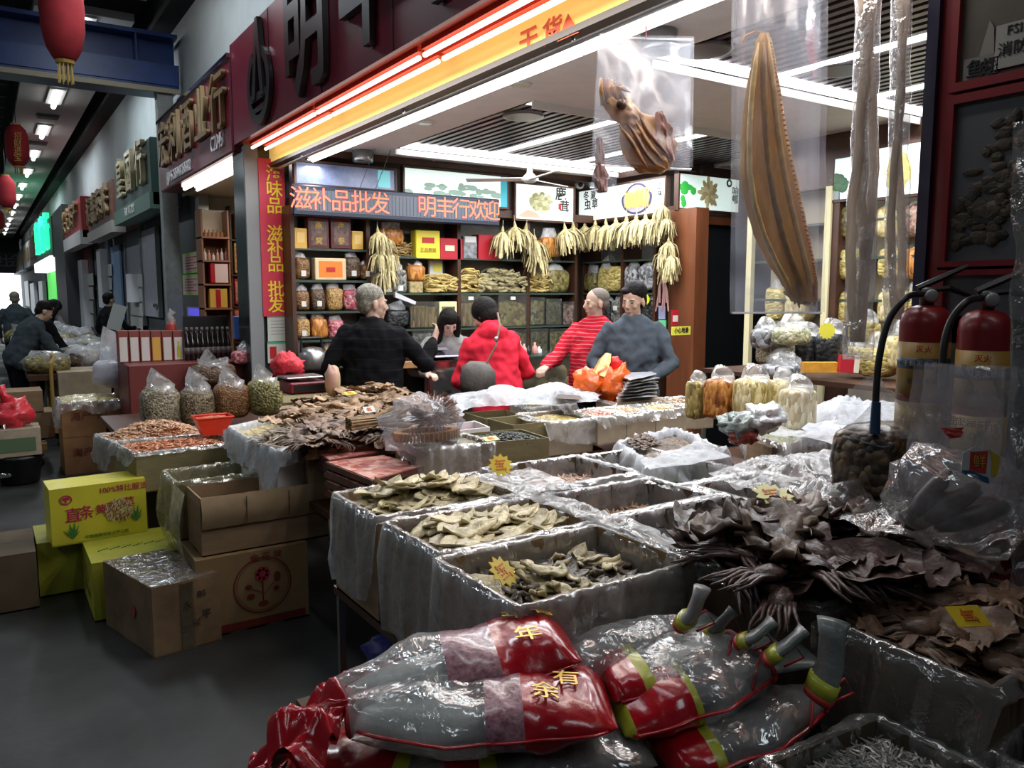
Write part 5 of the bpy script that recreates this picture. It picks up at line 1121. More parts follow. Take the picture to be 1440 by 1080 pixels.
def filling(label, q, z, dome, g, ins=.03, name='loose_goods', cat='dried goods', rough=.012, n=22, bottom=None):
    """the surface of a mass too fine to count"""
    def fn(s, t):
        p = lerpq(q, ins + (1 - 2 * ins) * s, ins + (1 - 2 * ins) * t); e = (1 - (2 * s - 1) ** 4) * (1 - (2 * t - 1) ** 4)
        return (p.x, p.y, z + dome * e * (.7 + .4 * noise.noise(V((p.x * 6, p.y * 6, z)))) + rough * noise.noise(V((p.x * 40, p.y * 40, 3))))
    b = MB(); b.grid(fn, n, n); n1 = n + 1; zb = bottom if bottom is not None else z - .05
    o = len(b.v); edge = [i for i in range(n1)] + [j * n1 + n for j in range(1, n1)] + [n * n1 + i for i in range(n - 1, -1, -1)] + [j * n1 for j in range(n - 1, 0, -1)]
    b.v += [(b.v[i][0], b.v[i][1], zb) for i in edge]; ne = len(edge)
    fs = [(edge[k], edge[(k + 1) % ne], o + (k + 1) % ne, o + k) for k in range(ne)]; b.f += fs; b.m += [0] * len(fs)
    return obj(name, b, G[g] if isinstance(g, str) else g, smooth=True, label=label, cat=cat, kind='stuff')
# shapes of the dried pieces
def leaf_mesh(name, m, L=.2, W=.09, cup=.3, seed=0, nl=10, nw=5, tail=.3, th=.003, wav=.012, ragged=.1):
    random.seed(seed * 77 + 5); b = MB(); sd = seed * 3.1
    def fn(s, t, k):
        x = (s - .5) * L; prof = (sin(pi * min(1, s * 1.02 + .0)) ** .55) * (1 - tail * s) + .04; w_ = W / 2 * prof * (1 + ragged * noise.noise(V((s * 7, sd, 0)))) * (2 * t - 1)
        z = cup * W * ((2 * t - 1) ** 2) * .5 * noise.noise(V((s * 2, sd, 5))) * 2 + cup * L * .25 * ((2 * s - 1) ** 2) * (.5 + noise.noise(V((sd, 1, 1)))) + wav * noise.noise(V((s * 6, t * 4, sd)))
        return (x, w_, z + k * th)
    b.grid(lambda s, t: fn(s, t, 1), nl, nw); o = len(b.v); b.grid(lambda s, t: fn(s, 1 - t, -1), nl, nw); n1 = nl + 1
    for i in range(nl):
        b.f.append((i, i + 1, o + nw * n1 + i + 1, o + nw * n1 + i)[::-1]); b.f.append((nw * n1 + i, nw * n1 + i + 1, o + i + 1, o + i)); b.m += [0, 0]
    return mesh(name, b, m, True)
def squid_mesh(name, m, L=.34, W=.17, seed=0, tent=8, curl=.5):
    random.seed(seed * 31 + 2); sd = seed * 2.3; b = MB()
    def fn(s, t, k):
        x = s * L * .62; w_ = W / 2 * (.25 + .75 * sin(pi * min(1, .15 + s * .75)) ** .7) * (2 * t - 1); z = curl * W * .2 * ((2 * t - 1) ** 2) + .022 * noise.noise(V((s * 4, t * 3, sd))) + .02 * noise.noise(V((s * 12, t * 9, sd)))
        return (x, w_, z + k * .004 * (1 - abs(2 * t - 1) * .6))
    b.grid(lambda s, t: fn(s, t, 1), 12, 8); b.grid(lambda s, t: fn(s, 1 - t, -1), 12, 8)
    b.ell((-.03, 0, .012), (.05, .035, .02), 12, 8, nz=.3, seed=sd)
    for k in range(tent):
        y = (k - tent / 2 + .5) * .011; e = L * U(.3, .46); p = [V((-.05, y, .01)), V((-.05 - e * .35, y * 1.2 + U(-.004, .004), .012 + U(-.004, .006))), V((-.05 - e * .7, y * 1.4 + U(-.01, .01), U(-.006, .008))), V((-.05 - e, y * 1.5 + U(-.02, .02), U(-.015, .0)))]
        b.tube(p, [.008, .007, .005, .002], 5)
    return mesh(name, b, m, True)
def scatter(name, label, meshes, q, z, dome, n, group, cat='dried fish', tilt=.25, size=1, seed=1, ins=.1, yaw=None, zj=.01, grow=True):
    random.seed(seed); out = []
    for i in range(n):
        s, t = U(0, 1), U(0, 1); p = lerpq(q, ins + (1 - 2 * ins) * s, ins + (1 - 2 * ins) * t); e = (1 - (2 * s - 1) ** 2) * (1 - (2 * t - 1) ** 2)
        zz = z + dome * e * ((i + 1) / n if grow else 1) + U(-zj, zj); ya = U(0, 6.28) if yaw is None else yaw + U(-.5, .5)
        sc_ = size * U(.8, 1.15); sl = dome * 1.2
        o = link(name, meshes[i % len(meshes)], None, loc=(p.x, p.y, zz), rot=(U(-tilt, tilt) + sl * (2 * t - 1) * -1.0, U(-tilt, tilt) + sl * (2 * s - 1), ya), sc=(sc_, sc_, sc_), label=label, cat=cat, group=group); out.append(o)
    return out
def bits(name, label, q, z, dome, n, ln, r, m, seed=1, curl=.5, flat=.6, ins=.05, sides=4, cat='dried goods', tilt=.4, seg=3):
    """a heap of fine pieces nobody would count"""
    random.seed(seed); b = MB()
    for i in range(n):
        s, t = R(), R(); p = lerpq(q, ins + (1 - 2 * ins) * s, ins + (1 - 2 * ins) * t); e = (1 - (2 * s - 1) ** 2) * (1 - (2 * t - 1) ** 2); zz = z + dome * e + U(-.004, .006)
        a = U(0, 6.28); d = V((cos(a), sin(a), U(-tilt, tilt))) * ln * U(.6, 1.2) / 2; c = V((-d.y, d.x, abs(d.length) * .5)) * curl * U(-1, 1)
        o = V((p.x, p.y, zz)); pts = [o - d, o + c, o + d] if seg == 3 else [o - d, o + d]
        b.tube(pts, [r * .7, r, r * .5][:len(pts)] if seg == 3 else [r, r * .7], sides, flat=flat)
    return obj(name, b, m, label=label, cat=cat, kind='stuff')
def price_star(p, r, label, tilt=(0.5, 0, 0), m=None, rect=False, txt=None):
    t = thing('price_card', label, 'price tag', p); L = T(*p) @ Euler(tilt).to_matrix().to_4x4(); b = MB()
    if rect: b.box(-r, r, -r * .55, r * .55, 0, .002, L)
    else: b.prism([((r if k % 2 else r * .72) * cos(k * pi / 11), (r if k % 2 else r * .72) * sin(k * pi / 11)) for k in range(22)], 0, .003, L)
    obj('card', b, m or mat('card_yellow', (.85, .62, .03), .5, noise=.15), t)
    b = MB()
    for k in range(4): y = r * (.36 - .24 * k) * (.6 if rect else 1); b.box(-r * (.35 + .1 * (k % 2)), r * (.4 - .12 * (k % 3)), y - r * .045, y + r * .045, .003, .0045, L); b.box(r * (-.3 + .2 * k) , r * (-.23 + .2 * k), y - r * .16, y + r * .14, .003, .0045, L)
    obj('ink_scrawl', b, mat('marker_orange', (.75, .2, .03), .6), t)['kind'] = 'stuff'
    return t

M_ff = mat('pale_dried_fish', (.66, .56, .32), .55, noise=.45, scale=14, bump=.4, bscale=60, rnd=.35, coat=.15)
M_fd = mat('dark_dried_fish', (.17, .13, .09), .5, noise=.6, scale=18, bump=.4, bscale=70, rnd=.55, coat=.2)
M_sq = mat('brown_dried_squid', (.22, .13, .08), .5, noise=.5, scale=12, bump=.5, bscale=50, rnd=.4, coat=.15)
M_sqd = mat('dark_dried_squid', (.05, .028, .026), .42, noise=.6, scale=9, bump=.5, bscale=50, rnd=.3, coat=.25, col2=(.12, .065, .05))
M_cut = mat('tan_dried_squid', (.42, .28, .17), .6, noise=.4, scale=14, bump=.4, bscale=60, rnd=.35)
FF = [leaf_mesh('flat_dried_fish', M_ff, .21, .095, .3, s) for s in range(5)]
FD = [leaf_mesh('dark_dried_flake', M_fd, .105, .05, .5, s + 10, 7, 4) for s in range(6)]
FL = [leaf_mesh('pale_dried_flake', M_ff, .11, .05, .5, s + 20, 7, 4) for s in range(4)]
SQ = [squid_mesh('dried_squid', M_sq, .3, .15, s) for s in range(4)]
SQD = [squid_mesh('dark_dried_squid', M_sqd, .36, .19, s + 9, curl=.9) for s in range(4)]
CU = [squid_mesh('tan_dried_squid', M_cut, .26, .13, s + 20, curl=.3) for s in range(4)]

# ---- cartons on the hall floor
def face_matrix(p0, p1, z0):
    """frame on the upright face from p0 to p1 (left to right as seen), origin at the lower left"""
    d = (V((p1[0], p1[1])) - V((p0[0], p0[1]))); L = d.length; return basis((p0[0], p0[1], z0), (d.x, d.y, 0), (0, 0, 1)), L
M_ycard = mat('yellow_printed_card', (.66, .60, .04), .5, noise=.10, scale=3, coat=.1)
M_yside = mat('yellow_green_card_side', (.42, .42, .04), .55, noise=.15, scale=5)
M_pur = mat('print_crimson', (.45, .02, .08), .5); M_grn = mat('print_green', (.06, .22, .05), .5)
zt_ = .30
pa, pb_ = atZ(74, 771, zt_), atZ(208, 749, zt_); dn = V((pb_.x - pa.x, pb_.y - pa.y)).normalized(); bk = V((-dn.y, dn.x)) * .26
ht = .31
yq = [(pa.x, pa.y), (pb_.x, pb_.y), (pb_.x + bk.x, pb_.y + bk.y), (pa.x + bk.x, pa.y + bk.y)]
yc = carton('upper yellow carton printed with crimson characters and grass tufts', yq, zt_ + .003, zt_ + ht, M_ycard, lid=True)
L, w_ = face_matrix(pa, pb_, zt_ + .003); L = L @ T(0, 0, .003)
for ch, x, y, s_ in (('直', .225, .50, .085), ('条', .36, .52, .08), ('黄', .51, .54, .058), ('花', .62, .56, .058), ('菜', .81, .60, .065)): text(ch, s_, L @ T(w_ * x, ht * y, 0), M_pur, yc, .001, 0)
text('100%特比服洁', .042, L @ T(w_ * .76, ht * .88, 0), M_pur, yc, .0008, 0, .95)
text('中国湖南祁东土产公司', .022, L @ T(w_ * .56, ht * .09, 0), M_grn, yc, .0008, 0)
b = MB()
for k in range(16): a = k * pi / 8; b.prism([(.030 * cos(a), .026 * sin(a)), (.030 * cos(a + pi / 8), .026 * sin(a + pi / 8)), (.024 * cos(a + pi / 8), .020 * sin(a + pi / 8)), (.024 * cos(a), .020 * sin(a))], 0, .001, L @ T(w_ * .16, ht * .80, 0))
b.prism([(-.02, .0), (.02, .0), (.012, .014), (-.012, .014)], 0, .001, L @ T(w_ * .16, ht * .80, 0)); b.prism([(-.004, -.016), (.004, -.016), (.004, 0), (-.004, 0)], 0, .001, L @ T(w_ * .16, ht * .80, 0)); obj('round_logo', b, M_pur, yc)
random.seed(3)
for mm, nn in ((mat('print_cream', (.75, .65, .42), .5), 130), (mat('print_brown', (.32, .14, .06), .5), 70)):
    b = MB()
    for k in range(nn):
        a, r_ = U(0, 6.28), U(0, 1) ** .5; x, y, an = w_ * .70 + .075 * r_ * cos(a), ht * .50 + .062 * r_ * sin(a), U(-.9, .9) + 1.3; b.box(-.011, .011, -.0016, .0016, .0, .0012 + (.0006 if nn < 100 else 0), L @ T(x, y, 0) @ Matrix.Rotation(an, 4, 'Z'))
    obj('noodle_print', b, mm, yc)['kind'] = 'stuff'
for cx, n_ in ((.21, 6), (.88, 6)):
    b = MB()
    for k in range(n_): an = pi / 2 + (k - 2.5) * .28; l_ = (.055, .08, .095, .09, .06, .07)[k]; b.prism([(0, 0), (cos(an - .12) * l_ * .55, sin(an - .12) * l_ * .55), (cos(an) * l_, sin(an) * l_), (cos(an + .12) * l_ * .55, sin(an + .12) * l_ * .55)], 0, .001, L @ T(w_ * cx, ht * .10 + (.0 if cx < .5 else .045), 0))
    obj('grass_print', b, M_grn, yc)
# lower yellow cartons
lq = rq(.37, .80, 4.37, 4.86)
yc2 = carton('lower yellow carton half covered by the upper yellow one and the taped carton', lq, 0, .30, M_yside, lid=True)
b = MB()
for k in range(24): b.box(.42 + k * .014 + U(-.002, .002), .429 + k * .014, 4.56 + (k % 4) * .008, 4.575 + (k % 4) * .008, .307, .3085)
obj('printed_line', b, M_grn, yc2)['kind'] = 'stuff'
L = basis((.37, 4.86, 0), (0, -1, 0), (0, 0, 1)) @ T(0, 0, .003)
b = MB()
for k in range(16): a = k * pi / 8; b.prism([(.05 * cos(a), .05 * sin(a)), (.05 * cos(a + pi / 8), .05 * sin(a + pi / 8)), (.042 * cos(a + pi / 8), .042 * sin(a + pi / 8)), (.042 * cos(a), .042 * sin(a))], 0, .001, L @ T(.25, .19, 0))
obj('round_logo', b, mat('print_olive', (.25, .2, .03), .5), yc2); text('祁东黄花菜', .045, L @ T(.26, .10, 0), MATS['print_olive'], yc2, .0008)
carton('yellow carton behind, under the left end of the upper one', rq(.16, .60, 4.90, 5.3), 0, .297, M_yside, lid=True)
carton('dark carton wrapped in dusty film left of the yellow cartons', rq(-.03, .15, 4.75, 5.25), 0, .30, M_cardd, lid=True)
# taped brown carton
p0, p1 = atZ(218, 927, 0), atZ(312, 900, 0); pl = atZ(150, 880, 0); tq = [(p0.x, p0.y), (p1.x, p1.y), (p1.x + pl.x - p0.x, p1.y + pl.y - p0.y), (pl.x, pl.y)]
tc_ = carton('worn brown carton closed with glossy tape, nearest on the floor', tq, 0, .325, mat('worn_carton', (.25, .16, .085), .6, noise=.4, scale=4, coat=.15), lid=True)
L, w_ = face_matrix(p0, p1, 0); L = L @ T(0, 0, .003)
b = MB(); b.box(w_ / 2 - .03, w_ / 2 + .03, .0, .325, 0, .0015, L); obj('tape_strip', b, film('tape', .15, (.5, .4, .2), gloss=.25, bump=.3), tc_)
b = MB()
def fnt(s, t): p = lerpq(tq, s, t); return (p.x, p.y, .334 + .006 * noise.noise(V((p.x * 18, p.y * 18, 1))))
b.grid(fnt, 20, 20); obj('tape_sheet', b, film('tape_sheet', .2, (.5, .5, .45), gloss=.5, bump=1, scale=22, rough=.18), tc_, True)
for ch, x, y, s_ in (('BS', .72, .255, .04), ('永', .50, .21, .05), ('兴', .62, .12, .045), ('平', .78, .15, .05), ('三', .45, .10, .035)): text(ch, s_, L @ T(w_ * x, y, .002), mat('marker_black', (.03, .025, .02), .6), tc_, .0006, 0)
L2, w2 = face_matrix(pl, p0, 0); b = MB(); b.prism([(.03 * cos(k * .6), .03 * sin(k * .6)) for k in range(10)], 0, .002, L2 @ T(w2 * .62, .17, .003)); obj('red_mark', b, mat('faded_red', (.35, .08, .05), .6), tc_)
# carton with the flower emblem
fq = rq(.76, 1.30, 3.86, 4.27)
fc = carton('brown carton with a round dark red flower emblem, under the open boxes', fq, 0, .385, mat('flower_carton', (.27, .175, .08), .7, noise=.15, scale=5), lid=True)
L = basis((.76, 3.86, 0), (1, 0, 0), (0, 0, 1)) @ T(0, 0, .003); Mdr = mat('dark_red_ink', (.16, .02, .015), .6)
cx, cy = .31, .215
for r0, r1 in ((.142, .136), (.128, .126)):
    b = MB()
    for k in range(40): a, a2 = k * pi / 20, (k + 1) * pi / 20; b.prism([(r0 * cos(a), r0 * sin(a)), (r0 * cos(a2), r0 * sin(a2)), (r1 * cos(a2), r1 * sin(a2)), (r1 * cos(a), r1 * sin(a))], 0, .001, L @ T(cx, cy, 0))
    obj('emblem_ring', b, Mdr, fc)
b = MB()
for k in range(7): a = k * 2 * pi / 7; b.lathe([(.017, 0), (.017, .001)], 10, L @ T(cx + .0 + .022 * cos(a), cy + .055 + .022 * sin(a), 0))
b.lathe([(.018, 0), (.018, .0012)], 10, L @ T(cx, cy + .055, 0)); obj('flower_head', b, mat('crimson_ink', (.38, .03, .05), .6), fc)
b = MB(); b.tube([(cx, cy + .03, .001), (cx, cy - .08, .001)], .003, 4, L); b.tube([(cx, cy - .05, .001), (cx + .06, cy + .01, .001)], .002, 4, L); b.tube([(cx, cy - .04, .001), (cx - .055, cy - .01, .001)], .002, 4, L); obj('flower_stem', b, Mdr, fc)
for x, y, rx, ry in ((.072, .03, .017, .026), (.066, -.03, .015, .013), (-.07, .0, .017, .012), (-.06, -.05, .02, .015), (.0, -.095, .026, .014)):
    b = MB(); b.prism([(rx * cos(k * .524), ry * sin(k * .524)) for k in range(12)], 0, .001, L @ T(cx + x, cy + y, 0)); obj('flower_bud', b, Mdr, fc)
b = MB(); b.box(.02, .52, .012, .05, 0, .001, L); obj('lower_band', b, Mdr, fc); text('金 花 牌', .045, L @ T(.33, .355, 0), Mdr, fc, .0006, 0)
# two open cartons on top
oq = rq(.80, 1.43, 3.90, 4.20); oc = carton('empty open brown carton with folded front flap', oq, .39, .68, M_card, sag=.004)
b = MB()
def fflap(s, t): return (.80 + .63 * s, 3.895 - .02 * sin(pi * t) - .004, .683 - .155 * t + .004 * noise.noise(V((s * 9, t * 3, 2))))
b.grid(fflap, 18, 4); b.grid(lambda s, t: (lambda p: (p[0], p[1] - .006, p[2]))(fflap(s, 1 - t)), 18, 4); obj('folded_flap', b, M_cardp if False else mat('flap_card', (.33, .235, .13), .75, noise=.15), oc, True)
for s_ in (.33, .66): b = MB(); b.box(.80 + .63 * s_, .803 + .63 * s_, 3.862, 3.868, .54, .67); obj('flap_crease', b, M_cardd, oc)
oq2 = rq(.76, 1.36, 4.23, 4.56); oc2 = carton('open carton with clear liner right behind the folded flap carton', oq2, .39, .695, M_cardo)
liner(oc2, oq2, .695, drops=[.0, .0, .05, .30], inn=.1, amp=.02, m=film('yellowish_liner', .30, (.60, .58, .40), gloss=.14, scale=9), seed=4)
b = MB()
def fsk(s, t): return (.752 - .05 * sin(pi * t) * (.6 + .4 * sin(7 * s)) - .01, 3.94 + .55 * s, .70 - .36 * t + .02 * sin(5 * s) * t)
b.grid(fsk, 16, 10); obj('hanging_film', b, MATS['yellowish_liner'], oc2, True)

# ---- stack left with hanging film, trolleys, tub
for k, (z0, z1, lb) in enumerate(((0, .34, 'lowest brown carton of the stack draped with film'), (.34, .66, 'top brown carton of the stack draped with film'))):
    a, c_ = atZ(92, 669, 0), atZ(176, 660, 0); sq_ = [(a.x, a.y), (c_.x, a.y - .02), (c_.x + .05, a.y + .5), (a.x, a.y + .5)]; t = carton(lb, sq_, z0, z1, mat('orange_brown_card', (.30, .15, .06), .7, noise=.2), lid=(k == 0))
    if k: liner(t, sq_, z1, drops=[.13, .0, 0, .34], amp=.03, seed=9, m=LINER); filling('pale stacked sheets under film in the stacked carton', sq_, z1 + .0, .05, 'cream', bottom=z1 - .1, name='packed_sheets')
    text('海产干货', .09, basis(((a.x + c_.x) / 2, a.y - .014, (z0 + z1) / 2 + .03), (1, 0, 0), (0, 0, 1)), Mdr, t, .001)
def trolley(x0, x1, y0, y1, z, label):
    t = thing('platform_trolley', label, 'trolley', ((x0 + x1) / 2, (y0 + y1) / 2, 0)); My = mat('ochre_steel', (.42, .27, .07), .45)
    for k in range(6): b = MB(); yy = y0 + (y1 - y0) * k / 5; b.box(x0, x1, yy - .03, yy + .03, z, z + .025); obj('deck_slat', b, mat('trolley_wood', (.26, .17, .09), .7), t)
    for yy in (y0 - .02, y1 + .02): b = MB(); b.box(x0, x1, yy - .015, yy + .015, z - .04, z + .02); obj('side_rail', b, My, t)
    b = MB(); b.tube([(x0, y1, z), (x0, y1, z + .7), (x0 + .04, y1 - .05, z + .76), (x0 + .04, y0 + .05, z + .76), (x0, y0, z + .7), (x0, y0, z)], .017, 8); obj('handle', b, My, t)
    b = MB(); b.tube([(x0, y1, z + .4), (x0, y0, z + .4)], .012, 6); obj('cross_bar', b, My, t)
    for xx in (x0 + .08, x1 - .08):
        for yy in (y0 + .05, y1 - .05): b = MB(); b.lathe([(.05, -.015), (.06, 0), (.05, .015)], 14, T(xx, yy, .062) @ Matrix.Rotation(pi / 2, 4, 'X')); b.box(xx - .01, xx + .01, yy - .025, yy + .025, .06, z); obj('wheel', b, M_black, t)
    return t
trolley(-.15, .42, 8.6, 9.3, .22, 'ochre platform trolley with a slatted deck at the left')
trolley(.55, 1.15, 9.6, 10.3, .22, 'second ochre trolley behind the film draped stack')
for k, (u, v, w_, h_, z0) in enumerate(((35, 600, .5, .25, .26), (44, 575, .42, .2, .52))):
    p = (.02, 8.72); carton('brown carton %s on the slatted trolley' % ('lying' if k == 0 else 'stacked on top'), rq(.0, .0 + w_, 8.75, 9.15), z0, z0 + h_, M_card, lid=True)
for k, (x, y, w_) in enumerate(((.62, 9.7, .5), (.62, 10.05, .45))): carton('light carton on the trolley behind the film stack, %s' % ordn(k), rq(x, x + w_, y, y + .32), .25, .80, M_cardp, lid=True)
# scooter at the left edge
sc0 = atZ(10, 678, 0); sx_, sy_ = sc0.x, sc0.y
st = thing('motor_scooter', 'black scooter with a chrome trim cut by the left edge', 'scooter', (sx_ - .35, sy_, 0))
for x in (sx_ - .95, sx_ + .02): b = MB(); MT = T(x, sy_, .23) @ Matrix.Rotation(pi / 2, 4, 'X'); b.lathe([(.15, -.05), (.22, -.045), (.24, 0), (.22, .045), (.15, .05)], 26, MT); obj('wheel', b, M_black, st, True)
b = MB(); b.ell((sx_ - .3, sy_, .58), (.34, .15, .22), 18, 10, nz=.08, pw=.7); b.ell((sx_ - .9, sy_, .7), (.12, .18, .35), 14, 10); obj('body', b, mat('scooter_black', (.008, .009, .011), .2, coat=.5), st, True)
b = MB(); b.tube([(sx_ - .9, sy_ - .3, 1.02), (sx_ - .8, sy_, 1.06), (sx_ - .9, sy_ + .3, 1.02)], .018, 8); obj('handlebar', b, M_black, st)
b = MB(); b.tube([(sx_ + .02, sy_ - .16, .58), (sx_ - .02, sy_ - .17, .35), (sx_ + .06, sy_ - .16, .14)], .014, 8); b.tube([(sx_ - .1, sy_ - .2, .10), (sx_ + .12, sy_ - .2, .11)], .03, 8); obj('chrome_pipe', b, mat('chrome', (.8, .8, .82), .1, metal=1), st, True)
b = MB(); b.ell((sx_ - .3, sy_, .82), (.32, .13, .06), 16, 8, pw=.7); obj('seat', b, M_black, st, True)
# tub, carton on it, red carrier bag
p = atZ(30, 684, 0); b = MB(); t = thing('black_tub', 'round black plastic tub under the pale carton at the left edge', 'tub', (p.x, p.y + .17, 0)); MT = T(p.x, p.y + .17, 0)
b.lathe([(.13, 0), (.15, .02), (.18, .22), (.195, .23), (.195, .25)], 24, MT); obj('body', b, M_black, t, True)
b = MB(); b.tube([(p.x + .17 * cos(a), p.y + .17 + .19 * sin(a), .235) for a in [k * pi / 12 for k in range(25)]], .008, 6); obj('rim', b, M_black, t)
c0 = carton('pale carton with a green printed panel on the black tub', rq(p.x - .28, p.x + .17, p.y + .0, p.y + .34), .256, .49, M_cardp, lid=True)
b = MB(); b.box(p.x - .2, p.x + .13, p.y - .003, p.y - .001, .30, .42); obj('green_panel', b, mat('green_panel_print', (.10, .16, .08), .6), c0)
t = thing('carrier_bag', 'crumpled red plastic carrier bag on the pale carton', 'bag', (p.x - .03, p.y + .17, .50)); b = MB(); b.ell((p.x - .02, p.y + .17, .61), (.15, .12, .13), 20, 12, nz=.55, ns=3, seed=3); b.tube([(p.x - .02, p.y + .17, .68), (p.x - .08, p.y + .17, .78), (p.x - .1, p.y + .17, .86)], [.08, .03, .04], 10); obj('bag_film', b, mat('red_film', (.75, .04, .06), .3, bump=1, bscale=18, coat=.4), t, True)

# ---- left stall: shrimp boxes, nut sacks
M_shr = mat('dried_shrimp', (.62, .26, .13), .5, noise=.4, scale=40)
def open_box(label, q, z, h, m=None, drops=None, inn=.10, lm=None, amp=.012, sag=.006, seed=None, name='cardboard_box'):
    t = carton(label, q, z - h, z, m, sag=sag, name=name)
    if drops: liner(t, q, z, drops=drops, inn=inn, m=lm, amp=amp, seed=seed)
    return t
D1 = q4([(191, 638), (332, 622), (300, 610), (160, 622)], .75)
D1b = q4([(160, 621), (300, 609), (275, 600), (134, 611)], .75)
open_box('long carton of pink dried shrimp at the front of the left stall', D1, .75, .23, M_cardo, [.0, .0, .06, .10], seed=1)
open_box('film lined carton of shrimp behind the long front one', D1b, .75, .23, M_card, [.03, .0, .05, .22], seed=2)
filling('mass of dried shrimp in the long front carton', D1, .72, .02, grain('shrimp_mass', ['8a3a20', 'd07a4a', 'e8a878', 'b05a34'], 60), name='dried_shrimp')
filling('heaped dried shrimp in the rear film lined carton', D1b, .72, .08, MATS['shrimp_mass'], name='dried_shrimp')
bits('dried_shrimp', 'loose dried shrimp lying on the long front carton', D1, .73, .03, 380, .04, .008, M_shr, 4)
bits('dried_shrimp', 'loose dried shrimp heaped on the rear carton', D1b, .735, .095, 600, .045, .009, mat('pale_shrimp', (.68, .42, .26), .5, noise=.4, scale=40), 5)
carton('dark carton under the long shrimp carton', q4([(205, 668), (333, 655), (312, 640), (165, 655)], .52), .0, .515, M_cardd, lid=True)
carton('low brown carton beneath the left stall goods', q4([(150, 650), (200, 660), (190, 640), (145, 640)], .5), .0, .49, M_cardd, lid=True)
b = MB(); p = [atZ(277, 607, .8), atZ(322, 600, .8)]; t = thing('red_basket', 'small red plastic basket of shrimp standing on the shrimp cartons', 'basket', ((p[0].x + p[1].x) / 2, p[0].y, .76)); bx, by = (p[0].x + p[1].x) / 2, (p[0].y + p[1].y) / 2
def basket(b, s, z0, z1):
    lo = [(bx - .07 * s, by - .05 * s, z0), (bx + .07 * s, by - .05 * s, z0), (bx + .07 * s, by + .06 * s, z0), (bx - .07 * s, by + .06 * s, z0)]; hi = [(bx - .11 * s, by - .07 * s, z1), (bx + .11 * s, by - .07 * s, z1), (bx + .11 * s, by + .09 * s, z1), (bx - .11 * s, by + .09 * s, z1)]
    b.add(lo + hi, [(3, 2, 1, 0), (0, 1, 5, 4), (1, 2, 6, 5), (2, 3, 7, 6), (3, 0, 4, 7)])
basket(b, 1, .77, .88); obj('shell', b, mat('basket_red', (.8, .05, .02), .35), t); b = MB(); b.tube([(bx - .11, by - .07, .88), (bx + .11, by - .07, .88), (bx + .11, by + .09, .88), (bx - .11, by + .09, .88), (bx - .11, by - .07, .88)], .007, 6); obj('rim', b, MATS['basket_red'], t)
filling('reddish shrimp filling the small red basket', [(bx - .1, by - .06), (bx + .1, by - .06), (bx + .1, by + .08), (bx - .1, by + .08)], .868, .015, MATS['shrimp_mass'], n=8, name='dried_shrimp', bottom=.86)
# standing sacks of nuts
def sack(u, v0, v1, wpx, d, g, label, name='nut_sack', film_top=.22, sq=.6, lm=None, cat='sack'):
    lo = atD(u, v1, d); hi = atD(u, v0, d); H_ = hi.z - lo.z; r = wpx / 2 * px(d); t = thing(name, label, cat, (lo.x, lo.y, lo.z)); hb = H_ * (1 - film_top)
    b = MB(); b.ell((lo.x, lo.y, lo.z + hb / 2), (r, r * .85, hb / 2), 20, 12, nz=.06, ns=2, pw=sq, seed=u); obj('contents', b, G[g] if isinstance(g, str) else g, t, True)
    b = MB(); b.tube([(lo.x, lo.y, lo.z + hb * .9), (lo.x + .01, lo.y, lo.z + hb * 1.0), (lo.x - .01, lo.y, lo.z + H_ * .93), (lo.x + .02, lo.y, lo.z + H_ * 1.02)], [r * .93, r * .88, r * .66, r * .82], 16, None, False, flat=.8)
    o = obj('film_neck', b, lm or LINER, t, True); return t
G['pepper'] = grain('pepper_seeds', ['5a5040', '8a8068', 'b5ab90', '3f382c'], 70); G['green_seed'] = grain('green_seeds', ['5a5a30', '8a8a50', 'b0a870', '40401f'], 70); G['lotus'] = grain('lotus_seeds', ['4a3a28', '7a6a50', '9a8a6a', '2f261c'], 75)
sack(227, 528, 601, 53, 5.9, 'pepper', 'fat clear sack of greyish seeds, first of the four beside the red basket', film_top=.2)
sack(279, 526, 600, 48, 6.0, 'lotus', 'clear sack of dark brown seeds, second of the four nut sacks', film_top=.25)
sack(326, 526, 588, 49, 6.1, 'brown_nuts', 'clear sack of brown nuts, third of the four nut sacks', film_top=.18)
sack(373, 522, 584, 47, 6.2, 'green_seed', 'clear sack of greenish seeds beside the red scale', film_top=.15)
sack(300, 507, 540, 60, 7.2, 'dark_nuts', 'bag of dark pink speckled goods behind the nut sacks', film_top=.1)
sack(345, 490, 512, 36, 7.4, 'pink_goods', 'small maroon sack by the foot of the column', film_top=.1)
stt = thing('stall_table', 'low dark table carrying the nut sacks', 'table', (1.45, 6.2, 0)); b = MB(); b.box(.75, 2.25, 5.75, 7.3, .60, .64); obj('table_top', b, M_dwood, stt)
for x in (.8, 2.2):
    for y in (5.8, 7.25): b = MB(); b.box(x - .02, x + .02, y - .02, y + .02, 0, .6); obj('leg', b, M_dwood, stt)
mc = thing('maroon_counter', 'maroon counter in front of the liquor shop', 'counter', (1.75, 7.75, 0)); p0, p1 = atD(200, 498, 8.2), atD(345, 498, 7.9)
b = MB(); b.box(p0.x - .32, p1.x, 7.6, 8.6, 0, p0.z, bev=.01); obj('counter_body', b, mat('maroon_panel', (.16, .03, .025), .45), mc)
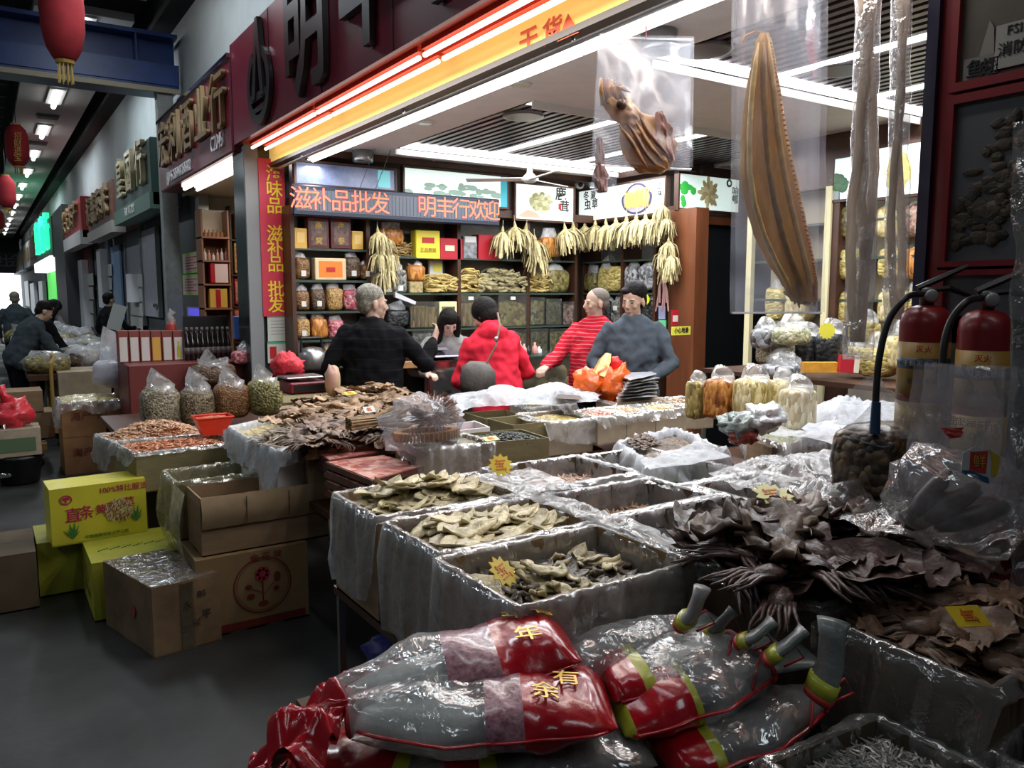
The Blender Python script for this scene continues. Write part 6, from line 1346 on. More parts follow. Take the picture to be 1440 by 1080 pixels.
# wine cartons and dark bottles on it
M_wb = mat('wine_box_white', (.72, .70, .66), .5); zc2 = p0.z
for k in range(6):
    u0 = 166 + k * 15.5; a0, a1, b0, b1 = wr(WY(7.9), u0, 465, u0 + 14.5, 498); b0 = zc2 - .0 
    t = thing('wine_box', 'upright wine box with a %s on the maroon counter, %s from the left' % ('gold front' if k == 3 else 'white front', ordn(k)), 'box', ((a0 + a1) / 2, 7.95, zc2), group='wine boxes on the maroon counter')
    b = MB(); b.box(a0, a1, 7.9, 8.02, zc2, b1, bev=.003); obj('carton', b, mat('dark_maroon_edge', (.25, .06, .05), .5), t); b = MB(); b.box(a0 + .01, a1 - .01, 7.897, 7.899, zc2 + .01, b1 - .06); obj('front_label', b, M_ygold if k == 3 else M_wb, t)
    if k == 5: b = MB(); xm = (a0 + a1) / 2; b.box(xm - .015, xm + .015, 7.893, 7.896, zc2 + .03, zc2 + .13); b.box(xm - .006, xm + .006, 7.893, 7.896, zc2 + .13, zc2 + .18); obj('bottle_print', b, mat('print_gold_green', (.5, .5, .05), .5), t)
for r_ in range(2):
    for k in range(9):
        x = atY(263 + k * 7.2, 480, 7.85 + r_ * .2).x; b = MB(); y = 7.85 + r_ * .2; b.lathe([(.026, 0), (.03, .01), (.03, .17), (.012, .22), (.012, .29)], 10, T(x, y, zc2)); b.k = 1; b.lathe([(.014, .27), (.014, .30)], 8, T(x, y, zc2)); b.lathe([(.0305, .06), (.0305, .12)], 10, T(x, y, zc2))
        obj('wine_bottle', b, [mat('dark_wine', (.012, .006, .008), .1, coat=.5), mat('wine_label', (.12, .10, .10), .4)], smooth=True, label='dark wine bottle on the maroon counter, %s row, %s from the wine boxes' % (('front', 'back')[r_], ordn(k)), cat='bottle', group='dark wine bottles on the counter')
b = MB(); x0, x1 = atY(260, 480, 8.15).x, atY(322, 480, 8.15).x; b.box(x0, x1, 8.18, 8.22, zc2, zc2 + .4); obj('bottle_rack', b, M_black, label='black rack behind the dark wine bottles', cat='rack')
sack(243, 438, 503, 14, 7.62, mat('red_tin', (.5, .03, .02), .4), 'small red bag with handles behind the wine boxes', name='red_bag', film_top=.2, cat='bag')
# big clear film bag of sheets behind
sack(165, 470, 545, 60, 7.6, grain('white_crinkle', ['a8a8b4', 'd0d0dc', 'e4e4ec'], 10, bump=.4), 'large milky clear bag standing behind the trolley goods', name='film_bag', film_top=.45, lm=MILK, cat='bag')
# goods heaped on the far stalls
random.seed(11)
fst = thing('far_stall_table', 'long far stall table down the hall', 'table', (1.0, 14, 0)); b = MB(); b.box(.35, 1.7, 9.8, 24, .72, .78); obj('table_top', b, M_dwood, fst)
for y in (10, 14, 18, 22):
    for x in (.4, 1.65): b = MB(); b.box(x - .03, x + .03, y, y + .06, 0, .72); obj('leg', b, M_dwood, fst)
gl = [('maw_dark', 'green grey'), ('pepper', 'greyish'), ('cream', 'pale'), ('olive_goods', 'olive'), ('flower', 'whitish'), ('dark_nuts', 'dark')]
for k in range(26):
    y = 10.2 + k * .52; x = .55 + (k % 3) * .42; g, c_ = gl[(k * 5) % 6]; h = U(.1, .24); t = thing('goods_bag', '%s bag lying on the far stall, %s from the near end' % (c_, ordn(k)), 'bag', (x, y, .78), group='bags on the far stall')
    b = MB(); b.ell((x, y, .78 + h / 2), (U(.2, .26), U(.2, .3), h / 2 + .02), 14, 8, nz=.2, seed=k, pw=.7); obj('contents', b, G[g], t, True)
    b = MB(); b.ell((x, y, .80 + h / 2), (.23, .27, h / 2 + .05), 12, 6, nz=.5, ns=3, seed=k + 50); obj('film', b, MILK if k % 2 else LINER, t, True)
# ------------------------------------------------------------ the main stall: tables, boxes, heaps
random.seed(5)
ZR = .92
def table(label, x0, x1, y0, y1, z, step=.6):
    t = thing('market_table', label, 'table', ((x0 + x1) / 2, (y0 + y1) / 2, 0))
    b = MB(); b.box(x0, x1, y0, y1, z - .03, z); obj('table_top', b, M_dwood, t)
    for x in (x0 + .02, x1 - .02):
        for y in (y0 + .02, y1 - .02): b = MB(); b.box(x - .012, x + .012, y - .012, y + .012, 0, z - .03); obj('leg', b, mat('dull_steel_leg', (.22, .24, .2), .4, metal=.5), t)
    return t
table('front table under the flat fish boxes', 1.04, 2.66, 1.02, 2.80, .55)
table('middle table under the trays and squid heaps', 1.32, 2.72, 2.84, 4.50, .6)
table('rear table reaching into the shop', 2.76, 4.2, 2.84, 4.45, .6)
# front row boxes
qB1, qB2, qB3 = rq(1.00, 1.57, 1.48, 1.89), rq(1.03, 1.60, 1.93, 2.29), rq(1.03, 1.62, 2.36, 2.74)
qB4, qB6, qB7, qB5, qB8 = rq(1.65, 2.13, 2.32, 2.71), rq(1.63, 2.16, 1.96, 2.28), rq(1.61, 2.18, 1.53, 1.92), rq(2.17, 2.58, 2.14, 2.76), rq(2.22, 2.62, 1.68, 2.10)
tB1 = open_box('film lined carton nearest the camera filled with dark dried flakes', qB1, ZR, .37, M_card, [.20, .03, .03, .46], seed=11, amp=.014)
tB2 = open_box('film lined carton of flat pale fish in the middle of the left column', qB2, ZR, .36, M_card, [.02, .03, .02, .46], seed=12, amp=.014)
tB3 = open_box('film lined carton of flat pale fish at the back of the left column', qB3, ZR, .36, M_card, [.02, .03, .02, .42], seed=13, amp=.014)
tB4 = open_box('film lined carton with a low layer of pinkish sticks, behind the flat fish', qB4, ZR + .02, .36, M_cardd, [.03, .03, .03, .05], seed=14)
tB5 = open_box('film lined carton of pale green noodles', qB5, ZR, .36, M_cardd, [.05, .03, .02, .03], seed=15)
tB6 = open_box('film lined carton with a brown layer at its bottom, centre of the front table', qB6, ZR, .36, M_cardd, [.03, .03, .02, .03], seed=16)
tB7 = open_box('nearly empty deep carton lined with film beside the dark flakes', qB7, ZR, .37, M_cardd, [.06, .03, .02, .05], seed=17, amp=.018)
tB8 = open_box('film covered carton behind the deep empty one', qB8, ZR, .36, M_cardd, [.05, .03, .02, .03], seed=18, amp=.02)
filling('bed of dark flakes in the nearest carton', qB1, .825, .03, grain('dark_flake_bed', ['15110c', '4a3c28', '6a5a40', '241c12'], 26, bump=1), name='dried_flakes')
scatter('dark_dried_flake', 'dark brown dried fish flake in the nearest film lined carton', FD, qB1, .84, .04, 170, 'dark fish flakes in the nearest carton', tilt=.35, seed=2, ins=.08)
scatter('pale_dried_flake', 'pale dried fish flake lying on the dark ones in the nearest carton', FL, qB1, .86, .045, 44, 'pale flakes in the nearest carton', tilt=.35, seed=3, ins=.12)
filling('bed of pale fish in the middle carton', qB2, .87, .03, grain('pale_fish_bed', ['3a2c18', '8a744c', 'b09a6a', '5a4628'], 18, bump=1), name='dried_fish_bed')
filling('bed of pale fish in the back carton', qB3, .88, .04, MATS['pale_fish_bed'], name='dried_fish_bed')
scatter('flat_dried_fish', 'flat pale dried fish in the middle carton of the left column', FF, qB2, .895, .05, 62, 'flat fish in the middle carton', tilt=.22, seed=4, ins=.14, yaw=.3, size=.85)
scatter('flat_dried_fish', 'flat pale dried fish heaped above the rim of the back carton', FF, qB3, .91, .085, 62, 'flat fish in the back carton', tilt=.22, seed=5, ins=.14, yaw=.25, size=.9)
price_star((1.12, 1.74, .905), .05, 'yellow orange price card standing on the dark flakes', (.75, -.1, .5))
price_star((1.60, 2.50, 1.0), .05, 'spiky yellow price card at the corner of the back flat fish carton', (.9, 0, -.3))
filling('pinkish stick goods low in the carton behind the flat fish', qB4, .85, .02, grain('pink_stick_mass', ['7a5040', 'c09a80', 'e0c8b0', '9a6a50'], 45, stretch=(1, .3, 1)), name='dried_sticks')
bits('dried_sticks', 'loose pinkish sticks in the low filled carton', qB4, .86, .03, 260, .08, .004, mat('pink_stick', (.55, .36, .27), .5, noise=.4, scale=30), 8, curl=.3)
bits('dried_noodles', 'heap of pale green dried noodles in their carton', q4([(885, 655), (945, 668), (975, 662), (900, 650)], .84), .80, .07, 700, .07, .0028, mat('pale_noodle', (.66, .62, .42), .5), 9, curl=.9)
filling('pale noodle bed in the carton', qB5, .78, .05, 'flower', name='dried_noodles')
bits('dried_roots', 'brown root pieces at the bottom of the centre carton', qB6, .82, .02, 200, .07, .007, mat('brown_root', (.28, .15, .07), .6, noise=.4, scale=30), 10)
filling('brown bed in the centre carton', qB6, .80, .01, 'dark_nuts', name='dried_roots')
def crumple(label, q, z, amp, m=None, n=40, name='plastic_sheet', freq=4, dome=.0, seed=1, cat='film', edge=0, fr2=13):
    def fn(s, t):
        p = lerpq(q, s, t); e = (1 - (2 * s - 1) ** 2) * (1 - (2 * t - 1) ** 2); ff = (1 - abs(2 * s - 1) ** 6) * (1 - abs(2 * t - 1) ** 6)
        w = noise.noise(V((p.x * freq, p.y * freq, seed))); r_ = 1 - abs(noise.noise(V((p.x * fr2, p.y * fr2, seed + 4))) * 2)
        return (p.x + .03 * noise.noise(V((p.x * 7, p.y * 7, seed + 9))), p.y + .03 * noise.noise(V((p.x * 7, p.y * 7, seed + 19))), z + dome * e + amp * (w + .55 * r_) * (.3 + .7 * ff) - edge * (1 - ff))
    b = MB(); b.grid(fn, n, n); return obj(name, b, m or CLEAR, smooth=True, label=label, cat=cat)
WH = film('white_sheet_film', .75, (.80, .83, .88), gloss=.12, scale=10)
crumple('clear film pulled over the corner between the flat fish cartons', [(1.50, 2.2), (1.78, 2.2), (1.78, 2.55), (1.5, 2.55)], .955, .03, LINER, 26, seed=3)
crumple('crumpled clear film lying over the rims behind the deep carton', [(2.02, 1.45), (2.66, 1.35), (2.70, 1.98), (2.16, 1.98)], 1.0, .07, LINER, 44, seed=5, dome=.05)
crumple('glossy clear film bunched beside the big mussel bag', [(1.85, 1.20), (2.45, 1.10), (2.5, 1.5), (2.0, 1.6)], 1.03, .09, CLEAR, 44, seed=6, dome=.05)
crumple('strip of milky film along the rim between the two deep cartons', [(1.55, 1.60), (1.64, 1.60), (1.64, 2.30), (1.55, 2.25)], .93, .03, LINER, 30, seed=7)
price_star(atZ(1088, 697, 1.09), .062, 'pale yellow price card lying in the clear film', (.35, 0, -.2), m=mat('card_pale_yellow', (.80, .75, .25), .5, noise=.2))
# sack of mussels in white film
qS = q4([(870, 618), (915, 645), (1022, 630), (950, 598)], .95)
tS = carton('wide tray hidden in the white plastic sack of mussels', qS, .66, .90, M_cardd, name='tray')
liner(tS, qS, .93, drops=[.22, .18, .15, .12], inn=.06, m=WH, amp=.035, seed=21, n=140)
filling('dark dried mussels in the white plastic sack', qS, .90, .02, grain('mussel_mass', ['1a140e', '5a4430', '7a6248', '2a1e14'], 45), name='dried_mussels')
bits('dried_mussels', 'loose dried mussels at the left of the white sack', q4([(878, 618), (905, 628), (930, 616), (900, 606)], .95), .93, .03, 160, .03, .009, mat('mussel', (.16, .10, .06), .4, noise=.5, scale=40), 12)
crumple('white film folded over the right half of the mussel sack', q4([(905, 640), (915, 652), (1030, 636), (985, 612)], .98), .955, .03, WH, 30, seed=8)
# middle table: cartons and lined boxes
def mb(label, pix, z=ZR, h=.2, m=None, drops=None, lm=None, seed=None, **k): q = q4(pix, z); return open_box(label, q, z, h, m, drops, lm=lm, seed=seed, **k), q
t, q = mb('olive carton with black fungus beside the white lined one', [(694, 622), (772, 615), (731, 604), (655, 610)], h=.26, m=M_cardo)
filling('black fungus in the olive carton', q, .895, .02, 'black_goods', name='black_fungus'); bits('black_fungus', 'dark crinkled fungus pieces on top of the olive carton', q, .90, .03, 300, .03, .008, mat('fungus', (.045, .05, .035), .5, noise=.5, scale=30), 13)
t, q = mb('film draped carton of dark goods left of the olive one', [(585, 631), (693, 623), (656, 611), (556, 618)], h=.26, m=M_cardp, drops=[.18, .0, .03, .08], lm=LINER, seed=22)
filling('dark goods in the film draped carton', q, .90, .03, 'olive_goods', name='dark_goods')
price_star(atZ(690, 617, .95), .04, 'small pale yellow card on the black fungus', (.3, 0, 0), m=MATS['card_pale_yellow'], rect=True)
t, q = mb('empty olive carton, left one of the pair in the middle of the stall', [(683, 589), (731, 583), (712, 576), (652, 579)], h=.16, m=M_cardo)
t, q = mb('empty olive carton, right one of the pair in the middle of the stall', [(722, 598), (771, 593), (732, 583), (684, 588)], h=.2, m=M_cardo)
t, q = mb('film wrapped carton of yellow brown flowers right of the empty pair', [(772, 594), (834, 588), (790, 577), (729, 582)], h=.2, m=M_cardp, drops=[.18, .1, .02, .02], seed=23)
filling('yellow brown dried flowers in the film wrapped carton', q, .885, .04, grain('yellow_flower_mass', ['5a4a1a', 'a08a3a', 'c8b468', '3a2e10'], 50), name='dried_flowers')
for k, (pix, g, lb, gl_) in enumerate((([(841, 587), (881, 582), (838, 574), (800, 579)], 'pink_shrimp', 'pink shrimps', ['a05a48', 'e0a090', 'f0c8b8', 'b87060']),
        ([(882, 582), (922, 578), (886, 570), (839, 574)], 'pale_shrimp_m', 'pale shelled shrimps', ['c09a78', 'e8d0b0', 'f0dcc0', 'a87a58']),
        ([(923, 578), (966, 573), (931, 565), (887, 570)], 'cream_m', 'cream coloured scallops', ['b09a60', 'e0cc98', 'f0e0b8', 'c8b078']),
        ([(918, 570), (1004, 566), (960, 558), (905, 561)], 'taupe_m', 'taupe flat goods', ['8a7058', 'b8a088', 'd0bca4', '6a5440']),
        ([(870, 568), (916, 562), (880, 556), (838, 561)], 'orange_m', 'orange shrimps at the back', ['a05a20', 'd88a40', 'e8b070', 'b87030']),
        ([(745, 574), (808, 567), (780, 561), (717, 566)], 'yellow_m', 'yellowish noodles', ['9a9050', 'd0c890', 'e0d8a8', '7a7038']))):
    t, q = mb('film covered carton of %s in the rear rows' % lb, pix, h=.17, m=M_cardp, drops=[.07, .06, .01, .01], seed=30 + k, z=ZR + .01)
    filling('%s filling the rear carton' % lb, q, .90, .03, grain(g, gl_, 55), name='dried_goods', n=12)
    bits('dried_goods', 'loose %s on top of the rear carton' % lb, q, .905, .035, 150, .03, .006, mat('bit_' + g, gl_[2], .5, noise=.3, scale=40), 40 + k)
for k, pix in enumerate(([(675, 640), (775, 628), (745, 620), (660, 632)], [(790, 640), (850, 632), (830, 622), (775, 630)])): carton('low olive carton in the gap %s the mussel sack' % ('far left of', 'just left of')[k], q4(pix, .72), .61, .72, M_cardo)
t = thing('foam_tray', 'white foam tray of purplish slices behind the black fungus', 'tray', atZ(660, 602, .9)); q = [V(p) for p in q4([(640, 609), (689, 603), (668, 594), (622, 600)], .93)]
for i in range(4): a, b_ = q[i], q[(i + 1) % 4]; c = sum(q, V((0, 0))) / 4; ia, ib = a.lerp(c, .08), b_.lerp(c, .08); b = MB(); b.hexa([(a.x, a.y, .88), (b_.x, b_.y, .88), (ib.x, ib.y, .88), (ia.x, ia.y, .88)], [(a.x, a.y, .94), (b_.x, b_.y, .94), (ib.x, ib.y, .94), (ia.x, ia.y, .94)]); obj('side_panel', b, M_white, t)
b = MB(); b.hexa([(p.x, p.y, .86) for p in q], [(p.x, p.y, .885) for p in q]); obj('bottom_panel', b, M_white, t)
filling('purplish dried slices in the foam tray', q, .90, .02, grain('purple_slices', ['5a2a3a', '9a6a78', 'c8a0a8'], 40), name='dried_slices', n=10)
carton('dark crate under the foam tray', q4([(640, 612), (689, 606), (668, 597), (622, 603)], .86), .61, .855, M_cardd)
# white film sheets at the back edge of the stall
crumple('white plastic sheets heaped at the rear edge below the red jacket', q4([(600, 572), (716, 566), (790, 548), (640, 548)], .98), .95, .05, WH, 50, seed=9, dome=.05, fr2=9)
crumple('pale film heap at the rear edge below the polo shirt', q4([(715, 565), (838, 560), (850, 544), (740, 546)], .99), .96, .06, WH, 50, seed=10, dome=.05, fr2=11)
crumple('loose film hanging over the goods left of the white sheets', q4([(560, 590), (650, 585), (660, 560), (600, 560)], .96), .95, .04, MILK, 36, seed=12)
b = MB(); b.hexa([tuple(atZ(u, v, 1.0)) for u, v in ((780, 560), (820, 562), (815, 556), (785, 554))], [tuple(atZ(u, v, 1.02) ) for u, v in ((780, 560), (820, 562), (815, 556), (785, 554))]); obj('dark_tray', b, mat('dark_tray', (.05, .035, .03), .4), label='small dark tray lying on the white film', cat='tray')
p = atZ(850, 553, .97); t = thing('carrier_bag', 'orange and red carrier bag with a gold top in front of the grey sweater', 'bag', p)
for k, (dx, dz, r_) in enumerate(((-.09, .06, .10), (.05, .07, .12), (.12, .04, .08))): b = MB(); b.ell((p.x + dx, p.y - dx * .6, p.z + dz), (r_, r_, r_ * 1.0), 20, 12, nz=.6, ns=2.6, seed=k); obj('orange_film', b, mat('orange_film', (.90, .16, .02), .3, bump=1, bscale=16, coat=.5), t, True)
b = MB(); b.tube([(p.x - .06, p.y, p.z + .12), (p.x, p.y, p.z + .22), (p.x + .03, p.y, p.z + .27)], [.07, .06, .03], 7, flat=.4); obj('gold_top', b, mat('gold_foil', (.75, .55, .22), .3, metal=.5, bump=.6), t)
b = MB(); b.ell((p.x + .06, p.y - .03, p.z + .19), (.05, .05, .06), 12, 8, nz=.5); obj('red_top', b, mat('red_foil_small', (.75, .02, .02), .35), t, True)
for k in range(7):
    crumple('creased grey foil sheet stacked right of the orange bag, %s from the bottom' % ordn(k), q4([(868 + k * 3, 556), (925, 552 - k), (915, 541), (872, 543)], 1.0), .975 + k * .02, .012, mat('grey_foil%d' % (k % 3), ((.5, .52, .56), (.3, .3, .28), (.42, .40, .36))[k % 3], .3, metal=.4, bump=.5), 14, name='foil_sheet', seed=20 + k, cat='foil')
carton('cardboard tray under the grey foil sheets', q4([(868, 566), (928, 560), (915, 546), (866, 550)], .95), .61, .94, M_cardp, lid=True)
# heaps of squid between the rear rows and the tray stack
def block(label, pix, z, h, m=None): return carton(label, q4(pix, z), z - h, z, m or M_cardd, lid=True)
block('hidden carton under the brown squid heaps', [(396, 612), (560, 606), (600, 566), (420, 566)], .86, .25)
block('brown carton corner showing left of the tray stack', [(432, 632), (585, 622), (575, 600), (412, 606)], .86, .25, M_card)
qh1 = q4([(385, 600), (560, 592), (640, 566), (420, 566)], .90); qh2 = q4([(470, 575), (560, 575), (580, 556), (480, 556)], .93); qh3 = q4([(415, 628), (560, 618), (590, 592), (420, 600)], .90)
filling('bed of tan squid at the rear left of the stall', qh1, .885, .05, grain('tan_squid_bed', ['5a4030', 'a88868', 'c8ac8c', '7a5c44'], 16), name='dried_squid_bed')
filling('bed of brown squid behind the tray stack', qh3, .875, .03, grain('brown_squid_bed', ['2a1c12', '6a4c34', '8a6a4c', '3a281a'], 18), name='dried_squid_bed')
scatter('tan_dried_squid', 'tan dried squid on the rear left heap', CU, qh1, .91, .07, 90, 'tan squids on the rear heap', 'dried squid', tilt=.25, seed=7, ins=.05)
scatter('tan_dried_squid', 'tan dried squid on the top mound behind the black coat', CU, qh2, .95, .11, 40, 'tan squids on the top mound', 'dried squid', tilt=.5, seed=8, ins=.12, size=.7)
scatter('brown_dried_squid', 'brown dried squid lying behind the red tray stack', SQ, qh3, .90, .05, 46, 'brown squids behind the tray stack', 'dried squid', tilt=.2, seed=9, ins=.05, size=.85)
strw = mat('straw_bundle', (.30, .19, .08), .6, noise=.5, scale=25)
b = MB(); random.seed(9); c0, c1 = atZ(490, 600, .99), atZ(560, 590, .99)
for k in range(110): o = V((0, U(-.05, .05), U(-.02, .05))); m_ = U(.5, 1); b.tube([c0 + o * .8, (c0 + c1) / 2 + o * m_ * .7, c1 + o * 1.3 + V((U(-.05, .03), 0, 0))], .0045, 4)
obj('dried_stem_bundle', b, strw, label='bundle of long brown dried stems lying on the squid heap', cat='dried goods', kind='stuff')
price_star(atZ(519, 576, 1.02), .035, 'white price tag on the tan squid heap', (.9, 0, .2), m=M_tag, rect=True)
price_star(atZ(492, 553, 1.03), .04, 'yellow card on the top squid mound', (.3, 0, .2), m=MATS['card_yellow'], rect=True)
# bag with the brown wreath and fine roots
p = atZ(600, 622, .93); t = thing('root_bag', 'clear bag with a bushy ball of reddish brown roots and a wreath', 'bag', p)
b = MB(); random.seed(10)
for k in range(520):
    d = V((U(-1, 1), U(-1, 1), U(-.3, 1))).normalized(); o = p + V((.04, .0, .13)); e = o + V((d.x * .14, d.y * .12, d.z * .12)) * U(.7, 1.05); b.tube([o + d * .02, o.lerp(e, .6) + V((U(-.02, .02), U(-.02, .02), U(-.02, .02))), e], [.003, .003, .0015], 3)
obj('fine_roots', b, mat('reddish_root', (.36, .18, .10), .6, noise=.4, scale=20), t)['kind'] = 'stuff'
b = MB()
for k in range(44): a = k / 44 * 2 * pi; cpt = p + V((.0 + .15 * cos(a), .09 * sin(a), .04)); b.box(-.022, .022, -.004, .004, -.022, .022, T(*cpt) @ Matrix.Rotation(a + .3, 4, 'Z') @ Matrix.Rotation(U(-.2, .2), 4, 'X'), bev=.002)
obj('wreath', b, mat('wreath_brown', (.50, .24, .07), .45, noise=.4, scale=20), t)['kind'] = 'stuff'
b = MB(); b.ell((p.x - .02, p.y, p.z + .09), (.21, .15, .14), 22, 14, nz=.35, ns=2.5, seed=4); obj('bag_film', b, BAGF, t, True)
block('hidden carton under the clear bag of roots', [(575, 636), (660, 628), (640, 610), (565, 614)], .90, .29)
# pink packed trays
Mtr = grain('pink_packed_slices', ['a04038', 'e08878', 'f8c0b0', 'c05a50'], 26, coat=.5, rough=.4); Mtd = mat('tray_film_dark', (.12, .045, .035), .35, coat=.5, noise=.5, scale=20)
for k, (pix, z) in enumerate((([(523, 671), (596, 651), (540, 636), (455, 645)], .85), ([(523, 671), (596, 651), (540, 636), (455, 645)], .803), ([(523, 671), (596, 651), (540, 636), (455, 645)], .756), ([(462, 646), (535, 634), (505, 625), (437, 632)], .86), ([(462, 646), (535, 634), (505, 625), (437, 632)], .815), ([(523, 671), (596, 651), (540, 636), (455, 645)], .709))):
    q = [V(p_) for p_ in q4(pix, .85)]; t = thing('packed_tray', 'shrink wrapped tray of pink slices, %s' % ('top of the front stack', 'second of the front stack', 'third of the front stack', 'top of the rear stack', 'second of the rear stack', 'lowest of the front stack')[k], 'tray', (q[0].x, q[0].y, z - .045), group='pink trays')
    b = MB(); b.hexa([(p_.x, p_.y, z - .043) for p_ in q], [(p_.x, p_.y, z - .016) for p_ in q]); obj('tray_edge', b, Mtd, t)
    b = MB(); c = sum(q, V((0, 0))) / 4; qq = [p_.lerp(c, .05) for p_ in q]; b.grid(lambda s, tt: (lambda p_: (p_.x, p_.y, z - .015 + .006 * noise.noise(V((p_.x * 25, p_.y * 25, k)))))(lerpq(qq, s, tt)), 14, 14); b.hexa([(p_.x, p_.y, z - .018) for p_ in qq], [(p_.x, p_.y, z - .012) for p_ in qq]); obj('packed_slices', b, Mtr, t)
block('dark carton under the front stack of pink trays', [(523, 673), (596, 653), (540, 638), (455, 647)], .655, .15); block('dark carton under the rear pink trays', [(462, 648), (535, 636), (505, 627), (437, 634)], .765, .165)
# white lined long cartons left of them
t, q = mb('white lined long carton with pale yellow goods behind the left stall shrimps', [(352, 618), (441, 594), (400, 583), (322, 601)], z=.86, h=.3, m=M_white, drops=[.05, .0, .02, .22], lm=WH, seed=24)
filling('pale yellow goods in the white lined carton', q, .82, .02, 'cream', name='dried_goods')
t, q = mb('white lined carton with grey long dried fish strips', [(389, 634), (440, 619), (412, 602), (353, 617)], z=.87, h=.3, m=M_white, drops=[.10, .0, .02, .24], lm=WH, seed=25)
filling('grey fish strips bed in the white lined carton', q, .86, .03, 'pepper', name='dried_goods'); bits('dried_fish_strips', 'long greyish fish strips heaped in the white lined carton', q, .87, .05, 90, .17, .008, mat('grey_strip_fish', (.36, .28, .20), .5, noise=.4, scale=20), 14, curl=.15, flat=.4)
b = MB(); carton('dark carton under the white lined cartons', q4([(350, 650), (440, 632), (420, 612), (330, 628)], .55), .0, .55, M_cardd, lid=True)
# scale on its olive carton
block('olive carton carrying the red scale', [(398, 568), (480, 562), (470, 549), (398, 552)], .93, .33, M_cardo)
c = atZ(432, 552, .94); t = thing('weighing_scale', 'red weighing scale with a dark display and steel pan on the olive carton', 'scale', c)
b = MB(); b.box(c.x - .14, c.x + .14, c.y - .05, c.y + .2, .94, 1.02, bev=.01); obj('body', b, mat('scale_maroon', (.20, .015, .03), .4), t); b = MB(); b.box(c.x - .11, c.x + .11, c.y - .055, c.y - .049, .955, 1.0); obj('display', b, M_black, t); b = MB(); b.box(c.x - .15, c.x + .13, c.y - .02, c.y + .22, 1.04, 1.055, bev=.005); b.box(c.x - .03, c.x + .03, c.y + .05, c.y + .1, 1.02, 1.04); obj('pan', b, M_steel, t)
p = atD(405, 515, 5.9); b = MB(); b.ell(p, (.11, .09, .10), 16, 10, nz=.6, ns=3, seed=8); obj('net_bag', b, mat('red_net', (.7, .03, .05), .5, bump=1, bscale=30), smooth=True, label='crumpled red net bag behind the red scale', cat='bag')
p = atD(468, 535, 5.2); b = MB(); b.ell(p, (.05, .05, .10), 14, 8, nz=.4, ns=3, seed=9); obj('produce_bag', b, mat('lime_pink', (.45, .5, .12), .4, col2=(.6, .3, .3), scale=6), smooth=True, label='small green and pink bag right of the red scale', cat='bag')
# cut noodle bags and the goods behind them
ncol = [('nb1', ['6a5a2a', 'a08c4c', 'c8b878'], 'olive yellow strands'), ('nb2', ['6a3a14', 'b06a28', 'd89a50'], 'orange brown strands'), ('nb3', ['9a8648', 'd0bc80', 'e8dcb0'], 'pale straw strands'), ('nb4', ['a89458', 'd8c890', 'eee2b8'], 'cream strands'), ('nb5', ['b0a078', 'd8cca8', 'eee8d0'], 'whitish strands')]
for k, (u, v0, v1, w_, d) in enumerate(((979, 528, 588, 28, 4.5), (1013, 524, 588, 42, 4.4), (1058, 524, 588, 50, 4.3), (1098, 526, 590, 36, 4.25), (1120, 538, 604, 46, 3.9))):
    sack(u, v0, v1, w_, d, grain(ncol[k][0], ncol[k][1], 60, stretch=(1, 1, .4)), 'upright clear bag of %s, %s of the row right of the brown post' % (ncol[k][2], ordn(k)), name='noodle_bag', film_top=.12, sq=.35)
    p = atD(u, v1, d); 
table('raised rear table carrying the noodle bags', 3.05, 4.35, 1.9, 2.82, .84)
table('tall display table below the lit shelving', 4.38, 5.6, 1.9, 4.1, 1.10)
random.seed(31)
for k, (u, v, w_, h_, g, lb) in enumerate(((1090, 512, 50, 40, 'pepper', 'greyish crumpled'), (1075, 490, 36, 34, 'silver', 'silvery'), (1112, 485, 50, 30, 'flower', 'whitish'), (1135, 514, 34, 52, 'black_goods', 'black seaweed'), (1168, 514, 40, 56, 'black_goods', 'large black seaweed'), (1100, 530, 60, 22, 'silver', 'flat silvery'), (1205, 525, 40, 46, 'cream', 'cream'), (1235, 530, 50, 50, 'maw', 'pale yellow'), (1270, 520, 46, 60, 'cream', 'tall cream'), (1215, 480, 40, 34, 'maw', 'upper pale yellow'))):
    sack(u, v - h_, v, w_, 5.2 - .1 * (k % 3), g, '%s bag on the tall display table, %s from the left' % (lb, ordn(k)), name='goods_bag', film_top=.15, sq=.5, cat='bag')
p = atD(1163, 465, 4.85); t = thing('price_star', 'bright yellow chrysanthemum shaped price card on the black seaweed bag', 'price tag', p); L = basis(p, _rt, (0, 0, 1)); b = MB(); b.prism([((.055 if k % 2 else .044) * cos(k * pi / 14), (.055 if k % 2 else .044) * sin(k * pi / 14)) for k in range(28)], 0, .004, L); obj('card', b, mat('star_lime', (.85, .82, .08), .5), t)
L = basis(atD(1155, 518, 4.7), _rt, (0, 0, 1)); b = MB(); b.box(-.105, .10, -.025, .035, -.05, 0, L); obj('orange_box', b, mat('orange_card', (.75, .35, .03), .45, noise=.3), label='long orange box lying under the black seaweed bags', cat='box')
L = basis(atD(1194, 512, 4.65), _rt, (0, 0, 1)) @ Matrix.Rotation(-.05, 4, 'Z'); t = thing('red_book', 'red box with a cream spine beside the long orange box', 'box', L.translation); b = MB(); b.box(-.05, .03, -.05, .05, -.04, 0, L); obj('cover', b, M_crim, t); b = MB(); b.box(.03, .06, -.05, .05, -.04, .002, L); obj('spine', b, MATS['cream_card'], t)
crumple('clear film over the flat goods in front of the display table', [(3.0, 1.95), (4.2, 1.95), (4.2, 2.4), (3.0, 2.6)], 1.0, .05, MILK, 36, seed=30)
b9 = q4([(1100, 628), (1176, 606), (1128, 589), (1046, 604)], .97); t = open_box('film wrapped carton of pale flakes left of the mussel bag', b9, .97, .36, M_cardp, [.34, .2, .03, .2], seed=26, amp=.03); filling('pale flakes in the film wrapped carton', b9, .95, .03, 'flower', name='pale_flakes')
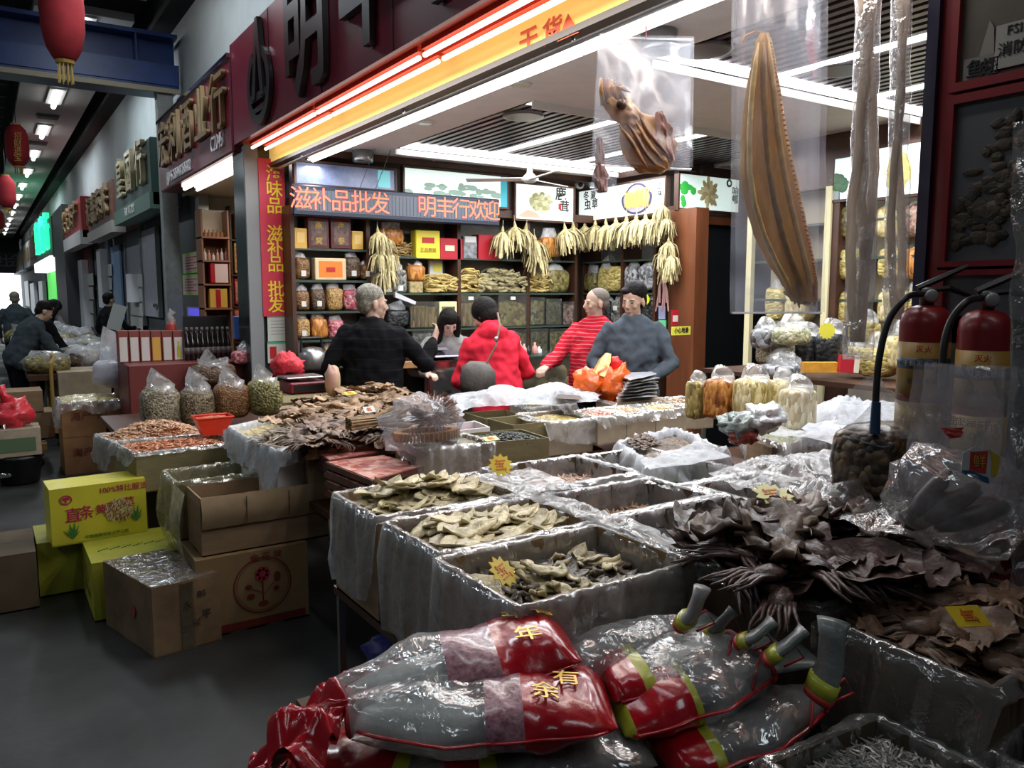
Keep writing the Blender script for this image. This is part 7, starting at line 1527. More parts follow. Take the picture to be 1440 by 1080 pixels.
carton('brown boxlet standing against the film wrapped carton', q4([(1050, 618), (1085, 632), (1100, 622), (1066, 612)], .95), .70, .95, M_card, lid=True)
for k, (u, v, r1, c_) in enumerate(((1072, 588, 30, (.75, .8, .85)), (1035, 596, 24, (.35, .42, .4)), (1045, 612, 20, (.5, .1, .08)))):
    p = atD(u, v, 3.6); b = MB(); b.ell(p, (r1 * px(3.6), r1 * px(3.6), r1 * px(3.6) * .62), 22, 12, nz=.7, ns=3, seed=k + 3); obj('packet_heap', b, mat('foil_pack%d' % k, c_, .25, metal=.2, bump=1, bscale=20, coat=.5, noise=.5, scale=15), smooth=True, label=('silvery blue', 'dark green', 'red and dark')[k] + ' crumpled packet in front of the noodle bags', cat='packet')
table('low side table under the crumpled packets', 2.72, 3.0, 1.9, 2.82, .86)
# big bag of dried sea snails
p = atD(1236, 702, 2.35); pt = atD(1236, 578, 2.35); t = thing('snail_bag', 'big clear bag of dark brown dried snails in front of the extinguishers', 'bag', p); hh = pt.z - p.z; r_ = 64 * px(2.35)
b = MB(); b.ell((p.x, p.y, p.z + hh * .44), (r_, r_ * .8, hh * .44), 26, 16, nz=.10, ns=3, pw=.55, seed=3); obj('contents', b, grain('snail_mass', ['120d09', '3a2a1c', '6a5238', '1e150e', '8a745a'], 42, bump=1.2, coat=.6), t, True)
b = MB(); b.tube([(p.x, p.y, p.z + hh * .78), (p.x, p.y, p.z + hh * .92), (p.x - .03, p.y + .03, p.z + hh * 1.05), (p.x - .06, p.y + .05, p.z + hh * 1.12)], [r_ * .96, r_ * .9, r_ * .6, r_ * .8], 20, None, False, flat=.7); obj('film_neck', b, CLEAR, t, True)
crumple('clear film spread behind the big snail bag', q4([(1130, 600), (1290, 610), (1290, 560), (1150, 560)], 1.05), 1.0, .08, WH, 40, seed=33, dome=.05)
# right front carton of squids and the dark heap above it
qB9, qB10 = rq(1.60, 2.18, 1.10, 1.50), [(1.52, .68), (2.10, .70), (2.10, 1.06), (1.54, 1.06)]
open_box('carton buried under the heap of dark squids', qB9, ZR, .36, M_cardd, [.03, .03, .03, .03], seed=27)
t10 = open_box('large film lined carton of brown squids at the right front', qB10, ZR, .37, M_cardd, [.03, .03, .03, .30], seed=28, amp=.014, lm=film('dim_liner', .22, (.5, .5, .48), gloss=.12, scale=12))
filling('bed of brown squid in the right front carton', qB10, .87, .02, MATS['brown_squid_bed'], name='dried_squid_bed')
scatter('brown_dried_squid', 'brown dried squid in the large right front carton', SQ, qB10, .895, .06, 34, 'brown squids in the right front carton', 'dried squid', tilt=.3, seed=11, ins=.14, size=.8)
filling('bed of dark squids on the buried carton', qB9, .90, .05, grain('dark_squid_bed', ['0c0806', '2c1e16', '46342a', '180f0b'], 14), name='dried_squid_bed')
scatter('dark_dried_squid', 'dark purplish dried squid in the big heap over the buried carton', SQD, [(1.32, 1.10), (2.18, 1.02), (2.25, 1.42), (1.45, 1.46)], .95, .12, 44, 'dark squids in the big heap', 'dried squid', tilt=.2, seed=12, ins=.08, size=1.0)
CURL = [leaf_mesh('curled_dark_fish', mat('curled_fish', (.06, .04, .03), .45, noise=.6, scale=9, bump=.5, bscale=30, rnd=.4, coat=.2, col2=(.20, .13, .08)), .34, .17, .5, s + 40, 16, 8, wav=.045, th=.005) for s in range(4)]
scatter('curled_dark_fish', 'large curled dark fish slab on top of the squid heap', CURL, [(1.45, 1.20), (2.15, 1.10), (2.2, 1.42), (1.5, 1.45)], 1.02, .05, 12, 'curled fish slabs on the heap', 'dried fish', tilt=.2, seed=13, ins=.1, size=.9)
price_star((1.66, .80, .985), .045, 'yellow and orange price card stuck in the right front squids', (.6, .1, -.25), rect=True)
# film lined carton of small fish at the bottom edge
q11 = [(1.17, .90), (1.10, .52), (1.47, .50), (1.485, .885)]; q11 = [q11[1], q11[2], q11[3], q11[0]]
t11 = open_box('film lined carton of tiny grey fish at the bottom edge', q11, .78, .3, M_cardd, [.03, .03, .03, .12], seed=29, amp=.014, lm=film('grey_liner', .30, (.42, .42, .40), gloss=.12, scale=12))
filling('bed of tiny grey fish', q11, .735, .02, grain('sprat_mass', ['141414', '3a3a38', '5a5a56', '202020'], 55, stretch=(1, .4, 1)), name='tiny_fish')
bits('tiny_dried_fish', 'tiny silver grey dried fish heaped in the bottom carton', q11, .745, .03, 2600, .035, .0028, mat('sprat', (.30, .30, .28), .35, noise=.6, scale=60, coat=.3), 15, curl=.4, sides=3)
carton('dark crate under the tiny fish carton', rq(1.0, 1.5, .5, .95), .0, .475, M_cardd, lid=True)
table('low table at the right front under the squid carton', 1.51, 2.3, .55, 1.0, .54)
q12 = q4([(1402, 1060), (1440, 1080), (1480, 1060), (1440, 1012)], .80); open_box('small film lined box at the lower right corner', q12, .8, .25, M_cardd, [.1, .1, .02, .1], seed=41, lm=MATS['dim_liner'])
# clutter under the front table
for k, (x, y, z, c_, lb) in enumerate(((1.06, 2.5, .32, (.02, .03, .2), 'dark blue'), (1.1, 2.35, .2, (.5, .5, .5), 'whitish'), (1.06, 2.52, .1, (.35, .02, .04), 'red'), (1.15, 2.0, .25, (.05, .07, .06), 'dark green'), (1.2, 1.75, .2, (.1, .1, .1), 'blackish'))):
    b = MB(); b.ell((x + .12, y, z), (.14, .12, .12), 16, 10, nz=.4, ns=3, seed=k, pw=.7); obj('stored_bag', b, mat('stored_%d' % k, c_, .5, bump=.8, bscale=20), smooth=True, label='%s bag stored below the front table' % lb, cat='bag')
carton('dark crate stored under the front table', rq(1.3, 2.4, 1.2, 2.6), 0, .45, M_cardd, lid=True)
# ------------------------------------------------------------ right pillar, extinguishers, hanging bags, bagged fish
M_prd = mat('pillar_red', (.22, .012, .018), .4, coat=.15)
XP = 2.40
pl_ = MB(); pl_.box(XP, XP + .5, -.9, 1.34, 0, 2.95); struct('column', pl_, M_prd)
b = MB(); b.box(XP - .02, XP + .03, 1.34, 1.375, 0, 2.62); struct('trim_14', b, mat('navy_strip', (.01, .012, .05), .4))
MX = WX(XP)
def board(label, u0, z0, z1, y0, y1, m):
    t = thing('photo_board', label, 'picture', (XP, (y0 + y1) / 2, z0)); b = MB(); b.box(-y1, -y0, z0, z1, 0, .012, MX); obj('print_panel', b, m, t)
    b = MB()
    for (a0, a1, b0, b1) in ((-y1 - .02, -y0, z1, z1 + .025), (-y1 - .02, -y0, z0 - .025, z0), (-y1 - .02, -y1, z0, z1)): b.box(a0, a1, b0, b1, 0, .03, MX)
    obj('frame', b, M_prd, t); return t
zA = atX(1345, 120, XP).z; zB0, zB1 = atX(1340, 368, XP).z, atX(1342, 150, XP).z; ye = atX(1346, 200, XP).y
bt = board('dim photo board with the characters for shark fin at the top right', 0, zA, 2.85, -.8, ye, mat('board_olive', (.10, .095, .075), .4, noise=.3, scale=2))
for k, ch in enumerate('鱼翅'): 
    p = atX(1371 + k * 21, 98 - k * 3, XP - .02); text(ch, .052, T(0, 0, 0) @ MX @ T(-p.y, p.z, .02), M_ltr, bt, .002, 0)
p0, p1 = atX(1403, 100, XP), atX(1480, 20, XP)
t = thing('fire_notice', 'white notice for fire extinguishers at the top right', 'notice', (XP, p0.y, p0.z)); b = MB(); b.box(-p0.y, -p0.y + .3, p0.z, p1.z, .013, .022, MX); obj('sheet', b, mat('notice_grey', (.34, .37, .36), .5), t)
text('FSI', .035, MX @ T(-atX(1433, 43, XP).y, atX(1433, 43, XP).z, .024), M_ltr, t, .001, 0); text('消防', .04, MX @ T(-atX(1430, 70, XP).y, atX(1430, 70, XP).z, .024), M_ltr, t, .001, 0)
p_ = [atX(1360, 86, XP), atX(1404, 110, XP)]; b = MB(); b.box(-p_[0].y, -p_[1].y, p_[1].z, p_[0].z, .013, .018, MX); obj('caption_strip', b, mat('halo_grey', (.2, .2, .2), .6), bt)
b = MB(); q = [atX(*k, XP) for k in ((1380, 84), (1396, 30), (1402, 40), (1402, 84))]; b.prism([(-p.y, p.z) for p in q], .013, .016, MX); obj('fin_print', b, mat('fin_pale', (.25, .25, .23), .5), bt)
bb = board('dim photo board of a dark fungus heap on grey ground', 0, zB0, zB1, -.8, ye, mat('board_grey', (.11, .125, .14), .4))
random.seed(17)
for k in range(150):
    y = ye - .02 - (U(0, 1) ** .8) * .30; zz = zB0 + .04 + U(0, 1) * (zB1 - zB0 - .1) * min(1, (ye - y) * 5.5 + .3)
    if zz < zB0 + .12 and y < ye - .15 and zz < zB0 + .12 - (y - ye + .15) * .3 and R() < .9 and y > ye - .3: zz += .12
    b = MB(); b.ell((-y, zz, .014), (U(.015, .03), U(.012, .024), .008), 8, 5, MX, nz=.3, seed=k); obj('printed_lump', b, mat('lump_print%d' % (k % 3), ((.05, .045, .03), (.028, .025, .018), (.075, .06, .045))[k % 3], .6), bb)
zC = atX(1333, 388, XP).z; board('third grey photo board behind the extinguishers', 0, 1.0, zC, -.8, ye, MATS['board_grey'])
# extinguishers
def extinguisher(u, vtop, d, r, label, hose):
    c = atD(u, vtop, d); h = .54; z0 = c.z - h; t = thing('fire_extinguisher', label, 'fire extinguisher', (c.x, c.y, z0)); M = T(c.x, c.y, z0)
    b = MB(); b.lathe([(r * .9, 0), (r, .012), (r, h - .05), (r * .93, h - .022), (r * .7, h - .004), (r * .35, h + .004)], 28, M); obj('cylinder', b, mat('ext_red', (.20, .010, .012), .35, coat=.15), t, True)
    for (a, e, m_, nm) in ((h - .25, h - .10, mat('ext_yellow', (.34, .20, .03), .45), 'label_upper'), (h - .175, h - .145, mat('ext_blue', (.012, .04, .09), .4), 'label_band'), (h - .42, h - .27, mat('ext_tan', (.32, .21, .06), .45, noise=.1), 'label_lower'), (h - .45, h - .42, mat('ext_white', (.4, .38, .36), .5), 'label_strip')):
        b = MB(); rr = r + (.0012 if nm == 'label_band' else .0006); b.lathe([(rr, a), (rr, e)], 28, M); obj(nm, b, m_, t, True)
    an0 = atan2(-c.y, -c.x)
    def ring(txt, z, s, m_, sp_):
        for k, ch in enumerate(txt):
            a = an0 + (k - (len(txt) - 1) / 2) * sp_; nrm = V((cos(a), sin(a), 0)); rt = V((-sin(a), cos(a), 0)); 
            text(ch, s, basis(V((c.x, c.y, z0 + z)) + nrm * (r + .003), rt, (0, 0, 1)), m_, t, .0004, .01)
    ring('干粉灭火器材', h - .16, .017, mat('ext_text_white', (.5, .5, .45), .5), .27); ring('灭火', h - .12, .02, mat('ext_text_red', (.45, .03, .01), .5), .3); ring('使用方法', h - .21, .016, MATS['marker_black'], .3); ring('火△▲◇', h - .32, .026, mat('ext_text_brown', (.28, .14, .03), .5), .42)
    b = MB(); b.lathe([(.018, 0), (.02, .03), (.024, .035), (.024, .05), (.012, .055)], 14, T(c.x, c.y, c.z)); vl = obj('valve', b, mat('valve_metal', (.12, .12, .12), .35, metal=.6), t, True)
    b = MB(); b.lathe([(.017, 0), (.019, .008), (.014, .012)], 14, basis((c.x, c.y, c.z + .03), _rt, (0, 0, 1)) @ T(-.0, 0, .018)); obj('gauge', b, mat('gauge_grey', (.25, .26, .26), .3), vl, True)
    P = lambda x, z: V((c.x, c.y, c.z)) + _rt * x + V((0, 0, z))
    b = MB(); b.tube([P(-.03, .052), P(.03, .078), P(.11, .115)], [.009, .010, .007], 6, flat=1.0); obj('top_lever', b, M_black, t)
    b = MB(); b.tube([P(-.02, .045), P(.06, .052), P(.13, .026)], [.008, .009, .006], 6, flat=1.0); obj('carry_handle', b, M_black, t)
    hp = [P(-.015, .035)] + [atD(x, y, d - .06) for x, y in hose]; pts = []
    for i in range(len(hp) - 1):
        p0, p1, p2, p3 = hp[max(0, i - 1)], hp[i], hp[i + 1], hp[min(len(hp) - 1, i + 2)]
        for k in range(6): s = k / 6; pts.append(.5 * ((2 * p1) + (p2 - p0) * s + (2 * p0 - 5 * p1 + 4 * p2 - p3) * s * s + (3 * p1 - p0 - 3 * p2 + p3) * s ** 3))
    pts.append(hp[-1]); b = MB(); b.tube(pts, .0095, 10); o = obj('hose', b, M_black, t, True)
    if hose[-1][1] > 560: e = pts[-1]; b = MB(); b.tube([e + V((0, 0, .05)), e, e - V((0, 0, .04))], [.012, .0135, .015], 10); obj('nozzle', b, mat('nozzle_blue', (.01, .05, .12), .4), o)
    b = MB(); b.tube([(c.x, c.y, z0 + h * .85), (XP - .005, c.y, z0 + h * .9)], .008, 6); b.box(XP - .012, XP, c.y - .03, c.y + .03, z0 + h * .8, z0 + h * .95); obj('wall_bracket', b, M_black, t)
    return t
extinguisher(1303, 431, 2.28, .068, 'red fire extinguisher with yellow label, the left one with the long curved hose', [(1275, 418), (1250, 450), (1237, 500), (1232, 550), (1231, 590)])
extinguisher(1387, 438, 2.08, .064, 'red fire extinguisher with yellow label, the right one behind the clear film', [(1360, 424), (1338, 450), (1327, 490), (1326, 545)])

# ---- bags hanging from the rail
def sheet(b, pts, d, th=.0, n=14, amp=.006, seed=0, bulge=0):
    """film panel spanned by 4 pixels at the depth d"""
    c = [atD(u, v, d) for u, v in pts]
    def fn(s, t):
        p = c[0].lerp(c[1], s).lerp(c[3].lerp(c[2], s), t); return p - _fw * (th + bulge * sin(pi * s) * sin(pi * t) + amp * noise.noise(V((s * 5, t * 5, seed))) * 2)
    b.grid(fn, n, n)
def hang_bag(label, pts, d, cat='bag'):
    c = atD((pts[0][0] + pts[1][0]) / 2, pts[0][1], d); t = thing('hanging_bag', label, cat, c)
    for k, nm in enumerate(('front_film', 'back_film')):
        b = MB(); sheet(b, pts, d, th=(.03 if k == 0 else -.03), bulge=(.012 if k == 0 else -.012), seed=k + pts[0][0], amp=.008); obj(nm, b, BAGF, t, True)
    for i, j in ((0, 1), (2, 3)): b = MB(); b.tube([atD(*pts[i], d), atD(*pts[j], d)], .004, 6); obj('heat_seal', b, MILK, t)
    return t
def string(label, u0, v0, u1, v1, d, m): b = MB(); a = atD(u1, v1, d); b.tube([a, (a.x, a.y, 2.73) if abs(a.x - 2.24) < .6 else atD(u0, v0, d)], .003, 5); return obj('hang_string', b, m, label=label, cat='string')
M_pink = mat('pink_string', (.75, .1, .25), .6)
D1_ = 3.25
t1 = hang_bag('clear bag with a big dried cuttlefish hanging before the shop ceiling', [(842, 52), (974, 56), (972, 238), (832, 232)], D1_)
b = MB(); sheet(b, [(832, 232), (868, 236), (866, 276), (832, 272)], D1_, seed=3); obj('lower_corner_film', b, BAGF, t1, True)
string('pink string holding the cuttlefish bag', 908, 30, 908, 56, D1_, M_pink)
M_gold_sq = mat('golden_squid', (.66, .38, .12), .45, trans=.35, noise=.5, scale=9, bump=.6, bscale=22, coat=.25, col2=(.46, .25, .14))
def poly_body(name, rows, d, m, th=.02, nx=10, bulge=None, amp=.01, seed=0, parent=None, **kw):
    """solid leaf given by rows (v, u_left, u_right) at depth d, thick in the middle"""
    b = MB(); K = len(rows); sub = 3; rr = []
    for i in range(K - 1):
        for k in range(sub): s = k / sub; s2 = s * s * (3 - 2 * s) if False else s; rr.append([rows[i][j] * (1 - s2) + rows[i + 1][j] * s2 for j in range(3)])
    rr.append(list(rows[-1])); n = len(rr) - 1
    def fn(side):
        def g(s, t):
            i = min(n, int(round(t * n))); v, a, e = rr[i]; tt = th * (sin(pi * s) ** .6) * (.35 + .65 * sin(pi * min(.98, max(.02, t))) ** .5) 
            w = amp * noise.noise(V((s * 6, t * 5, seed))) + amp * .8 * noise.noise(V((s * 16, t * 3, seed + 2))); jag = (noise.noise(V((t * 30, side * 0, seed))) * 2.2)
            p = atD(a + (e - a) * s + (jag if s < .05 else -jag if s > .95 else 0), v, d); return p - _fw * (side * (tt / 2 + .001) + w)
        return g
    b.grid(fn(1), nx, n); b.grid(lambda s, t: fn(-1)(1 - s, t), nx, n)
    return obj(name, b, m, parent, True, **kw)
ct_ = thing('dried_cuttlefish', 'large golden brown dried cuttlefish inside the clear hanging bag', 'dried squid', atD(900, 180, D1_))
def axis_body(name, c0, c1, prof, d, m, th=.03, parent=None, seed=0, amp=.012, nx=12, asym=0):
    a, e = V(c0), V(c1); ax = (e - a); nr = V((ax.y, -ax.x)).normalized(); n = 30; b = MB()
    def wd(t):
        for i in range(len(prof) - 1):
            if prof[i][0] <= t <= prof[i + 1][0]: f = (t - prof[i][0]) / (prof[i + 1][0] - prof[i][0]); return [prof[i][k] * (1 - f) + prof[i + 1][k] * f for k in (1, 2)]
        return prof[-1][1:]
    def g(side):
        def f(s, t):
            l, r_ = wd(t); c = a + ax * t; off = -l + (l + r_) * s; off *= 1 + .06 * noise.noise(V((t * 14, s > .5, seed))); uv = c + nr * off
            tt = th * (sin(pi * s) ** .6 + .05); w = amp * noise.noise(V((s * 5, t * 5, seed))) + amp * noise.noise(V((s * 12, t * 4, seed + 3))); p = atD(uv.x, uv.y, d); return p - _fw * (side * tt / 2 + w)
        return f
    b.grid(g(1), nx, n); b.grid(lambda s, t: g(-1)(1 - s, t), nx, n); return obj(name, b, m, parent, True)
axis_body('mantle', (880, 165), (935, 240), [(0, 10, 14), (.2, 26, 30), (.5, 36, 40), (.8, 32, 36), (1, 8, 12)], D1_, M_gold_sq, .05, ct_, 1, .022)
for k, o in enumerate((-16, -4, 9, 20)): b = MB(); b.tube([atD(884 + o * .8 + j * 8.5 + 2 * sin(j + k), 172 - o * .35 + j * 12, D1_ - .030 - .008 * sin(j * .6)) for j in range(6)], [.004, .010, .013, .012, .009, .003], 8, flat=.7); obj('mantle_fold', b, mat('fold_brown%d' % (k % 2), ((.50, .26, .12), (.34, .18, .13))[k % 2], .45, noise=.5, scale=20, trans=.2), ct_, True)
axis_body('side_fin', (925, 158), (945, 228), [(0, 4, 6), (.4, 12, 14), (.8, 12, 8), (1, 4, 4)], D1_ - .015, mat('pinkish_squid', (.55, .28, .20), .45, trans=.3, noise=.5, scale=12, bump=.6, bscale=22, coat=.2), .03, ct_, 5, .02)
axis_body('head', (854, 140), (895, 175), [(0, 10, 12), (.4, 17, 22), (1, 12, 16)], D1_ - .01, M_gold_sq, .05, ct_, 2, .012)
random.seed(4)
for k in range(9):
    s = k / 8; p0 = V((850 + s * 26, 148 - s * 6)); p1 = V((846 + s * 24, 126 - s * 2)); p2 = V((845 + s * 42, 110 + s * s * 20)); b = MB(); b.tube([atD(*p0, D1_ - .02), atD(*p1, D1_ - .03), atD(*p2, D1_ - .02)], [.016, .012, .004], 8); obj('tentacle', b, M_gold_sq if k % 3 == 0 else mat('violet_tentacle', (.22, .11, .09), .45, noise=.4, scale=30), ct_, True)
b = MB(); b.ell(atD(874, 147, D1_ - .05), (.022, .02, .022), 12, 8); obj('eye', b, mat('squid_eye', (.06, .03, .02), .3), ct_, True)
axis_body('dried_squid', (842, 195), (845, 270), [(0, 4, 5), (.3, 7, 8), (.5, 6, 7), (.7, 11, 12), (1, 6, 9)], D1_ + .01, mat('pale_pink_squid', (.45, .26, .23), .5, noise=.4, scale=12, bump=.5), .03, None, 6)
setp([o for o in COL.objects if o.name.startswith('dried_squid') and 'label' not in o][-1], 'small pale pink dried squid at the left corner of the hanging bag', 'dried squid')
D2_ = 2.65
t2 = hang_bag('long clear bag with a huge yellow dried fish hanging right of the cuttlefish', [(1033, -20), (1160, -16), (1155, 440), (1030, 440)], D2_)
string('string of the long fish bag', 1094, -20, 1094, -18, D2_, M_pink)
rows = [(48, 1068, 1080), (60, 1062, 1086), (95, 1055, 1092), (140, 1047, 1100), (190, 1042, 1108), (240, 1040, 1118), (285, 1046, 1128), (330, 1060, 1138), (370, 1080, 1146), (395, 1096, 1150), (412, 1106, 1150), (424, 1112, 1150)]
M_lf = mat('long_dried_fish', (.82, .56, .22), .42, trans=.4, noise=.4, scale=5, bump=.6, bscale=14, coat=.3, stretch=(3, 3, .5), col2=(.55, .34, .13))
ft = thing('long_dried_fish', 'huge yellow brown split dried fish inside the long clear bag', 'dried fish', atD(1095, 230, D2_))
poly_body('fish_body', rows, D2_, M_lf, .05, 16, amp=.012, seed=3, parent=ft)
for k, (xa, w_) in enumerate(((.18, 5), (.52, 6), (.80, 5))):
    pts = [atD(r_[1] + (r_[2] - r_[1]) * xa, r_[0], D2_ - .028) for r_ in rows[1:-1]]; b = MB(); b.tube(pts, [.004] + [w_ * .0022] * (len(pts) - 2) + [.003], 8, flat=.6); obj('body_ridge', b, mat('ridge_ochre%d' % (k % 2), ((.80, .58, .26), (.40, .26, .13))[k % 2], .45, noise=.3, scale=20, coat=.2), ft, True)
b = MB(); e = [atD(r_[2] - 2, r_[0], D2_ - .02) for r_ in rows[1:]]
for i in range(len(e) - 1):
    for k in range(7): p = e[i].lerp(e[i + 1], k / 7); b.ell(p, (.006, .006, .004), 6, 4)
obj('beaded_edge', b, mat('bead_ochre', (.55, .30, .08), .5), ft)['kind'] = 'stuff'
b = MB(); b.tube([atD(1042, 62, D2_), atD(1048, 50, D2_), atD(1062, 44, D2_), atD(1076, 48, D2_)], .0035, 6); obj('hook', b, mat('copper_wire', (.5, .25, .1), .4, metal=.5), ft)
b = MB()
for (u, v) in ((1118, 428), (1124, 445 - 12), (1146, 430)): b.tube([atD(u - 4, v - 30, D2_), atD(u, v, D2_)], [.02, .003], 8, flat=.4)
obj('tail_tip', b, MATS['ridge_ochre1'], ft, True)
axis_body('fin_piece', (1105, 405), (1140, 425), [(0, 8, 6), (.5, 12, 10), (1, 6, 5)], D2_ + .02, mat('pale_fin', (.65, .48, .30), .5, noise=.3), .012, ft, 9)
M_tend = mat('tendon', (.85, .74, .64), .4, trans=.5, noise=.35, scale=6, stretch=(3, 3, .4), bump=.5, bscale=14, coat=.4)
for k, (pa_, pb2, w_, d, lb, ln) in enumerate((((1222, -30), (1206, 505), 23, 2.42, 'left one of the two long tube bags of dried tendon', 3), ((1268, -30), (1259, 472), 18, 2.36, 'right thinner one of the two long tube bags of dried tendon', 2))):
    c = atD(*pa_, d); t = thing('tube_bag', lb, 'bag', c); n = 22
    b = MB(); pts = [atD(pa_[0] + (pb2[0] - pa_[0]) * i / n + 2 * noise.noise(V((i * .5, k, 1))), pa_[1] + (pb2[1] - pa_[1]) * i / n, d) for i in range(n + 1)]; rs = [w_ * px(d) * (1 + .18 * noise.noise(V((i * .6, k, 3)))) * (.85 if i < 12 else 1.0) for i in range(n + 1)]
    b.tube(pts, rs, 18, None, True, flat=.45); obj('tube_film', b, film('tube_film', .14, (.88, .88, .92), gloss=.16, scale=16, bump=.8), t, True)
    for j in range(ln):
        b = MB(); pp = [p + _rt * (w_ * px(d) * (.30 * sin(i * .35 + j * 2.1) + (j - (ln - 1) / 2) * .35)) + _fw * (.004 * cos(i * .35 + j)) for i, p in enumerate(pts[1:-1])]; b.tube(pp, [w_ * px(d) * .34 * (1 + .3 * noise.noise(V((i * .8, j, k)))) for i in range(len(pp))], 10, flat=.6); obj('tendon', b, M_tend, t, True)
t = None
# clear film at the right edge
b = MB(); c0 = [atD(1424, 170, 1.5), atD(1500, 170, 1.5), atD(1500, 830, 1.5), atD(1418, 830, 1.5)]
b.grid(lambda s, tt: c0[0].lerp(c0[1], s).lerp(c0[3].lerp(c0[2], s), tt) - _fw * (.03 * noise.noise(V((s * 4, tt * 9, 1)))), 12, 40); obj('hanging_film', b, film('edge_film', .08, (.5, .52, .5), gloss=.22, scale=22, bump=1), smooth=True, label='glossy clear film hanging at the right edge', cat='film')
# clear bag with printed line in front of the right extinguisher, and the logo bag below
D3 = 1.78
t = thing('printed_bag', 'upright clear bag with small pink characters before the right extinguisher', 'bag', atD(1350, 690, D3))
for k in (0, 1): b = MB(); sheet(b, [(1293, 510), (1424, 516), (1418, 700), (1280, 690)], D3, th=(.02 if k == 0 else -.03), seed=50 + k, amp=.01); obj(('front_film', 'back_film')[k], b, film('smoky_film', .16, (.55, .55, .6), gloss=.12, scale=7), t, True)
for k, ch in enumerate('健康海味干货'): text(ch, .022, basis(atD(1338 + k * 12, 592 + k * 2, D3 - .04), _rt, _up), mat('pale_pink_text', (.5, .38, .38), .5), t, .0004, .0)
b = MB(); sheet(b, [(1312, 601), (1345, 600), (1340, 614), (1325, 616)], D3, th=.03, n=4); obj('red_band', b, mat('coral_print', (.55, .08, .07), .5), t)
D4 = 1.62
t = thing('logo_bag', 'clear bag of dark fish with a red, yellow and blue emblem at the right', 'bag', atD(1340, 730, D4))
b = MB(); c = atD(1350, 700, D4); Lb = basis(c, _rt, _up); b.ell((0, 0, 0), (.135, .10, .07), 28, 18, Lb @ Matrix.Rotation(-.25, 4, 'Z'), nz=.3, ns=2.2, seed=7, pw=.75); obj('bag_film', b, film('logo_film', .12, (.7, .7, .74), gloss=.2, scale=9, bump=1), t, True)
b = MB(); b.prism([(-.03, .026), (-.012, .036), (.02, .032), (.042, .018), (.036, -.02), (.018, -.034), (-.034, -.014)], 0, .001, Lb @ T(-.006, .072, .074)); eg = obj('emblem_ground', b, mat('emblem_white', (.42, .42, .42), .4), t)
b = MB(); b.prism([(-.016, .028), (.018, .030), (.014, -.014), (-.018, -.010)], .001, .002, Lb @ T(-.006, .072, .074)); obj('emblem_red', b, mat('emblem_red', (.38, .03, .02), .4), eg)
b = MB(); b.prism([(.02, .032), (.042, .018), (.036, -.018), (.024, -.02), (.026, .01)], .001, .002, Lb @ T(-.006, .072, .074)); obj('emblem_yellow', b, mat('emblem_yellow', (.45, .33, .03), .4), eg)
b = MB(); b.prism([(-.034, -.008), (-.02, -.02), (.02, -.034), (.018, -.022), (-.018, -.008)], .0015, .0025, Lb @ T(-.006, .072, .074)); obj('emblem_blue', b, mat('emblem_blue', (.01, .07, .17), .4), eg); text('鲜', .026, Lb @ T(-.006, .08, .0775), M_gold, t, .0004)
for k, (x, y, a, s) in enumerate(((-.03, -.02, .5, 1), (.03, -.04, .3, .9), (-.06, .0, .9, .8))): b = MB(); b.ell((x, y, -.01), (.09 * s, .025 * s, .02), 14, 8, Lb @ T(x, y, 0) @ Matrix.Rotation(a, 4, 'Z') @ T(-x, -y, 0), nz=.2, seed=k); obj('dark_fish', b, mat('inner_dark_fish', (.09, .06, .055), .4, noise=.5, scale=20), smooth=True, label='dark dried fish inside the clear bag with the emblem', cat='dried fish', group='dark fish in the emblem bag')
crumple('clear film sheet stretched over the slabs below the emblem bag', [tuple(atZ(u, v, 1.02)[:2]) for u, v in ((1180, 755), (1340, 800), (1430, 760), (1290, 700))], 1.06, .05, film('dim_clear', .12, (.6, .6, .6), gloss=.2, scale=10, bump=1), 40, seed=35, dome=.04)

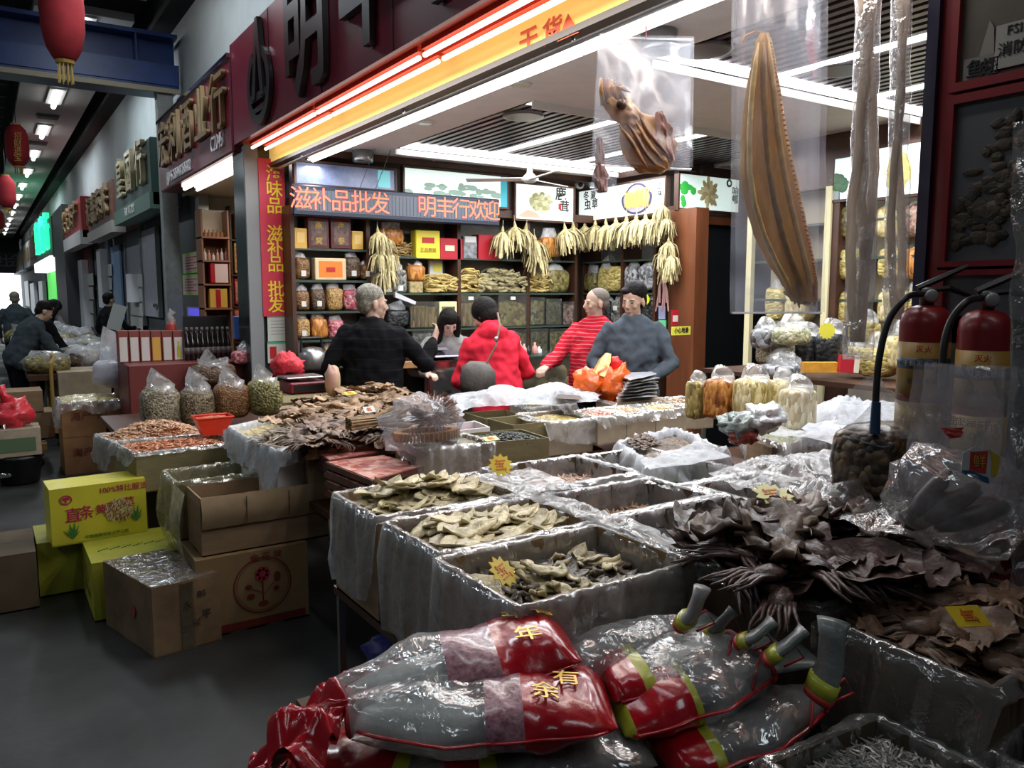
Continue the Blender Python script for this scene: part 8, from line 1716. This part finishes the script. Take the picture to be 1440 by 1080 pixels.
# ---- bagged salted fish in the front
M_foil = mat('red_foil', (.50, .008, .018), .22, bump=.5, bscale=14, coat=.6, noise=.25, scale=6)
M_lace = mat('patterned_band', (.20, .06, .09), .3, col2=(.52, .30, .34), scale=70, bump=.3, coat=.5)
M_yg = mat('yellow_green_print', (.50, .52, .04), .35, coat=.4, noise=.25, scale=20)
M_fish = mat('silver_fish', (.62, .68, .64), .32, noise=.25, scale=9, bump=.25, bscale=60, coat=.3)
M_fishd = mat('dark_back_fish', (.20, .23, .22), .32, noise=.4, scale=9, bump=.25, bscale=60, coat=.3)
PK = film('packet_film', .24, (.88, .89, .90), gloss=.2, scale=9, bump=1.0, rough=.12)
def fish_packet(label, p0, p1, W, H_, secs, seed=0, fan=0, roll=0, fishm=None, fl=(.04, .7), fw_=.62, fish_label=None, prof=None, neck=.10, n_round=28, name='fish_packet', taper=.55, trim=None, chars=None):
    """pillow bag from the tied neck p0 to the far end p1; secs: (from, to, part name, material)"""
    p0, p1 = V(p0), V(p1); d = (p1 - p0); L = d.length; X = d / L; Z = V((0, 0, 1)); Y = Z.cross(X).normalized(); Z = X.cross(Y)
    if roll: Y, Z = Y * cos(roll) + Z * sin(roll), Z * cos(roll) - Y * sin(roll)
    t = thing(name, label, 'fish packet', p0)
    def wd(s): return (neck + (1 - neck) * min(1, s / .38) ** .7) * (1 - (1 - taper) * max(0, (s - .75) / .25) ** 2 * .3)
    def hd(s): return (.35 + .65 * sin(pi * min(1, .12 + s * .80)) ** .6) * (1 if s < .93 else max(.06, 1 - ((s - .93) / .07) ** 1.5))
    def sf(s, a, ex=0):
        ca, sa = cos(a), sin(a); w = W / 2 * wd(s); h = H_ / 2 * hd(s); y = math.copysign(abs(ca) ** .8, ca) * w; z = math.copysign(abs(sa) ** 1.1, sa) * h
        k = noise.noise(V((s * 6, cos(a) * 1.5, sin(a) * 1.5 + seed))) * .16 + noise.noise(V((s * 16, cos(a) * 4, sin(a) * 4 + seed))) * .07 + noise.noise(V((s * 4, cos(a) * 9, seed))) * .05
        return p0 + X * (L * s) + Y * (y * (1 + k * .5)) + Z * (z * (1 + k * 1.3) + ex)
    for (s0, s1, nm, m_) in secs:
        nu = max(4, int((s1 - s0) * 46)); b = MB(); vs = [sf(s0 + (s1 - s0) * i / nu + (0 if i in (0,) else 0), 2 * pi * j / n_round) for i in range(nu + 1) for j in range(n_round)]
        fs = [(i * n_round + j, i * n_round + (j + 1) % n_round, (i + 1) * n_round + (j + 1) % n_round, (i + 1) * n_round + j) for i in range(nu) for j in range(n_round)]
        if s1 >= .999: fs.append(tuple(nu * n_round + j for j in range(n_round)))
        b.add(vs, fs); obj(nm, b, m_, t, True)
    if fan:
        b = MB()
        def ff(s, u_):
            a = (u_ - .5) * 2.6; r_ = fan * s; w = .025 * noise.noise(V((s * 4, u_ * 6, seed))) + .035 * s * sin(u_ * 17); return p0 - X * (r_ * cos(a)) - Y * (r_ * sin(a) * .9) + Z * (w + .02 - .05 * s * s)
        b.grid(ff, 12, 26); b.grid(lambda s, u_: ff(s, 1 - u_) + V((0, 0, .012 + .03 * noise.noise(V((s * 5, u_ * 5, seed + 4))))), 12, 26); obj('gathered_end', b, M_foil, t, True)
        for q in (.3, .72):
            b = MB(); b.grid(lambda s, u_: ff(s, q + .05 * (u_ - .5)) + V((0, 0, .016)), 8, 2); obj('yellow_stripe', b, M_yg, t, True)
    b = MB(); cyc = [p0 + (Y * cos(a) * W * neck * .62 + Z * sin(a) * H_ * .25) for a in [k * pi / 8 for k in range(17)]]; b.tube(cyc, .006, 6); b.tube([p0 + Z * H_ * .25, p0 + Z * (H_ * .3) + Y * .04 + X * .03, p0 + Y * .09 + X * .07 + Z * .01], .0035, 5); obj('red_tie', b, mat('red_raffia', (.50, .03, .03), .5), t, True)
    if trim:
        for sg_ in trim: b = MB(); b.tube([sf(s, 0 if sg_ > 0 else pi) + Y * .002 * sg_ for s in [k / 24 for k in range(1, 24)]], .006, 6, flat=.5); obj('seam_trim', b, M_yg if 'yel' in name else M_foil, t, True)
    if chars:
        for (ch, s, a_) in chars:
            p = sf(s, a_, .004); e = (sf(s + .03, a_) - sf(s - .03, a_)).normalized(); w_ = (sf(s, a_ + .15) - sf(s, a_ - .15)).normalized(); nn = e.cross(w_)
            if nn.z < 0: w_ = -w_
            text(ch, W * .24, basis(p + V((0, 0, .003)), e, w_), mat('foil_gold_text', (.75, .48, .08), .3, metal=.4), t, .0006, .005)
    if fishm:
        f0, f1 = fl; b = MB(); N = 20; vs = []; nr_ = 16
        for i in range(N + 1):
            s = i / N; ss = f0 + (f1 - f0) * s; c = p0 + X * (L * ss) + Z * (-H_ * .04); ww = min(W / 2 * fw_ * (sin(pi * min(1, .06 + s * .86)) ** .6), W / 2 * wd(max(0.001, ss)) * .8) if ss > 0 else W * .13 * (1 + 1.2 * max(0, -ss * 3)); hh = H_ / 2 * .62 * (sin(pi * min(1, .08 + s * .84)) ** .6) * (1 if ss > .03 else .5)
            for j in range(nr_): a = 2 * pi * j / nr_; vs.append(c + Y * cos(a) * ww + Z * sin(a) * hh)
        fs = [(i * nr_ + j, i * nr_ + (j + 1) % nr_, (i + 1) * nr_ + (j + 1) % nr_, (i + 1) * nr_ + j) for i in range(N) for j in range(nr_)] + [tuple(range(nr_ - 1, -1, -1)), tuple(range(N * nr_, N * nr_ + nr_))]
        b.add(vs, fs); obj('salted_fish', b, fishm, smooth=True, label=fish_label, cat='dried fish')
    return t
S3 = lambda a, b_: [(0, a, 'clear_window', PK), (a, b_, 'patterned_band', M_lace), (b_, 1, 'red_foil_panel', M_foil)]
fish_packet('upper red and clear fish packet lying against the nearest carton', atZ(470, 985, .76), atZ(800, 898, .86), .27, .13, S3(.47, .68), 1, 0, .0, M_fish, (.03, .60), .66, 'silver grey salted fish inside the upper red packet', chars=[('年', .80, 1.2), ('年', .82, 1.9), ('有', .92, 1.3)], trim=(1, -1), neck=.2)
fish_packet('lower red and clear fish packet with a gathered red end at the left', atZ(492, 1012, .77), atZ(856, 984, .80), .26, .13, S3(.52, .66), 2, .17, .0, M_fish, (.02, .64), .7, 'silver grey salted fish inside the lower red packet', chars=[('余', .75, 1.9), ('有', .84, 1.6)], trim=(1, -1), neck=.18)
fish_packet('red packet with yellow green stripes below the two front packets', atZ(420, 1070, .62), atZ(700, 1075, .66), .3, .10, [(0, .55, 'red_foil_panel', M_foil), (.55, .62, 'yellow_band', M_yg), (.62, 1, 'clear_window', PK)], 3, .12, 0, M_fishd, (.5, .95), .7, 'dark fish inside the lowest striped packet', neck=.3)
fish_packet('packet of dark fish at the bottom centre with a yellow green seam', atZ(620, 1090, .66), atZ(905, 1040, .70), .22, .10, [(0, .18, 'red_foil_panel', M_foil), (.18, .26, 'yellow_band', M_yg), (.26, 1, 'clear_window', PK)], 4, 0, 0, M_fishd, (.05, .95), .7, 'dark backed fish at the bottom centre', trim=(1, -1), name='fish_packet', neck=.5)
fish_packet('clear, yellow and red fish packet with its tail tied toward the dark squids', atZ(1075, 935, .82), atZ(860, 1000, .74), .23, .11, [(0, .52, 'clear_window', PK), (.52, .56, 'yellow_band', M_yg), (.56, .93, 'red_foil_panel', M_foil), (.93, 1, 'yellow_band', M_yg)], 5, 0, 0, M_fishd, (-.30, .62), .62, 'blue grey fish with its tail tied, in the middle packet', trim=(1, -1), neck=.35)
fish_packet('upper clear packet of a tied fish behind the middle one', atZ(1035, 905, .84), atZ(845, 960, .78), .20, .09, [(0, .7, 'clear_window', PK), (.7, .78, 'yellow_band', M_yg), (.78, 1, 'red_foil_panel', M_foil)], 6, 0, 0, M_fish, (-.25, .7), .6, 'pale fish with a tied tail in the upper clear packet', trim=(1,), neck=.35)
fish_packet('clear packet lying against the nearest carton, behind the others', atZ(955, 882, .84), atZ(800, 930, .80), .16, .08, [(0, 1, 'clear_window', PK)], 7, 0, 0, M_fishd, (-.35, .7), .55, 'dark fish tail in the packet against the carton', neck=.4)
fish_packet('clear packet with yellow green seams pointing to the bottom, tail standing up', atZ(1148, 985, .76), atZ(925, 1062, .68), .20, .10, [(0, .70, 'clear_window', PK), (.70, .76, 'yellow_band', M_yg), (.76, 1, 'red_foil_panel', M_foil)], 8, 0, 0, mat('brownish_fish', (.30, .26, .22), .4, noise=.4, scale=12, coat=.2), (-.02, .75), .66, 'brownish fish in the lowest clear packet', trim=(1, -1), neck=.3)
# fish tails standing out of the necks, with yellow green cuffs
for k, (a, c_, e, w_) in enumerate((((1148, 985), (1168, 935), (1172, 872), 44), ((1075, 930), (1110, 905), (1132, 885), 36), ((1035, 905), (1062, 895), (1088, 872), 34), ((957, 880), (975, 862), (988, 826), 46), ((1000, 890), (1010, 880), (1032, 858), 32))):
    d = 1.62 + k * .06; P = [atD(*a, d), atD(*c_, d - .02), atD(*e, d - .02)]; t = thing('fish_tail', 'grey fish tail with a yellow green cuff, %s' % ('standing up beside the squid carton', 'pointing up right of the middle packet', 'behind the middle packet', 'largest, wrapped in milky film', 'between the two wrapped tails')[k], 'dried fish', P[0])
    b = MB(); r_ = w_ * px(d) / 2; b.tube([P[0], P[0].lerp(P[1], .5), P[1], P[1].lerp(P[2], .6), P[2]], [r_ * .8, r_, r_ * .95, r_ * .9, r_ * 1.15], 14, flat=.45); obj('tail', b, M_fishd if k != 3 else mat('milky_tail', (.40, .40, .40), .35, noise=.4, scale=10, coat=.3), t, True)
    b = MB(); m1 = P[0].lerp(P[1], .22); m2 = P[0].lerp(P[1], .62); b.tube([m1, m2], [r_ * 1.1, r_ * 1.12], 14, flat=.55); obj('yellow_cuff', b, M_yg, t, True)
    b = MB(); b.tube([P[0] + (m1 - P[0]) * .2, m1], [r_ * 1.0, r_ * 1.12], 12, flat=.55); b.tube([m1 + _rt * .01, m1 + _rt * .05 + V((0, 0, .03)), m1 + _rt * .07, m1 + _rt * .03 - V((0, 0, .02))], .003, 5); obj('red_tie', b, MATS['red_raffia'], t, True)
b = MB(); carton('grey crate under the fish packets', rq(.62, 1.38, .96, 1.42), 0, .60, M_cardd, lid=True); carton('second grey crate under the upper fish packets', rq(.60, .97, 1.44, 1.90), 0, .62, M_cardd, lid=True)
